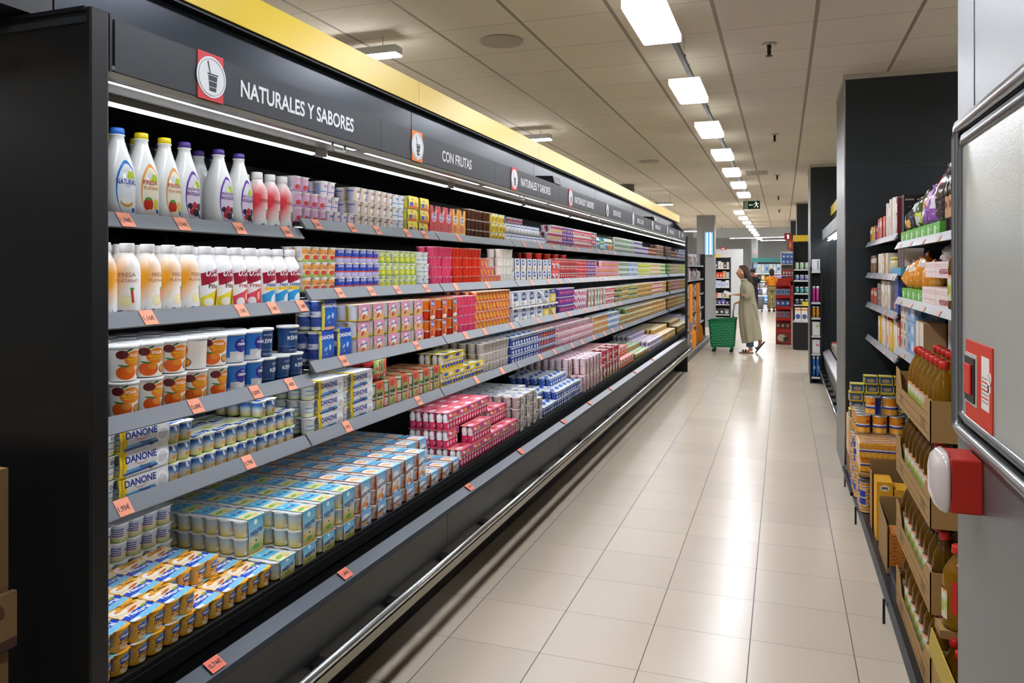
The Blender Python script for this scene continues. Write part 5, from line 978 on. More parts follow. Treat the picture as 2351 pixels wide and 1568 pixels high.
def oil_carton(y0, y1, z, name_d, hn=.150, hf=.09, x=.50, d=.30):
    if z > 1: d = .20
    """open display carton, high at its corners and cut low along the front"""
    t = thing('oil_carton', name_d, 'carton', (x, y0, z), 0, 'oil cartons beside the cold-room wall')
    L_ = y1-y0; b = MB()
    out = [(0, 0), (L_, 0), (L_, hn+.02), (L_-.10, hn+.015), (L_-.16, hf), (.16, hf), (.10, hn), (0, hn)]
    b.prism(out, 'x', 0, .004, CARD)
    for k in range(3): b.box(-.0006, 0, .03, L_-.03, .022+.036*k, .024+.036*k, M('5a4a30', .8))
    for i, yy in enumerate((.10, L_-.22)):
        for j in range(5): b.box(-.0007, -.0001, yy, yy+.10-.01*(j % 2), .028+.008*j, .032+.008*j, M('6a5836', .8))
    b.build('front_flap', t)
    MB().prism([(0, 0), (d, 0), (d, hn), (0, hn)], 'y', 0, .004, CARD).build('end_flap', t)
    MB().prism([(0, 0), (d, 0), (d, hn), (0, hn)], 'y', L_-.004, L_, CARD).build('end_flap', t)
    MB().box(0.004, d, .004, L_-.004, 0, .004, CARD_D).build('bottom', t)
    return t
for k, z in enumerate((.117, .425, .735, 1.045)):
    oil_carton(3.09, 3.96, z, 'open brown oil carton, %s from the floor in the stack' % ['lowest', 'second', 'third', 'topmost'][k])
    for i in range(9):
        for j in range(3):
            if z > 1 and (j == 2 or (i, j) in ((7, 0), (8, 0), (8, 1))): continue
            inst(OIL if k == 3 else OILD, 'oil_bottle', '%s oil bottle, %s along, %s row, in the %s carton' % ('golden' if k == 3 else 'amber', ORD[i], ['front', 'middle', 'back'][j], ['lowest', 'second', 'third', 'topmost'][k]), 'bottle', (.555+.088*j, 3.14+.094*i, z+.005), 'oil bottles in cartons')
oil_carton(2.42, 3.05, .117, 'open brown oil carton nearest the metal wall', hn=.20, hf=.15)
MB_ = MB().prism([(.0, 0), (.63, 0), (.58, .10), (.05, .10)], 'x', -.004, 0, M('b8a03a', .6)); o = MB_.build('folded_flap', None, (.492, 2.42, .317)); tag(o, 'yellow inner flap lying open on the nearest oil carton', 'flap')
for i in range(6):
    for j in range(3):
        inst(OILD, 'oil_bottle', 'amber oil bottle, %s along, %s row, in the nearest carton' % (ORD[i], ['front', 'middle', 'back'][j]), 'bottle', (.555+.088*j, 2.49+.094*i, .122), 'oil bottles in the nearest carton')
big = oil_mesh(.285, .052); t = inst(big, 'oil_bottle', 'single tall oil bottle with red cap and red strip label standing alone', 'bottle', (.575, 3.0, .43), 'oil bottle')
MB().poly([(-.0325, -.0418, .06), (-.0155, -.0508, .06), (-.0155, -.0508, .17), (-.0325, -.0418, .17)], M('c8281c', .5)).build('strip_label', t)
tag(MB().box(.51, .80, 2.96, 3.06, .40, .428, CARD).build('carton_ledge'), 'cardboard ledge under the single tall oil bottle', 'cardboard')
# -- yellow biscuit cartons, open crate, cans
YB = M('e2a51c', .55, name='biscuit yellow')
YBF = LB('e4a820', (('e', .5, .80, .30, .10, 0, 'f0ece0'), ('r', .5, .82, .2, .02, 0, 'c8402e'), ('r', .5, .78, .2, .02, 0, '3a8a4a'), ('e', .65, .25, .2, .12, 0, 'e8e4e0'), ('e', .55, .42, .14, .04, 0, '7a8ac0')), .5, .01)
for i, (x, y, z, h, w) in enumerate([(.505, 4.80, .117, .165, .10), (.505, 4.80, .284, .170, .10), (.512, 4.92, .117, .165, .10), (.512, 4.92, .284, .16, .10)]):
    b = MB().box(0, .085, 0, w, 0, h, YB, side=YBF)
    t = thing('biscuit_box', 'yellow biscuit box with white oval badge, %s by the open crate' % ['lower front', 'upper front', 'lower rear', 'upper rear'][i], 'box', (x, y, z), 0, 'yellow biscuit boxes'); b.build('box_body', t)
for i in range(3):
    b = MB().box(0, .10, 0, .05, 0, .30, YB, side=LB('e2a51c', (('e', .4, .6, .16, .12, 30, 'f0ece0'), ('e', .7, .5, .1, .06, 0, 'd86a5a')), .5))
    t = thing('biscuit_box', 'yellow biscuit box right of the badge boxes, %s in the case' % ORD[i], 'box', (.597, 4.80+.055*i, .117), 0, 'yellow biscuit boxes'); b.build('box_body', t)
t = thing('open_case', 'brown cardboard case behind the yellow biscuit boxes', 'carton', (.50, 5.04, .117))
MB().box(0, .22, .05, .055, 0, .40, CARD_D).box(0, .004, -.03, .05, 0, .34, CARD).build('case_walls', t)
t = thing('open_crate', 'open brown cardboard crate with flaps up beside the oil cartons', 'carton', (.50, 4.30, .117))
CRI = M('9a7a48', .85, name='crate')
MB().box(0, .004, 0, .35, 0, .20, CRI).prism([(0, .20), (.35, .20), (.35, .27), (0, .24)], 'x', 0, .004, CRI).build('side_wall', t)
MB().box(0.004, .26, .35, .354, 0, .30, CRI).build('end_wall', t); MB().box(0.004, .26, 0, .004, 0, .03, CRI).build('end_wall', t)
COOK = LB('c87a1c', tuple([('e', .12+.19*i, .12+.19*j, .05, .04, 0, 'a8481c') for i in range(5) for j in range(5)][:18]), .5, .02)
for i in range(2):
    b = MB().box(0, .22, 0, .15, 0, .098, COOK, side=COOK); t = thing('biscuit_pack', 'orange patterned biscuit pack in the open crate, %s' % ['lower', 'upper'][i], 'pack', (.512, 4.31, .12+.1*i), 0, 'orange biscuit packs'); b.build('pack_body', t)
t = thing('plastic_crate', 'dark navy plastic crate on the floor shelf', 'crate', (.51, 3.98, .117)); 
for args in ((0, .28, .0, .29, 0, .05), ): MB().box(*args, M('18202c', .4)).build('crate_side', t)
def can_mesh(r, h, lab): 
    b = MB().lathe([(0, r*.94), (.003, r), (.005, r*.97), (h-.005, r*.97), (h-.003, r), (h, r*.95)], lab, 18, mats=[MET, MET, None, MET, MET], capmat=MET); return [('can_body', b.mesh('can_body'))]
PCH = LB(('v', [(0, 'e0941e'), (.34, 'e09a2a'), (.36, '22389a'), (.44, '22389a'), (.46, 'eceae4'), (.52, 'eceae4'), (.54, 'e8901c'), (1, 'e89a24')]), (('e', .3, .2, .16, .12, 0, 'f0b23a'), ('e', .65, .2, .16, .12, 0, 'f0b83a'), ('e', .4, .78, .16, .14, 0, 'f0a52a'), ('e', .72, .78, .14, .14, 0, 'ee9a20'), ('r', 1.0, .5, .32, .5, 0, '23379a'), ('r', .60, .66, .10, .05, 0, 'c8301c')), .35, .01)
PCAN = can_mesh(.049, .118, PCH); SCAN = can_mesh(.042, .048, PCH)
TUNA = can_mesh(.040, .050, LB('1f6fae', (('e', .5, .4, .3, .3, 0, 'c89a6a'), ('r', .5, .85, .5, .1, 0, '0e3a66')), .35))
CC = thing
for j in range(3):
    for i in range(4):
        inst(PCAN, 'peach_can', 'large peach can with blue band, %s along, %s row of the lower layer' % (ORD[i], ORD[j]), 'can', (.510+.102*j, 5.62+.102*i, .575), 'large peach cans', rz=jit(.5)-1.2)
for i, (x, y) in enumerate([(.575, 5.66), (.68, 5.66)]): inst(PCAN, 'peach_can', ['large peach can standing on the others, showing fruit', 'large peach can on the others, showing blue label'][i], 'can', (x, y, .6935), 'large peach cans', rz=-2.0+1.8*i)
SHR = LB(('v', [(0, 'e2921e'), (.42, 'eaa42e'), (.44, '22389a'), (.52, '22389a'), (.54, 'eae6dc'), (.60, 'eae6dc'), (.62, 'e8901c'), (1, 'eeaa3a')]), tuple([('e', .08+.12*i, .22, .055, .14, 0, 'f2b63a') for i in range(8)]+[('e', .1+.12*i, .82, .055, .12, 0, 'f0a52e') for i in range(8)]), .25, .02)
SHT = LB('e69c2a', tuple([('r', .14+.24*i, .5, .025, .5, 8, '22389a') for i in range(4)]+[('r', .19+.24*i, .5, .022, .5, 8, 'ece8e0') for i in range(4)]), .25, .03)
n_ = 0
for (y, x, z, h) in [(5.30, .458, .470, .095), (5.34, .466, .372, .095)]:
    b = MB().box(0, .27, 0, .27, 0, h, SHR, top=SHT); t = thing('peach_pack', 'shrink wrapped peach can pack, %s of two on the orange stack' % ['upper', 'lower'][n_], 'pack', (x, y, z), 0, 'shrink wrapped peach packs'); n_ += 1; bevel(b.build('pack_body', t), .006)
t = thing('can_tray', 'flat cardboard tray between the peach packs and the small cans', 'tray', (.455, 5.30, .352)); MB().box(0, .30, 0, .32, 0, .018, CARD).build('tray_body', t)
for l in range(4):
    for i in range(3):
        for j in range(3):
            if True:
                inst(SCAN, 'peach_can', 'small peach can, %s column, %s row, layer %s above the floor shelf' % (ORD[i], ORD[j], ORD[l]), 'can', (.505+.092*i, 5.36+.09*j, .1165+.0482*l), 'small peach cans', rz=jit(2))
for i in range(4):
    for l in range(8):
        inst(SCAN, 'peach_can', 'small peach can at the aisle edge, %s along, layer %s' % (ORD[i], ORD[l]), 'can', (.497, 5.69+.10*i, .1165+.0482*l), 'peach cans at the aisle edge', rz=jit(2))
TB = LB('d8c238', (('r', .5, .5, .42, .34, 0, '1f5f9c'), ('e', .5, .45, .30, .22, 0, 'c89a6a'), ('r', .5, .86, .5, .05, 0, '2a2a2a')), .4, .01)
k = 0
for l in range(5):
    for i in range(4):
        if l == 4 and i < 1: continue
        b = MB().box(0, .09, 0, .10, 0, .062, TB, side=TB, top=LB('e0cc4a', (('e', .5, .5, .3, .3, 0, 'd8d8d8'),), .4)); t = thing('tuna_pack', 'yellow edged blue tuna can pack, %s from left, layer %s' % (ORD[i], ORD[l]), 'pack', (.462+.100*i+(.01*(l % 2)), 6.12+.01*(l % 2), .574+.0632*l), 0, 'tuna can packs'); b.build('pack_body', t); 
t = thing('can_stand', 'cardboard base under the tuna can packs by the pillar', 'carton', (.46, 6.08, .3)); MB().box(0, .46, 0, .3, 0, .272, LB('d8b87a', (('r', .3, .5, .1, .5, 0, 'e8e4dc'), ('e', .6, .5, .2, .3, 0, 'e09a2a')), .5)).build('base', t); t.location.z = .30
tag(MB().box(.458, .92, 5.565, 6.03, .5555, .573, CARD).build('can_board'), 'cardboard sheet carrying the large peach cans', 'cardboard')
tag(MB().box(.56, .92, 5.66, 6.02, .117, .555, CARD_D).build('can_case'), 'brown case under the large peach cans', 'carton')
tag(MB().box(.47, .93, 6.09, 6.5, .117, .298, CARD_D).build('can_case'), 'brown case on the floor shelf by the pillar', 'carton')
# -- packets on the shelves
def row_boxes(name, cat, desc, z, y0, y1, n, h, cols, d=.12, x=.645, hv=0, marks=True, tops=None):
    w = (y1-y0)/n
    for i in range(n):
        c = cols[i % len(cols)]; hh = h*(1+random.uniform(-hv, hv))
        F_ = c if not isinstance(c, str) else LB(c, (('r', .5, .72, .32, .12, 0, 'eeeae0'), ('e', .5, .35, .25, .2, 0, cols[(i+1) % len(cols)] if isinstance(cols[(i+1) % len(cols)], str) else 'd8a040')), .4, .03)
        wbox(name, '%s, %s from the near end' % (desc, ordn(i)), cat, x+jit(.006), y0+w*i+.001, y0+w*(i+1)-.001, z, hh, d, F_, side=M(c, .5) if isinstance(c, str) else F_, group=desc)
row_boxes('snack_box', 'box', 'small dark and red snack box on the far top shelf', RZ[('A', 1)], 6.05, 6.55, 5, .12, ['2a2224', 'c8203a', 'e0d6c0', 'd8c020'])
row_boxes('snack_box', 'box', 'orange and grey spice box on the far top shelf', RZ[('A', 1)], 5.62, 6.03, 6, .155, ['e0862a', '7a8698', 'c83048'])
row_boxes('cereal_box', 'box', 'tall red and white box on the far top shelf', RZ[('A', 1)], 5.07, 5.60, 9, .235, ['7a2430', 'ece6dc', 'd8d2c8', 'e8e4dc', 'e6e0d6', 'd8401c'], hv=.06)
for i in range(3):
    t = thing('muffin_box', 'black muffin mould box standing at the back, %s from left' % ORD[i], 'box', (.665+.062*i, 4.945, RZ[('A', 1)]+.001), 0, 'black muffin boxes')
    MB().box(0, .060, 0, .10, 0, .235, M('1f191b', .5)).build('box_body', t)
    MB().text('MUFFINS', south_fn(-.0008), .030, .205, .009, M('d8d4cc', .5), bold=.03, maxw=.05).text('moldes', south_fn(-.0008), .030, .165, .005, M('a8a49c', .5), maxw=.03).build('lettering', t)
def green_tray(y0, n, z, w=.165, x=.64):
    for i in range(n):
        b = MB().box(0, .15, .002, w-.002, 0, .065, M('5fae3c', .6), front=LB('5fb03c', (('r', .3, .5, .12, .26, 0, 'cfe4c0'), ('r', .65, .55, .06, .06, 0, 'cfe4c0')), .6))
        t = thing('display_tray', 'green cardboard display tray holding bags, %s at height %.1f metres' % (ordn(i), z), 'tray', (x, y0+w*i, z), 0, 'green display trays'); b.build('tray_body', t)
green_tray(3.72, 7, RZ[('A', 0)])
def bag(name, desc, x, y, z, w, h, cols, d=.07, group=None, seed=0):
    rnd = random.Random(seed); b = MB(); rings = []
    for j, (t, k, kd) in enumerate([(0, .75, .6), (.12, 1, 1), (.35, 1.02, 1.1), (.6, .98, .95), (.8, .82, .6), (.9, .5, .22), (.96, .62, .12), (1.0, .8, .10)]):
        rings.append([((d/2)*kd*(1+rnd.uniform(-.2, .2))*cos(a), (w/2)*k*(1+rnd.uniform(-.1, .1))*sin(a), h*t+rnd.uniform(-.006, .006)) for a in [2*pi*i/22 for i in range(22)]])
    F_ = LB(cols[0], tuple([('e', rnd.random(), rnd.uniform(.15, .75), .10, .09, 0, cols[1+i % (len(cols)-1)]) for i in range(7)]), .15, .08)
    b.loft(rings, F_); t = thing(name, desc, 'bag', (x, y, z), 0, group); b.build('bag_body', t); return t
zA = RZ[('A', 0)]+.03
for i, (y, w, h, c) in enumerate([(4.74, .17, .14, ['1c1a26', 'e8a81c', 'a8a8b0']), (4.56, .15, .17, ['33323a', 'd8d8e0', '1c1c22']), (4.38, .15, .19, ['4a5a2a', 'c8d84a', 'd8d8dc']), (4.18, .17, .20, ['8a52a8', 'd8c8e4', 'e07a3a']), (4.0, .16, .20, ['9a5ab4', 'e8e0ec', 'd87a9a']), (3.82, .18, .26, ['3a2a30', 'b03040', 'c8b8b8', '5a4a4a'])]):
    bag('sweet_bag', 'clear bag of %s in a green tray on the top shelf' % ['black sweets with yellow tag', 'dark sweets', 'green sweets', 'purple biscuits', 'lilac biscuits', 'dark red fruit, largest bag'][i], .70, y, zA+.036, w, h, c, .10, 'bags on the top shelf', i)
def wine():
    b = MB().lathe([(0, .034), (.005, .037), (.20, .037), (.225, .030), (.25, .016), (.31, .014), (.325, .0155), (.33, .0155)], M('14100e', .12, name='wine glass'), 18)
    l = MB(); f = cyl_fn(.0374)
    for i in range(6):
        u0, u1 = -.03+.01*i, -.02+.01*i; q = [f(u0, .07), f(u1, .07), f(u1, .16), f(u0, .16)]
        l.poly([(-p[0], -p[1], p[2]) for p in q], LB('c89a6a', (('e', .5, .6, .3, .2, 0, '7a3a2a'),), .5), [(i/6, 0), ((i+1)/6, 0), ((i+1)/6, 1), (i/6, 1)])
    return [('bottle_body', b.mesh('b')), ('bottle_label', l.mesh('l'))]
WN = wine()
for i in range(5):
    for j in range(2): inst(WN, 'wine_bottle', 'dark bottle with tan label on the top shelf, %s along in the %s row' % (ORD[i], ORD[j]), 'bottle', (.68+.08*j, 3.30+.079*i, RZ[('A', 0)]), 'dark bottles by the metal wall')
zB = RZ[('B', 0)]; green_tray(4.15, 4, zB, .17)
for i in range(7):
    bag('sweet_bag', 'clear bag of orange sweets with purple badge in green tray, %s' % ORD[i], .70+.05*(i % 2), 4.2+.10*i, zB+.068, .095, .15+.02*(i % 3), ['e8962a', 'f0b24a', '6a3a9a', 'e8d8c8'], .11, 'orange sweet bags', 20+i)
HB = LB('ecdcd8', tuple([('e', .06+.125*i, .82, .02, .04, 0, 'b03a48') for i in range(8)]+[('e', .06+.125*i, .70, .02, .04, 0, 'b03a48') for i in range(8)]+[('r', .55, .36, .4, .03, 0, 'd8a8a8')]), .5)
for i, (y0, y1, z, h) in enumerate([(3.42, 3.78, 0, .085), (3.79, 4.13, 0, .085), (3.42, 3.78, .131, .07), (3.79, 4.05, .131, .07)]):
    wbox('display_tray', 'pink and white dotted tray, %s' % ['near lower one', 'far lower one', 'near upper one', 'far upper one'][i], 'tray', .635, y0, y1, zB+z+.001, h, .16 if z else .10, HB, txt=[('HACENDADO', .028, .024, 'a82a38')] if i in (0, 2) else (), group='dotted trays')
for i, (y0, y1) in enumerate([(3.42, 3.78), (3.79, 4.05)]): wbox('display_tray', 'pale tray wall behind the dotted trays, %s' % ORD[i], 'tray', .74, y0, y1, zB+.001, .128, .05, M('d8cfc8', .6), group='tray walls')
for i in range(3): bag('snack_bag', 'silver snack bag with red print, %s on the dotted trays' % ORD[i], .72, 3.52+.19*i, zB+.203, .17, .085, ['b8b8bc', 'd8d8dc', 'b02030', 'e8e8ea'], .08, 'silver snack bags', 40+i)
inst(OILD, 'oil_bottle', 'tall brown vinegar bottle in front of the dotted trays', 'bottle', (.645, 3.355, 1.5135), 'brown bottle')
for i in range(4): wbox('chocolate_box', 'open dark chocolate display box, %s on the second shelf' % ORD[i], 'box', .70, 4.2+.16*i, 4.34+.16*i, zB+.215, .07, .12, M('3a2418', .6), side=M('d8d4ce', .5), group='chocolate boxes') if False else None
zB1 = RZ[('B', 1)]
row_boxes('snack_box', 'box', 'dark cake decoration box on the far second shelf', zB1, 6.1, 6.55, 5, .14, ['2a2a30', 'a83a4a', '8ab04a'])
row_boxes('spice_jar_box', 'box', 'white and brown jar box on the far second shelf', zB1, 5.55, 6.08, 5, .145, ['e8e2d8', 'c8a878', 'f0ece4'])
jar = [('jar_body', MB().lathe([(0, .035), (.004, .04), (.08, .04), (.095, .034)], LB('d8c89a', (('r', .5, .5, .4, .25, 0, 'eceae4'),), .3), 14).mesh('jar_body')), ('lid', MB().lathe([(.095, .037), (.115, .037)], M('c8b03a', .4), 14).mesh('lid'))]
for i in range(2): inst(jar, 'jar', 'small glass jar with yellow lid on the far second shelf, %s' % ORD[i], 'jar', (.70, 5.40+.09*i, zB1+.001), 'jars')
wbox('display_tray', 'light blue display tray below the open chocolate boxes', 'tray', .65, 4.95, 5.35, zB1-.0, .045, .2, M('58a8c8', .6))
for i in range(3): wbox('chocolate_box', 'slanted dark chocolate display box, %s on the far second shelf' % ORD[i], 'box', .67, 4.95+.10*i, 5.04+.10*i, zB1+.05, .11, .10, M('4a2e22', .6), side=M('dcd8d2', .5), group='slanted chocolate boxes')
zC = RZ[('C', 1)]
row_boxes('snack_bag', 'bag', 'red brown snack packet on the far third shelf', zC, 6.15, 6.55, 4, .115, ['a83a2e', 'c86a4a'], hv=.1)
for l in range(4): wbox('foil_tray_pack', 'stacked foil tray pack, %s from below' % ORD[l], 'pack', .65, 5.92, 6.12, zC+.042*l, .038, .15, M('b8b2aa', .3, .4), group='foil tray packs')
row_boxes('snack_box', 'box', 'cream and brown packet on the far third shelf', zC, 5.4, 5.88, 4, .185, ['ded6c8', 'c8b088', 'e6e0d4', 'b89058'])
wbox('gift_box', 'dark blue box with arched window on the far third shelf', 'box', .64, 4.98, 5.30, zC, .205, .12, LB('2a4a9c', (('e', .35, .55, .22, .36, 0, '3a2a24'), ('e', .55, .2, .1, .1, 0, 'e8a03a')), .4))
zD = RZ[('D', 1)]
row_boxes('food_box', 'box', 'red, white and yellow upright box on the far fourth shelf', zD, 5.0, 6.05, 12, .20, ['d84a34', 'e6e0d6', 'eae6de', 'e6c04a', 'e2b63a', 'e8e2d4'], hv=.08, d=.16)
zD0 = RZ[('D', 0)]
for l in range(3):
    for i in range(2): wbox('food_box', 'black, yellow and white dry food box, %s of the %s layer' % (ORD[i], ORD[l]), 'box', .645, 4.72+.10*i, 4.81+.10*i, zD0+.09*l, .085, .12, LB('e8e4da', (('e', .4, .5, .2, .3, 0, '2a2420'), ('r', .8, .5, .1, .5, 0, 'e89a2a')), .4, .04), group='dry food boxes')
for l in range(3): wbox('sugar_pack', 'light blue wrapped sugar pack, %s from below' % ORD[l], 'pack', .645, 4.42, 4.68, zD0+.088*l, .085, .14, LB('8fb8e2', (('e', .3, .5, .1, .25, 0, '3a62b0'), ('e', .7, .5, .14, .3, 0, 'e4e8f0')), .35, .03), group='sugar packs')
for i in range(2): wbox('flour_pack', 'white and tan flour pack, %s by the paper tub' % ORD[i], 'pack', .645, 4.16+.12*i, 4.27+.12*i, zD0, .19, .10, M('d8d0c0', .6), side=M('a8845a', .6), group='flour packs')
WTUB = LB('e6eaee', (('r', .5, .35, .4, .28, 0, 'b8c8e4'), ('r', .5, .42, .3, .05, 0, '4a62b8'), ('r', .5, .25, .36, .04, 0, '6a82c8')), .35)
wbox('tissue_pack', 'large white and lilac tissue pack with blue letters', 'pack', .745, 3.74, 4.13, zD0+.001, .235, .25, WTUB, side=M('e2e6ea', .5), txt=[('aa', .13, .05, '3a52b0')])
wbox('tissue_pack', 'large white pack with dark blue square beside the lilac one', 'pack', .745, 3.30, 3.73, zD0+.001, .23, .25, LB('e2e6ee', (('r', .4, .4, .3, .3, 0, '2a4a9c'), ('e', .4, .4, .15, .12, 0, 'c8d8f0')), .35))

# ------------------------------------------------------------------ right refrigerator beyond the first pillar
rfz = thing('display_fridge', 'dark open fridge with lit header beyond the first pillar on the right', 'fridge', (.62, 7.7, 0))
def rg(mb, n): o = mb.build(n, rfz); o.location = (-.62, -7.7, 0); return o
rg(MB().box(1.35, 1.40, 7.7, 12.15, .0, 2.3, BLK), 'back_panel'); rg(MB().box(.566, 1.40, 7.7, 12.12, 2.12, 2.24, BLK), 'top_panel')
for k in range(4): rg(MB().box(.545, .565, 7.72+1.1*k, 8.81+1.1*k, 2.10, 2.24, M('7d8488', .4)), 'header_panel')
rg(MB().box(.62, .64, 7.8, 12.1, 2.085, 2.10, TUBE), 'light_tube'); rg(MB().box(.70, .72, 7.8, 12.1, 2.10, 2.115, STRIP_GLOW), 'glow_strip')
rg(MB().prism([(.56, .30), (.555, .44), (.62, .47), (1.35, .47), (1.35, .05), (.64, .05)], 'y', 7.7, 12.12, M('2a2d2f', .4)), 'front_panel')
rg(MB().prism([(.548, .43), (.552, .455), (.64, .50), (.64, .475)], 'y', 7.7, 12.12, M('a8a4a8', .3)), 'price_ledge')
rg(MB().tube([(.505, 8.0, .20), (.505, 11.9, .20)], .016, FRM, 8), 'bumper_rail'); rg(MB().box(.60, 1.3, 7.75, 12.1, .02, .16, BLACK), 'kick_plate')
mb = MB()
for k in range(9): mb.box(.505, .57, 8.1+.45*k, 8.2+.45*k, .185, .215, BLACK)
rg(mb, 'bumper_bracket')
rg(MB().box(.66, 1.35, 12.12, 12.15, .3, 2.15, M('a8b4b8', .05, trans=.9, ior=1.1)), 'glass_end')
for z in (.95, 1.25, 1.6, 1.9): rg(MB().box(.82, 1.35, 7.75, 12.1, z-.015, z, SHELF), 'shelf_board'); rg(MB().box(.80, .82, 7.75, 12.1, z-.035, z+.005, GR), 'price_rail')
cols = ['e0b040', 'd88a30', '8a9aa8', 'c8ccd0', '3a5a90', 'b8b04a', 'd8d8d0', '9a3a3a', 'e8a850']
k = 0
for z in (.50, .95, 1.25, 1.6, 1.9):
    y = 7.9
    while y < 12.0:
        w = random.uniform(.10, .2); c = cols[k % 9]
        t = wbox('chilled_pack', '%s chilled pack in the right fridge, number %d' % (['amber', 'orange', 'grey blue', 'silver', 'blue', 'olive', 'white', 'maroon', 'golden'][k % 9], k+1), 'pack', .66 if z < .6 else .86, y, y+w-.008, z+.002, random.uniform(.08, .15), .12, LB(c, (('e', .5, .5, .3, .25, 0, cols[(k+3) % 9]),), .3), group='packs in the right fridge')
        y += w; k += 1
fy = thing('fascia', 'yellow band above the right fridge next to the first pillar', 'fascia', (.665, 7.7, 2.455))
MB().box(0, .06, 0, 4.45, .0, .135, YEL).build('yellow_band', fy); MB().box(.02, .10, 0, 4.4, -.21, 0, FAS).build('panel', fy)

def facing_shelf(name, desc, x0, x1, y, zs, depth=.35, top=None, sidec='14171b', back=True, H=2.0):
    """shelf unit facing the camera's end of the aisle (-y)"""
    t = thing(name, desc, 'shelving', ((x0+x1)/2, y, 0)); w = (x1-x0)/2; c = M(sidec, .45)
    MB().box(-w, w, depth, depth+.02, 0, H, c).build('back_panel', t)
    MB().box(-w-.02, -w, 0, depth+.02, 0, H, c).build('side_panel', t); MB().box(w, w+.02, 0, depth+.02, 0, H, c).build('side_panel', t)
    for z in zs: MB().box(-w, w, 0, depth, z-.02, z-.004, c).box(-w, w, -.012, 0, z-.03, z, M('c8cacc', .4)).build('shelf_board', t)
    if top: MB().box(-w-.02, w+.02, -.05, .0, H, H+.13, M(top, .4)).build('header_band', t)
    return t
def sbox(name, desc, cat, x, y, z, w, h, d, c, marks=(), group=None, kindc=None):
    t = thing(name, desc, cat, (x, y, z), 0, group)
    if kindc == 'jar':
        MB().lathe([(0, w*.40), (.004, w*.46), (h*.78, w*.46), (h*.86, w*.38)], LB(c, marks, .3) if marks else M(c, .35), 12).build('jar_body', t)
        MB().lathe([(h*.85, w*.42), (h, w*.42)], M('e8e8e8', .4), 12).build('lid', t)
    else: MB().box(-w/2, w/2, 0, d, 0, h, M(c, .5), side=LB(c, marks, .4) if marks else M(c, .5)).build('box_body', t)
    return t
# shelves on the near face of the second pillar
facing_shelf('end_shelf', 'white edged end shelf on the near side of the second pillar', .395, .515, 11.95, [.10, .44, .70, .965, 1.19, 1.645], .20, H=1.70, sidec='16191d')
for i, (z, h, c, m, n, nm) in enumerate([(1.645, .17, 'd8dadc', (('r', .75, .5, .06, .4, 0, '3a4a6a'),), 1, 'white carton'), (1.19, .23, 'c8459a', (('e', .5, .5, .25, .2, 0, '6a1a4a'),), 2, 'magenta can stack'), (.965, .16, 'e0962a', (('r', .5, .4, .4, .1, 0, 'f0e0c0'),), 2, 'orange jar'), (.70, .2, 'e6e6e2', (('e', .7, .7, .2, .1, 0, 'a8c87a'),), 1, 'white box with green mark'), (.44, .2, 'e6e4e2', (('e', .7, .6, .2, .1, 0, 'd87a80'),), 1, 'white box with pink mark'), (.10, .30, '2f78c8', (('r', .5, .5, .5, .1, 0, 'e8eef4'),), 2, 'blue bottle pack')]):
    for j in range(n):
        w = .112/n; sbox('shelf_product', '%s on the second pillar shelf, %s' % (nm, ORD[j]), 'package', .40+w/2+j*w, 12.0 if n > 1 else 11.97, z+.001, w-.006, h, .12, c, m, 'packages on the pillar shelf', 'jar' if 'jar' in nm or 'can' in nm or 'bottle' in nm else None)
# black unit between the pillars
facing_shelf('end_shelf', 'black end unit with yellow band beside the third pillar', .22, .62, 17.0, [.62, .93, 1.17, 1.44, 1.67], .4, top='e3c331', H=2.25, sidec='15181c')
tag(MB().box(.22, .62, 16.82, 16.97, .0, .57, BLACK).box(.2, .64, 16.80, 16.97, .57, .60, M('c8cacc', .4)).build('base_cabinet'), 'black base cabinet with pale top below the white cartons', 'cabinet')
for r, (z, h, c, m, n, nm) in enumerate([(1.67, .14, 'b8d8b8', (('r', .5, .3, .3, .2, 0, 'e8f0e8'),), 4, 'pale green cup'), (1.44, .11, '8a92c8', (('r', .5, .7, .4, .2, 0, 'd8dcf0'),), 4, 'lilac cup'), (1.17, .13, '3f9a9a', (('r', .5, .5, .4, .2, 0, 'c8e0e0'),), 4, 'teal cup'), (.93, .11, '5a6068', (('e', .5, .5, .2, .2, 0, 'd8d8d8'),), 4, 'grey cup'), (.62, .27, 'e8e4dc', (('e', .5, .32, .4, .2, 0, '2a4a8a'), ('r', .5, .85, .5, .08, 0, 'e09a4a')), 3, 'white carton with blue shape')]):
    for j in range(n):
        w = .38/n; sbox('shelf_product', '%s on the black end unit, %s from left' % (nm, ORD[j]), 'package', .23+w/2+j*w, 17.06 if r < 4 else 16.83, z+.001 if r < 4 else .602, w-.012, h, .08, c, m, 'packages on the black end unit', 'jar' if r < 4 else None)
tag(MB().box(.38, .60, 16.975, 16.987, .90, .99, M('e3d02e', .5)).build('yellow_card'), 'yellow promotion card above the white cartons', 'card')
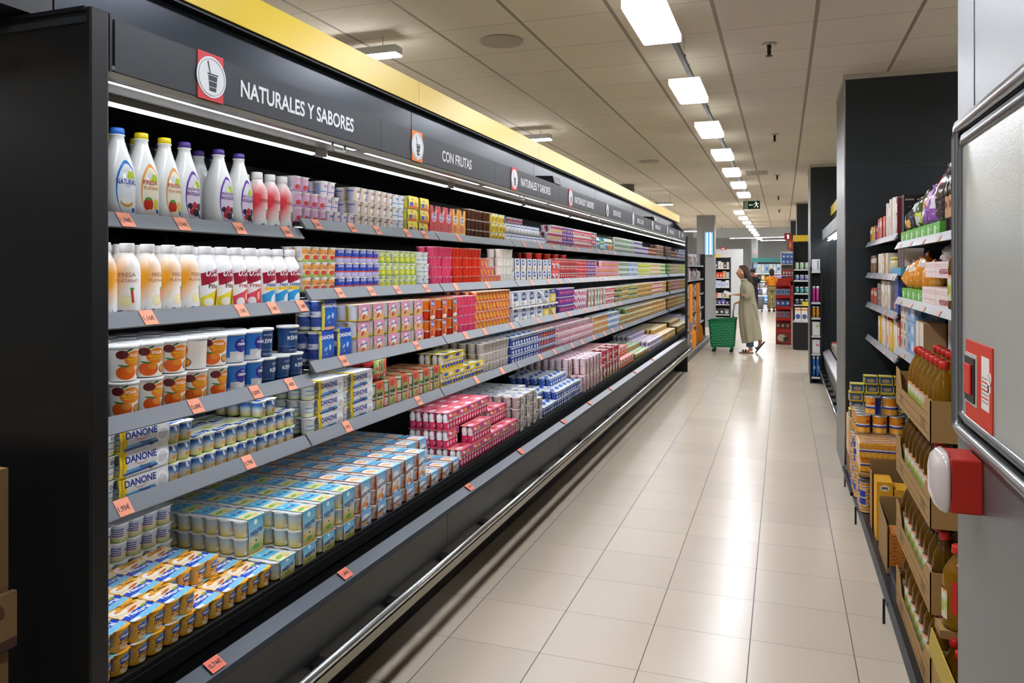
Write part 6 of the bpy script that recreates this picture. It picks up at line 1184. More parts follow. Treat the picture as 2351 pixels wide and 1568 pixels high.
# red display stand with a poster side
ds = thing('display_stand', 'red cardboard chocolate display stand with printed poster side', 'display stand', (0, 17.9, 0))
RD_ = M('c92a1c', .5)
MB().box(-.15, .16, .30, .32, 0, 1.35, RD_).box(-.15, .16, .04, .30, .0, .04, RD_).build('back_panel', ds)
MB().prism([(-.02, 1.30), (.16, 1.30), (.30, 1.36), (.30, 1.50), (-.10, 1.46), (-.15, 1.30)], 'y', .0, .28, RD_).build('header_box', ds)
for z in (1.05, .80, .55, .30): MB().box(-.15, .16, 0, .30, z-.02, z+.05, RD_).build('tray', ds)
PST = LB(('v', [(0, 'd8d0c8'), (.5, 'd8c8bc'), (.6, 'c93020'), (1, 'c92a1c')]), (('e', .45, .42, .2, .09, 20, '3a2418'), ('e', .5, .42, .12, .05, 20, 'b8906a'), ('e', .45, .28, .2, .07, 30, 'b0683a'), ('e', .6, .10, .3, .08, 30, '4a2a1c'), ('e', .5, .8, .2, .05, 30, 'e8e0d8')), .4, .06)
MB().box(.16, .34, .0, .01, .02, 1.40, PST, side=PST).box(.155, .17, -.005, .3, .0, 1.35, RD_).build('poster_side', ds)
MB().box(-.15, .16, -.004, 0, .02, .28, LB('8a2a1c', (('e', .4, .5, .3, .3, 20, 'd8c8b8'), ('e', .7, .4, .2, .2, 0, '3a2018')), .5, .08)).build('base_panel', ds)
for k, z in enumerate((1.10, .85, .60, .35)):
    for j in range(3): sbox('chocolate_pack', '%s pack on the red display stand, %s from left' % (['light blue', 'deep blue', 'grey and blue', 'brown'][k], ORD[j]), 'package', -.10+.10*j, 17.93, z+.001, .09, .13, .08, ['8ab0d8', '2a62b0', '7a90a8', '5a3a2e'][k], (('e', .5, .5, .3, .25, 0, ['3a6ab0', 'c8d8f0', 'c03020', 'c8a888'][k]),), 'packs on the display stand')
# rack with blue packs behind the stand
facing_shelf('end_shelf', 'low rack with blue packs behind the red display stand', -.03, .25, 19.3, [1.30, 1.53, 1.80], .3, H=2.1, sidec='dcdcd8')
for r, (z, n, c, nm) in enumerate([(1.80, 3, '3a6cb8', 'blue and white pack'), (1.53, 4, 'a84028', 'rust red jar'), (1.30, 3, 'd84a9a', 'pink packet')]):
    for l in range(2 if r == 0 else 1):
        for j in range(n): sbox('shelf_product', '%s on the rack behind the stand, %s, layer %s' % (nm, ORD[j], ORD[l]), 'package', .0+.26/n*j+.02, 19.28, z+.125*l, .24/n, .12 if r == 0 else .14, .08, c, (('e', .5, .4, .3, .2, 0, 'd8e0ec'),), 'packages on the rack')
tag(MB().box(.10, .26, 19.28, 19.30, 2.12, 2.38, LB('c84a30', (('e', .4, .5, .2, .3, 0, 'e8a080'),), .5)).build('hanging_card'), 'red card on top of the rack behind the stand', 'card')
# left: shelving past the fridge end
g2 = thing('shelving_unit', 'tall dark shelving unit on the left just past the fridge end', 'shelving', (-1.75, 13.6, 0))
def g2f(mb, n): o = mb.build(n, g2); o.location = (1.75, -13.6, 0); return o
g2f(MB().box(-2.3, -2.26, 13.2, 18.3, 0, 2.0, BLACK), 'back_panel'); g2f(MB().box(-2.3, -1.72, 18.3, 18.34, 0, 2.02, M('16191c', .45)), 'end_panel')
g2f(MB().box(-2.28, -1.60, 13.2, 18.2, .0, .13, M('4a4d50', .4)), 'plinth'); g2f(MB().box(-1.60, -1.585, 13.2, 18.2, .12, .16, M('b0b4b6', .3, .6)), 'plinth_rail')
for z in (.48, .8, 1.12, 1.45, 1.75): g2f(MB().box(-2.25, -1.77, 13.2, 18.28, z-.02, z, SHELF), 'shelf_board'); g2f(MB().box(-1.77, -1.75, 13.2, 18.28, z-.03, z+.01, M('b4b8bc', .3)), 'price_rail')
k = 0
for z in (.14, .481, .801, 1.121, 1.451, 1.751):
    y = 13.5
    while y < 17.9:
        w = random.uniform(.16, .34); h = random.uniform(.16, .27)
        c = ['c8c4c4', 'b89a90', 'd8d4d8', '8a6a60', 'a8b8d0', '6a5a70', 'e0dcd8'][k % 7]
        t = thing('household_pack', '%s pack %s along at %s metres height in the left unit' % (['grey', 'rose brown', 'white', 'brown', 'pale blue', 'plum', 'cream'][k % 7], 'number %d' % (int((y-13.5)/.17)+1), z), 'package', (-1.79, y, z), 0, 'packs in the left unit')
        MB().box(-.14, 0, 0, w-.01, 0, min(h, .25), M(c, .5), front=LB(c, (('r', .5, .6, .3, .2, 0, ['e8e8e8', '6a3a3a', '5a4a8a', 'e8d8c8'][k % 4]),), .4)).build('pack_body', t)
        y += w; k += 1
for i, (y, x) in enumerate([(14.6, -1.60), (15.9, -1.60)]):
    t = thing('banner', 'orange vertical promotional banner with rounded foot, %s past the fridge' % ['first', 'second'][i], 'banner', (x-.07, y, .165), -.22)
    MB().prism([(-.0, .3), (.0, 1.22), (.16, 1.22), (.16, .42), (.34, .30), (.40, .12), (.34, 0), (.06, 0), (0, .08)], 'x', 0, .02, M('ee8f18', .45)).build('panel', t)
    MB().box(.02, .022, .02, .12, -.0, .5, LB('3a72b8', (('e', .5, .3, .4, .06, 0, 'e8d8a0'), ('e', .5, .6, .4, .06, 0, 'e89a3a')), .5)).build('print', t) if i == 0 else None
# black gondola facing the camera
facing_shelf('shelving_unit', 'black shelf unit full of mixed goods left of the woman', -2.42, -1.74, 27.3, [.10, .45, .70, 1.05, 1.37, 1.70], .45, H=2.08, sidec='14171b')
tag(MB().box(-2.44, -2.05, 27.3, 27.5, 2.081, 2.19, M('e8cc60', .4)).build('yellow_band'), 'short yellow header band on the black shelf unit', 'band')
gc = [(1.70, ['1a1a20', '22222a', '2a3050', 'e0e0e0', 'd8dce0', '5a2a30', 'c8c8d0'], .24), (1.37, ['3a1a14', '2a1a18', 'd8401c', 'd8401c', 'e09030', 'a8b8c0'], .22), (1.05, ['c0c8e0', 'b8c4e0', 'c0c8e0', 'b8c4dc', 'e0e0e8'], .22), (.70, ['b82a20', 'c83a2a', 'd8c8c0', '9aa0a8', 'c8b030'], .14), (.45, ['1c1a20', '3a3a20', '4a3a8a', '5a4a9a', '2a2a30'], .17), (.10, ['1c1c20', '2a2a30', '24242a', '6a6a70'], .22)]
for r, (z, cs, h) in enumerate(gc):
    w = .66/len(cs)
    for j, c in enumerate(cs): sbox('shelf_product', 'product %s from left on the %s shelf of the black unit' % (ORD[j], ['top', 'second', 'third', 'fourth', 'fifth', 'lowest'][r]), 'package', -2.41+w/2+w*j, 27.32, z, w-.01, h*random.uniform(.8, 1.1), .2, c, (('e', .5, .4, .25, .2, 0, '8aa8d8' if r == 2 else 'c8c0b8'),), 'products in the black unit')
struct('wall_partition', MB().box(-2.5, -1.43, 30.2, 30.3, 0, 2.44, M('d6dadc', .55)))
struct('wall_pillar_5', MB().box(-1.43, -1.15, 38.5, 39.0, 0, 4.1, PALEW))
o = struct('wall_pillar_6', MB().box(-2.36, -1.86, 22.6, 23.1, 0, 3.23, M('8d9092', .5)))
sc = thing('display_screen', 'tall bright poster screen on the grey pillar left of the aisle', 'screen', (-2.12, 22.5, 2.08))
MB().box(0, .22, 0, .09, 0, .66, M('b8c8d0', .4)).build('housing', sc)
mb = MB(); rnd = random.Random(3)
for i in range(5): mb.box(.01+.042*i, .045+.042*i, -.004, -.001, .02, .64, M(['4a90d0', 'b8dcf0', '2f6ab0', 'e0f0f8', '5aa0c8'][i], .4, emit=.9))
mb.build('picture', sc)
facing_shelf('shelving_unit', 'back wall shelving with teal header and white packs', -1.36, .10, 38.2, [.08, .45, .80, 1.12, 1.50], .5, H=2.0, sidec='22282c')
tag(MB().box(-1.40, .12, 38.1, 38.16, 2.02, 2.2, M('2f8a88', .4)).build('teal_header'), 'teal header band over the back wall shelving', 'band')
for z in (1.46, 1.08, .76, .41): 
    o = MB().box(-1.34, .08, 38.23, 38.26, z-.02, z-.008, M('f4f8ff', .5, emit=5)).build('shelf_lamp'); tag(o, 'thin white lamp glowing under a shelf edge at the back wall', 'lamp', 'back wall shelf lamps')
for r, (z, cs, h) in enumerate([(1.50, ['b8d0e8', 'e0e8ec', 'c8d8e8', 'a8c0dc', 'd8e8f0', 'b8d8e8', 'e8e8ec', 'c0d0e0'], .42), (1.12, ['c03028', '3a3020', 'c8a850', '2a2420', 'b890c0', 'a880b8', 'b088b8', '5a3a50'], .26), (.80, ['2a4a70', '8ab0c8', 'd8c8c0', 'c86a3a', '8a5a3a', 'd8d0c0', '6a8ab0'], .2), (.45, ['e8c030', '3a62b0', 'd8d8e8', '4a8ad0', 'e0e0c0', 'c8d0d8', '7aa0d0'], .26), (.08, ['e8e8f0', 'c0d0e8', '5a8ad0', 'e8d870', 'd0d8e8', 'a8b8d0'], .3)]):
    w = 1.42/len(cs)
    for j, c in enumerate(cs): sbox('shelf_product', 'pack %s from left on the %s shelf at the back wall' % (ORD[j], ['top', 'second', 'third', 'fourth', 'lowest'][r]), 'package', -1.34+w/2+w*j, 38.3, z, w-.015, h, .2, c, (('e', .5, .45, .3, .2, 0, ['3a7ab8', 'e8c878', 'f0f0f0'][j % 3]),), 'packs at the back wall')
# signs
def sign(name, desc, x, y, z, w, h, c, fn, hang=True, e=0):
    t = thing(name, desc, 'sign', (x, y, z)); MB().box(-w/2, w/2, 0, .03, -h/2, h/2, M(c, .5, emit=e)).build('plate', t)
    m = MB(); f = south_fn(-.002); fn(m, f); m.build('pictogram', t)
    if hang: MB().tube([(-w*.35, .015, h/2), (-w*.35, .015, 3.23-z if y < 30 else 4.1-z)], .004, STEEL, 4).tube([(w*.35, .015, h/2), (w*.35, .015, 3.23-z if y < 30 else 4.1-z)], .004, STEEL, 4).build('cable', t)
PW = M('e8ece8', .5, emit=.3)
def exitp(m, f):
    m.poly([f(-.15, -.08), f(-.075, -.08), f(-.075, .08), f(-.15, .08)], M('9fb8a4', .5))
    m.poly([f(-.055, 0), f(-.025, -.022), f(-.025, -.006), f(.035, -.006), f(.035, .006), f(-.025, .006), f(-.025, .022)], PW)
    def st(a, b, w=.008):
        d = Vector((b[0]-a[0], b[1]-a[1])).normalized(); n = Vector((-d.y, d.x))*w; m.poly([f(a[0]-n.x, a[1]-n.y), f(b[0]-n.x, b[1]-n.y), f(b[0]+n.x, b[1]+n.y), f(a[0]+n.x, a[1]+n.y)], PW)
    m.poly([f(.088+.013*cos(t*pi/5), .058+.013*sin(t*pi/5)) for t in range(10)], PW)
    st((.092, .045), (.100, .0), .011); st((.100, .005), (.075, -.035)); st((.075, -.035), (.050, -.05), .006); st((.100, .0), (.130, -.03)); st((.130, -.03), (.125, -.065), .007); st((.090, .038), (.062, .028), .005); st((.062, .028), (.055, .008), .005); st((.096, .038), (.125, .022), .005); st((.125, .022), (.145, .035), .005)
sign('exit_sign', 'dark green exit sign with white running figure and left arrow', -.63, 17.0, 3.04, .34, .17, '12402e', exitp)
def extp(m, f):
    m.poly([f(-.02, -.06), f(.025, -.06), f(.025, .035), f(-.02, .035)], PW); m.poly([f(-.01, .035), f(.015, .035), f(.01, .055), f(-.005, .055)], PW); m.poly([f(-.04, .03), f(-.02, .05), f(-.02, .04), f(-.035, .02)], PW)
sign('extinguisher_sign', 'dark red fire extinguisher sign on the far right', .13, 22.0, 2.56, .19, .18, '8a2426', extp)
sign('fire_sign', 'small red and white ring sign above the back shelving', -1.25, 37.9, 2.51, .17, .17, 'e8e0dc', lambda m, f: (m.poly([f(.06*cos(t*pi/8), .06*sin(t*pi/8)) for t in range(16)], M('b83028', .5)), m.poly([f(.03*cos(t*pi/8), .03*sin(t*pi/8))[:1]+(-.004,)+f(.03*cos(t*pi/8), .03*sin(t*pi/8))[2:] for t in range(16)], PW)))
sign('fire_sign', 'small red sign with white arrows above the pale partition', -2.12, 29.9, 2.46, .2, .10, 'c03a34', lambda m, f: (m.poly([f(-.03, -.03), f(.0, .03), f(.03, -.03)], PW), m.poly([f(-.08, -.02), f(-.05, .02), f(-.04, -.02)], PW)))

# ------------------------------------------------------------------ cardboard boxes at the left edge
for i, (z0, z1_, rim) in enumerate([(0, .27, .22), (.275, .56, .22), (.565, .85, .22), (.855, 1.245, .17)]):
    t = thing('stacked_carton', 'brown kraft carton with leaf print beside the fridge end panel, %s from the floor' % ORD[i], 'carton', (-1.85, .85, z0), 0, 'kraft cartons by the fridge')
    MB().box(-.2, .272, 0, .335, 0, z1_-z0-.004, M('6d5232', .85), top=CARD).build('carton_body', t)
    MB().box(-.2, .285, -.005, .345, .0, .022, M('3d261c', .8)).box(.272, .285, -.005, .345, .022, .12, M('765a38', .85)).build('carton_rim', t)
    b = MB()
    for k_, (yy, zz, a) in enumerate([(.30, .09, .6), (.22, .06, -.4), (.26, .17, .2)]):
        pts = [(.0268*math.sin(q)*.5, .024*cos(q)) for q in [2*pi*w_/10 for w_ in range(10)]]
        b.poly([(.2859 if zz < .12 else .2729, yy+p[0]*cos(a)-p[1]*sin(a), zz+p[0]*sin(a)+p[1]*cos(a)) for p in pts], M('4a2e1c', .8))
    b.build('leaf_print', t)

# ------------------------------------------------------------------ people
def skin_obj(name, joints, edges, mat, parent, sub=2, root=0):
    me = bpy.data.meshes.new(name); me.from_pydata([j[:3] for j in joints], edges, []); me.materials.append(mat)
    o = obj(name, me, parent)
    sk = o.modifiers.new('skin', 'SKIN'); sk.use_smooth_shade = True
    for i, v in enumerate(me.skin_vertices[0].data): v.radius = (joints[i][3],)*2; v.use_root = (i == root)
    sb_ = o.modifiers.new('sub', 'SUBSURF'); sb_.levels = sub; sb_.render_levels = sub
    return o
def freeze(o):
    """replace the modifiers by their result, so that the head can join the same surface object"""
    dg = bpy.context.evaluated_depsgraph_get(); me = bpy.data.meshes.new_from_object(o.evaluated_get(dg)); o.modifiers.clear(); o.data = me
    for p in me.polygons: p.use_smooth = True
    return o
def head_mb(c, face, mat, s=1.0, turn=0):
    """head with brow, nose, lips, chin, jaw and ears; face = unit direction it looks in (x, y)"""
    b = MB(); n, m = 28, 20; rings = []
    fx, fy = face
    for j in range(m+1):
        t = pi*j/m; z = -cos(t); r = sin(t); ring = []
        for i in range(n):
            a = 2*pi*i/n; f = cos(a)*r; l = sin(a)*r
            X = f*.098; Y = l*.076; Z = z*.118
            if z < -.1: k = 1-(-z-.1)*.28; Y *= k; X = X*(1-(-z-.1)*.10)+(.008*(-z))*(f > 0)
            if f > 0:
                w = math.exp(-(Y/.013)**2)
                X += w*.020*math.exp(-((Z+.018)/.016)**2)+w*.010*math.exp(-((Z-.004)/.02)**2)
                X += math.exp(-(Y/.022)**2)*.008*math.exp(-((Z+.052)/.008)**2)
                X += math.exp(-(Y/.026)**2)*.011*math.exp(-((Z+.088)/.014)**2)
                X -= math.exp(-((abs(Y)-.030)/.013)**2)*.008*math.exp(-((Z-.006)/.012)**2)
            ring.append((c[0]+s*(X*fx-Y*fy), c[1]+s*(X*fy+Y*fx), c[2]+s*Z))
        rings.append(ring)
    b.loft(rings, mat)
    for sd in (-1, 1):
        e = [(c[0]+s*((-.005+.012*cos(q))*fx-sd*.076*fy), c[1]+s*((-.005+.012*cos(q))*fy+sd*.076*fx), c[2]+s*(-.01+.028*sin(q))) for q in [2*pi*k/10 for k in range(10)]]
        e2 = [(p[0]-sd*fy*.008, p[1]+sd*fx*.008, p[2]) for p in e]
        b.loft([e, e2] if sd < 0 else [e2, e], mat)
    return b
def face_parts(c, face, parent, s=1.0, hair='3a281e'):
    fx, fy = face; b = MB()
    for sd in (-1, 1):
        p = (c[0]+s*(.0765*fx-sd*.031*fy), c[1]+s*(.0765*fy+sd*.031*fx), c[2]+s*.006); b.ball(p, .0092*s, M('cfc4ba', .4), 8, sc=(1, 1, .7)); q = (p[0]+fx*.0052, p[1]+fy*.0052, p[2]); b.ball(q, .0056*s, M('1c120c', .3), 6)
    b.build('eyes', parent)
    b = MB()
    for sd in (-1, 1): b.tube([(c[0]+s*((.094-.004*abs(k))*fx-sd*(.018+.012*k)*fy), c[1]+s*((.094-.004*abs(k))*fy+sd*(.018+.012*k)*fx), c[2]+s*(.026+.003*sin(k))) for k in (0, 1, 2)], .003*s, M(hair, .7), 5)
    b.build('eyebrows', parent)
    MB().tube([(c[0]+s*(.0995*fx-k*fy), c[1]+s*(.0995*fy+k*fx), c[2]-s*.052) for k in (-.018, 0, .018)], .0042*s, M('a8584c', .5), 6).build('lips', parent)
def hand(joints, edges, wi, palm, dirv, up, thumb, curl=.5, L=.075):
    """five separate bent fingers grown from the palm joint"""
    d = Vector(dirv).normalized(); u = Vector(up).normalized(); sd = d.cross(u).normalized()
    p = Vector(palm); joints.append((*p, .022)); pi_ = len(joints)-1; edges.append((wi, pi_))
    for k, (off, ln) in enumerate([(-.030, .88), (-.010, 1), (.010, .95), (.029, .75)]):
        a = p+d*.035+sd*off; b1 = a+(d*cos(curl)-u*sin(curl))*L*ln*.5; b2 = b1+(d*cos(curl*2)-u*sin(curl*2))*L*ln*.42
        i0 = len(joints); joints += [(*a, .0105), (*b1, .0085), (*b2, .007)]; edges += [(pi_, i0), (i0, i0+1), (i0+1, i0+2)]
    a = p+sd*thumb*.030+d*.005; b1 = a+(sd*thumb*.5+d*.75-u*.2).normalized()*.032; b2 = b1+(d*.9+sd*thumb*.1-u*.3).normalized()*.026
    i0 = len(joints); joints += [(*a, .011), (*b1, .009), (*b2, .0075)]; edges += [(pi_, i0), (i0, i0+1), (i0+1, i0+2)]
SKIN = M('c08a68', .55, name='skin'); SKIN2 = M('a8785a', .55, name='skin tone')
# -- woman with the green basket, walking left
wm = thing('person', 'person with long brown hair in a long sage coat walking left, holding a paper', 'person', (-.686, 15.85, 0))
J = [(.07, 0, .93, .12), (.045, 0, 1.10, .105), (.01, 0, 1.27, .115), (-.008, 0, 1.40, .065), (-.03, 0, 1.475, .048), (-.055, 0, 1.54, .05),
     (.0, -.16, 1.355, .05), (.058, -.205, 1.135, .040), (-.115, -.185, 1.168, .026), (.0, .16, 1.355, .05), (.045, .205, 1.12, .040), (-.14, .17, 1.01, .026),
     (.07, -.085, .86, .085), (.03, -.09, .50, .055), (.085, -.09, .115, .034), (.05, -.09, .045, .032), (-.07, -.09, .032, .028), (.105, -.09, .045, .028),
     (.09, .085, .86, .085), (.10, .09, .50, .055), (.27, .09, .235, .034), (.245, .09, .14, .030), (.185, .09, .055, .028), (.30, .09, .215, .028)]
E_ = [(0, 1), (1, 2), (2, 3), (3, 4), (4, 5), (2, 6), (6, 7), (7, 8), (2, 9), (9, 10), (10, 11), (0, 12), (12, 13), (13, 14), (14, 15), (15, 16), (14, 17), (0, 18), (18, 19), (19, 20), (20, 21), (21, 22), (20, 23)]
hand(J, E_, 8, (-.185, -.18, 1.168), (-1, 0, .02), (0, 0, 1), -1, .35); hand(J, E_, 11, (-.20, .165, .985), (-1, 0, -.15), (0, 0, 1), 1, .8)
bd = freeze(skin_obj('body', J, E_, SKIN, wm))
hc = (-.072, 0, 1.602)
bm = bmesh.new(); bm.from_mesh(bd.data); tmp = head_mb(hc, (-1, 0), SKIN, 1.08).mesh('t'); bm.from_mesh(tmp); bm.to_mesh(bd.data); bm.free()
for p in bd.data.polygons: p.use_smooth = True
face_parts(hc, (-1, 0), wm, 1.08)
COAT = M('a39d84', .85, name='linen', bump=.3, bscale=30)
def coat_ring(z, xc, rx, ry, fold=0, n=40, slant=0, yo=0):
    return [(xc+(rx+fold*.014*cos(7*a+.6))*cos(a), yo+(ry+fold*.014*cos(7*a+.6))*sin(a), z+slant*cos(a)) for a in [2*pi*i/n for i in range(n)]]
b = MB().loft([coat_ring(*r) for r in [(.30-.06, .105, .178, .235, 1.6, 40, .045), (.42, .085, .185, .235, 1.5), (.60, .06, .182, .225, 1.2), (.80, .04, .178, .215, .9), (.97, .03, .165, .20, .6), (1.12, .025, .140, .190, .35), (1.26, .015, .138, .195, .1), (1.34, .010, .122, .19, 0), (1.395, .002, .104, .165, 0), (1.435, -.008, .080, .11, 0), (1.465, -.018, .068, .080, 0)]], COAT, cap=False)
b.build('coat', wm)
MB().tube([(-.078, -.03, 1.43), (-.118, -.035, 1.30), (-.118, -.04, 1.12), (-.136, -.05, .97), (-.142, -.06, .80), (-.128, -.07, .55), (-.095, -.085, .30)], [.006, .007, .008, .008, .009, .009, .008], M('8d876e', .85), 6).build('coat_edge', wm)
b = MB().loft([coat_ring(1.415, -.012, .092, .115), coat_ring(1.465, -.022, .080, .090), coat_ring(1.488, -.026, .084, .092), coat_ring(1.445, -.018, .104, .118)], COAT, cap=False); b.build('collar', wm)
for sd, pts in ((-1, [(.0, -.165, 1.36), (.03, -.19, 1.25), (.062, -.21, 1.14), (.03, -.205, 1.125), (-.03, -.198, 1.145)]), (1, [(.0, .165, 1.36), (.03, .19, 1.24), (.048, .21, 1.12), (-.0, .20, 1.08), (-.04, .19, 1.06)])):
    MB().tube(pts, [.078, .068, .064, .066, .060], COAT, 14).build('sleeve', wm); q = pts[-1]; MB().tube([(q[0]-.012, q[1], q[2]-.002), (q[0]+.018, q[1], q[2])], .066, M('8d876e', .85), 14).build('cuff', wm)
MB().tube([(.12, -.20, .98), (.16, -.215, .93), (.19, -.20, .80), (.215, -.19, .68)], .008, M('8d876e', .85), 6).build('belt_tie', wm)
HAIR = M('3b2a20', .55, name='brown hair', bump=.5, bscale=90)
rr = []
for (z, x0, x1_, ry) in [(1.30, .060, .118, .035), (1.35, .035, .128, .068), (1.43, -.005, .125, .092), (1.50, -.045, .108, .097), (1.57, -.070, .080, .097), (1.63, -.088, .056, .099), (1.68, -.120, .036, .096), (1.715, -.146, .016, .078), (1.74, -.135, -.012, .052), (1.75, -.09, -.05, .018)]:
    rr.append([((x0+x1_)/2+(x1_-x0)/2*cos(a), ry*sin(a), z) for a in [2*pi*i/20 for i in range(20)]])
MB().loft(rr, HAIR).build('hair', wm)
MB().box(-.0, .0, 0, 0, 0, 0, WHITE) if False else None
MB().ball((-.072, -.100, 1.592), .011, WHITE, 8).build('earphone', wm)
MB().tube([(-.10+.0, -.187-.03*cos(t), 1.168+.03*sin(t)) for t in [2*pi*k/10 for k in range(11)]], .007, M('2a2624', .4), 5).build('wrist_watch', wm)
JN = M('4a6078', .8, name='denim')
MB().tube([(.05, -.09, .60), (.055, -.09, .40), (.075, -.09, .135)], [.085, .080, .072], JN, 14).build('trouser_leg', wm); MB().tube([(.10, .09, .55), (.14, .09, .42), (.185, .09, .345)], [.085, .078, .07], JN, 14).build('trouser_leg', wm)
SAN = M('2c2018', .5, name='sandal')
sol = [(-.135, -.04), (-.12, -.055), (-.05, -.052), (.06, -.04), (.13, -.042), (.145, -.02), (.145, .02), (.13, .042), (.06, .04), (-.05, .05), (-.12, .05), (-.135, .03)]
o = MB().prism(sol, 'z', 0, .024, M('8a6a4a', .7)).build('sandal_sole', wm, (.0, -.09, 0)); MB().tube([(-.06, -.045, .02), (-.06, -.03, .068), (-.06, .03, .068), (-.06, .045, .02)], .015, SAN, 8).tube([(-.01, -.045, .02), (-.01, -.03, .078), (-.01, .03, .078), (-.01, .045, .02)], .013, SAN, 8).build('sandal_strap', o)
o = MB().prism(sol, 'z', -.012, .014, M('1c1815', .6)).build('sandal_sole', wm, (.255, .09, .115)); o.rotation_euler = (0, -RD(52), 0); MB().tube([(-.06, -.045, .01), (-.06, -.03, .06), (-.06, .03, .06), (-.06, .045, .01)], .013, SAN, 8).build('sandal_strap', o)
pp = thing('paper_sheet', 'folded white shopping paper held in the woman\'s left hand', 'paper', (-1.0, 15.67, 1.175)); pp['label'] = 'folded white paper held by the person in the sage coat'
MB().prism([(-.12, .03), (-.02, -.02), (.045, -.01), (.02, .035), (-.09, .075)], 'y', 0, .002, WHITE).build('sheet', pp)
# -- green rolling basket
gb = thing('rolling_basket', 'green plastic rolling shopping basket with perforated sides and grey handle', 'basket', (-1.15, 16.0, 0))
GP = M('0d7a4a', .4, name='green plastic')
def rr_(hx, hy, z, n=6, slant=0): 
    out = []
    for (sx, sy, a0) in ((1, 1, 0), (-1, 1, pi/2), (-1, -1, pi), (1, -1, 3*pi/2)):
        for k in range(n): a = a0+pi/2*k/(n-1); x = sx*(hx-.05)+.05*cos(a); out.append((x, sy*(hy-.05)+.05*sin(a), z+slant*x))
    return out
bs = MB()
lev = [(.10, .225, .16), (.13, .232, .165), (.30, .245, .175), (.45, .258, .185), (.58, .268, .19), (.655, .275, .195)]
bs.loft([rr_(hx, hy, z, slant=.10*(z-.1)/.55) for z, hx, hy in lev], GP, cap=False); bs.loft([rr_(.225, .16, .10), rr_(.01, .01, .10)], GP, cap=False)
bs.build('basket_body', gb)
rim = rr_(.282, .20, .66, slant=.10); MB().tube(rim, .012, GP, 6, close=True).build('rim', gb)
hm = M('5fae8c', .5, name='perforation'); hb = MB()
for i in range(9):
    for j in range(9):
        x = -.21+.052*i+(.026 if j % 2 else 0); z = .16+.05*j+.10*x
        if abs(x) > .235: continue
        y = -(.163+.03*(z-.1)/.55)-.0025; hb.poly([(x+.012*cos(t*pi/3), y-.0012-.006*(0), z+.012*sin(t*pi/3)) for t in range(6)], hm)
hb.build('perforation_pattern', gb)
for i, (x, y) in enumerate([(-.17, -.13), (.17, -.13), (-.17, .13), (.17, .13)]):
    MB().lathe([(-.012, .035), (.012, .035)], BLACK, 14).build('wheel', gb, (x, y, .036)).rotation_euler = (pi/2, 0, 0)
    MB().box(x-.02, x+.02, y-.02, y+.02, .05, .10, GP).build('wheel_fork', gb)
MB().tube([(.20, -.08, .64), (.20, -.08, .82), (.232, -.06, .962), (.232, .09, .962), (.20, .11, .82), (.20, .11, .64)], .013, M('a8aeac', .4), 8).build('handle', gb)
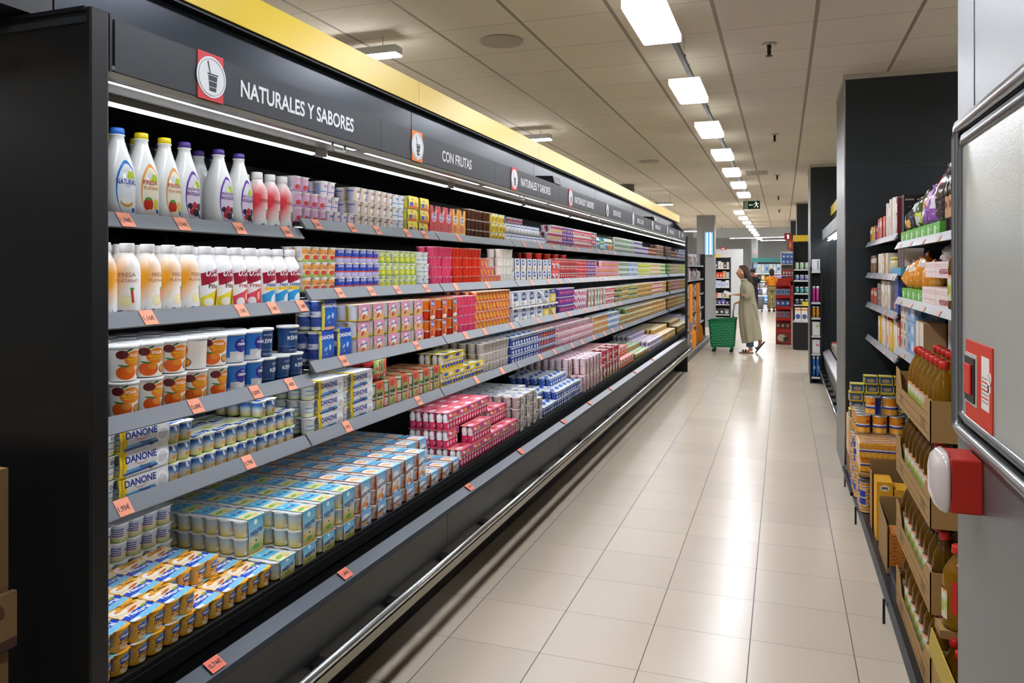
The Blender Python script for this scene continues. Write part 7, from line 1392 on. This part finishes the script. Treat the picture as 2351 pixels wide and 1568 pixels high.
# -- simple clothed figures farther away
def figure(label, loc, rz, h, skin, top, trousers, hair, lefthand, longhair=1, shoes='3a2a20', crossbag=False):
    k = h/1.7; t = thing('person', label, 'person', loc, rz); t.scale = (k, k, k)
    J = [(0, 0, .95, .12), (0, 0, 1.10, .105), (0, 0, 1.30, .12), (0, 0, 1.42, .06), (0, 0, 1.48, .048), (0, 0, 1.54, .05),
         (0, .17, 1.37, .05), (.02, .22, 1.12, .038), (.22, .24, 1.04, .026), (0, -.17, 1.37, .05), (0, -.23, 1.10, .038), (.10, -.22, .88, .026),
         (0, .085, .88, .088), (.02, .09, .48, .056), (-.02, .09, .09, .036), (.10, .09, .035, .03), (0, -.085, .88, .088), (-.02, -.09, .48, .056), (-.05, -.09, .09, .036), (.06, -.09, .035, .03)]
    E_ = [(0, 1), (1, 2), (2, 3), (3, 4), (4, 5), (2, 6), (6, 7), (7, 8), (2, 9), (9, 10), (10, 11), (0, 12), (12, 13), (13, 14), (14, 15), (0, 16), (16, 17), (17, 18), (18, 19)]
    hand(J, E_, 8, (.28, .24, 1.03), (1, 0, -.1), (0, 0, 1), -1, .8); hand(J, E_, 11, (.12, -.22, .82), (.2, 0, -1), (1, 0, 0), 1, .4)
    o = freeze(skin_obj('body', J, E_, skin, t)); bm = bmesh.new(); bm.from_mesh(o.data); hm_ = head_mb((0, 0, 1.60), (1, 0), skin).mesh('t'); bm.from_mesh(hm_); bm.to_mesh(o.data); bm.free()
    for p in o.data.polygons: p.use_smooth = True
    face_parts((0, 0, 1.60), (1, 0), t)
    def el(z, rx, ry, xc=0, yc=0): return [(xc+rx*cos(a), yc+ry*sin(a), z) for a in [2*pi*i/24 for i in range(24)]]
    tm = M(top, .8, bump=.2, bscale=30); pm_ = M(trousers, .85, bump=.2, bscale=30)
    MB().loft([el(1.02, .125, .165), el(1.12, .12, .155), el(1.28, .135, .185), el(1.36, .12, .20), el(1.405, .09, .15), el(1.43, .065, .075)], tm, cap=False).build('shirt', t)
    for sd in (1, -1): MB().tube([(0, .15*sd, 1.385), (.005, .19*sd, 1.30), (.01, .215*sd, 1.20)], [.062, .062, .058], tm, 12).build('sleeve', t)
    b = MB().loft([el(.84, .135, .175), el(.95, .135, .175), el(1.03, .122, .16)], pm_)
    b.build('waist', t)
    for sd in (1, -1): MB().tube([(0, .085*sd, .90), (.0, .09*sd, .60), (.0, .09*sd, .35), (-.03 if sd > 0 else -.05, .09*sd, .12)], [.10, .085, .08, .085], pm_, 14).build('trouser_leg', t)
    MB().loft([el(1.015, .128, .168), el(1.045, .126, .164)], M('4a3020', .6), cap=False).build('belt', t)
    hr = [(1.46, .05, .085, -.05), (1.52, .075, .095, -.03), (1.60, .10, .098, -.018), (1.67, .105, .088, -.012), (1.72, .07, .06, -.01), (1.735, .02, .02, -.01)] if longhair else [(1.58, .085, .088, -.03), (1.64, .10, .09, -.015), (1.70, .085, .075, -.01), (1.728, .03, .03, -.01)]
    MB().loft([el(z, rx, ry, xc) for z, rx, ry, xc in hr], M(hair, .6, bump=.4, bscale=90)).build('hair', t)
    for x, sd in ((.03, 1), (-.01, -1)): MB().prism([(x-.09, -.045), (x+.10, -.045), (x+.14, 0), (x+.10, .045), (x-.09, .045)], 'z', 0, .06, M(shoes, .5)).build('shoe', t, (0, .09*sd, 0))
    if crossbag: MB().tube([(.10, .19, 1.05), (-.02, .10, 1.24) , (-.135, .02, 1.30), (-.11, -.13, 1.40)], .008, M('2a2018', .5), 5).build('bag_strap', t)
    return t
figure('person seen from behind in an orange top and khaki trousers', (-.42, 31.8, 0), RD(97), 1.66, SKIN2, 'e8901c', '9a8a62', '3a2218', None, 1, '4a3428', True)
figure('person with dark hair in black mostly hidden behind the sage coat', (-1.02, 29.0, 0), RD(80), 1.68, SKIN2, '1c1a1e', '22222a', '1a1414', None, 0)
g = thing('shopping_trolley', 'grey rolling shopping basket with teal handle beside the orange top', 'trolley', (-.88, 31.6, 0))
GG = M('6f767a', .5); MB().loft([rr_(.15, .13, .09), rr_(.155, .135, .3), rr_(.165, .145, .60)], GG).build('basket_body', g)
MB().tube([(-.10, 0, .6), (-.10, 0, .93), (.10, 0, .93), (.10, 0, .6)], .014, M('2f7a70', .4), 8).build('handle', g)
hb = MB()
for i in range(7):
    for j in range(6): hb.box(-.12+.036*i, -.10+.036*i, -.152, -.149, .14+.05*j, .16+.05*j, M('a8acae', .5))
hb.build('perforation_pattern', g)
for x in (-.1, .1): MB().lathe([(-.012, .035), (.012, .035)], BLACK, 12).build('wheel', g, (x, -.1, .037)).rotation_euler = (pi/2, 0, 0)
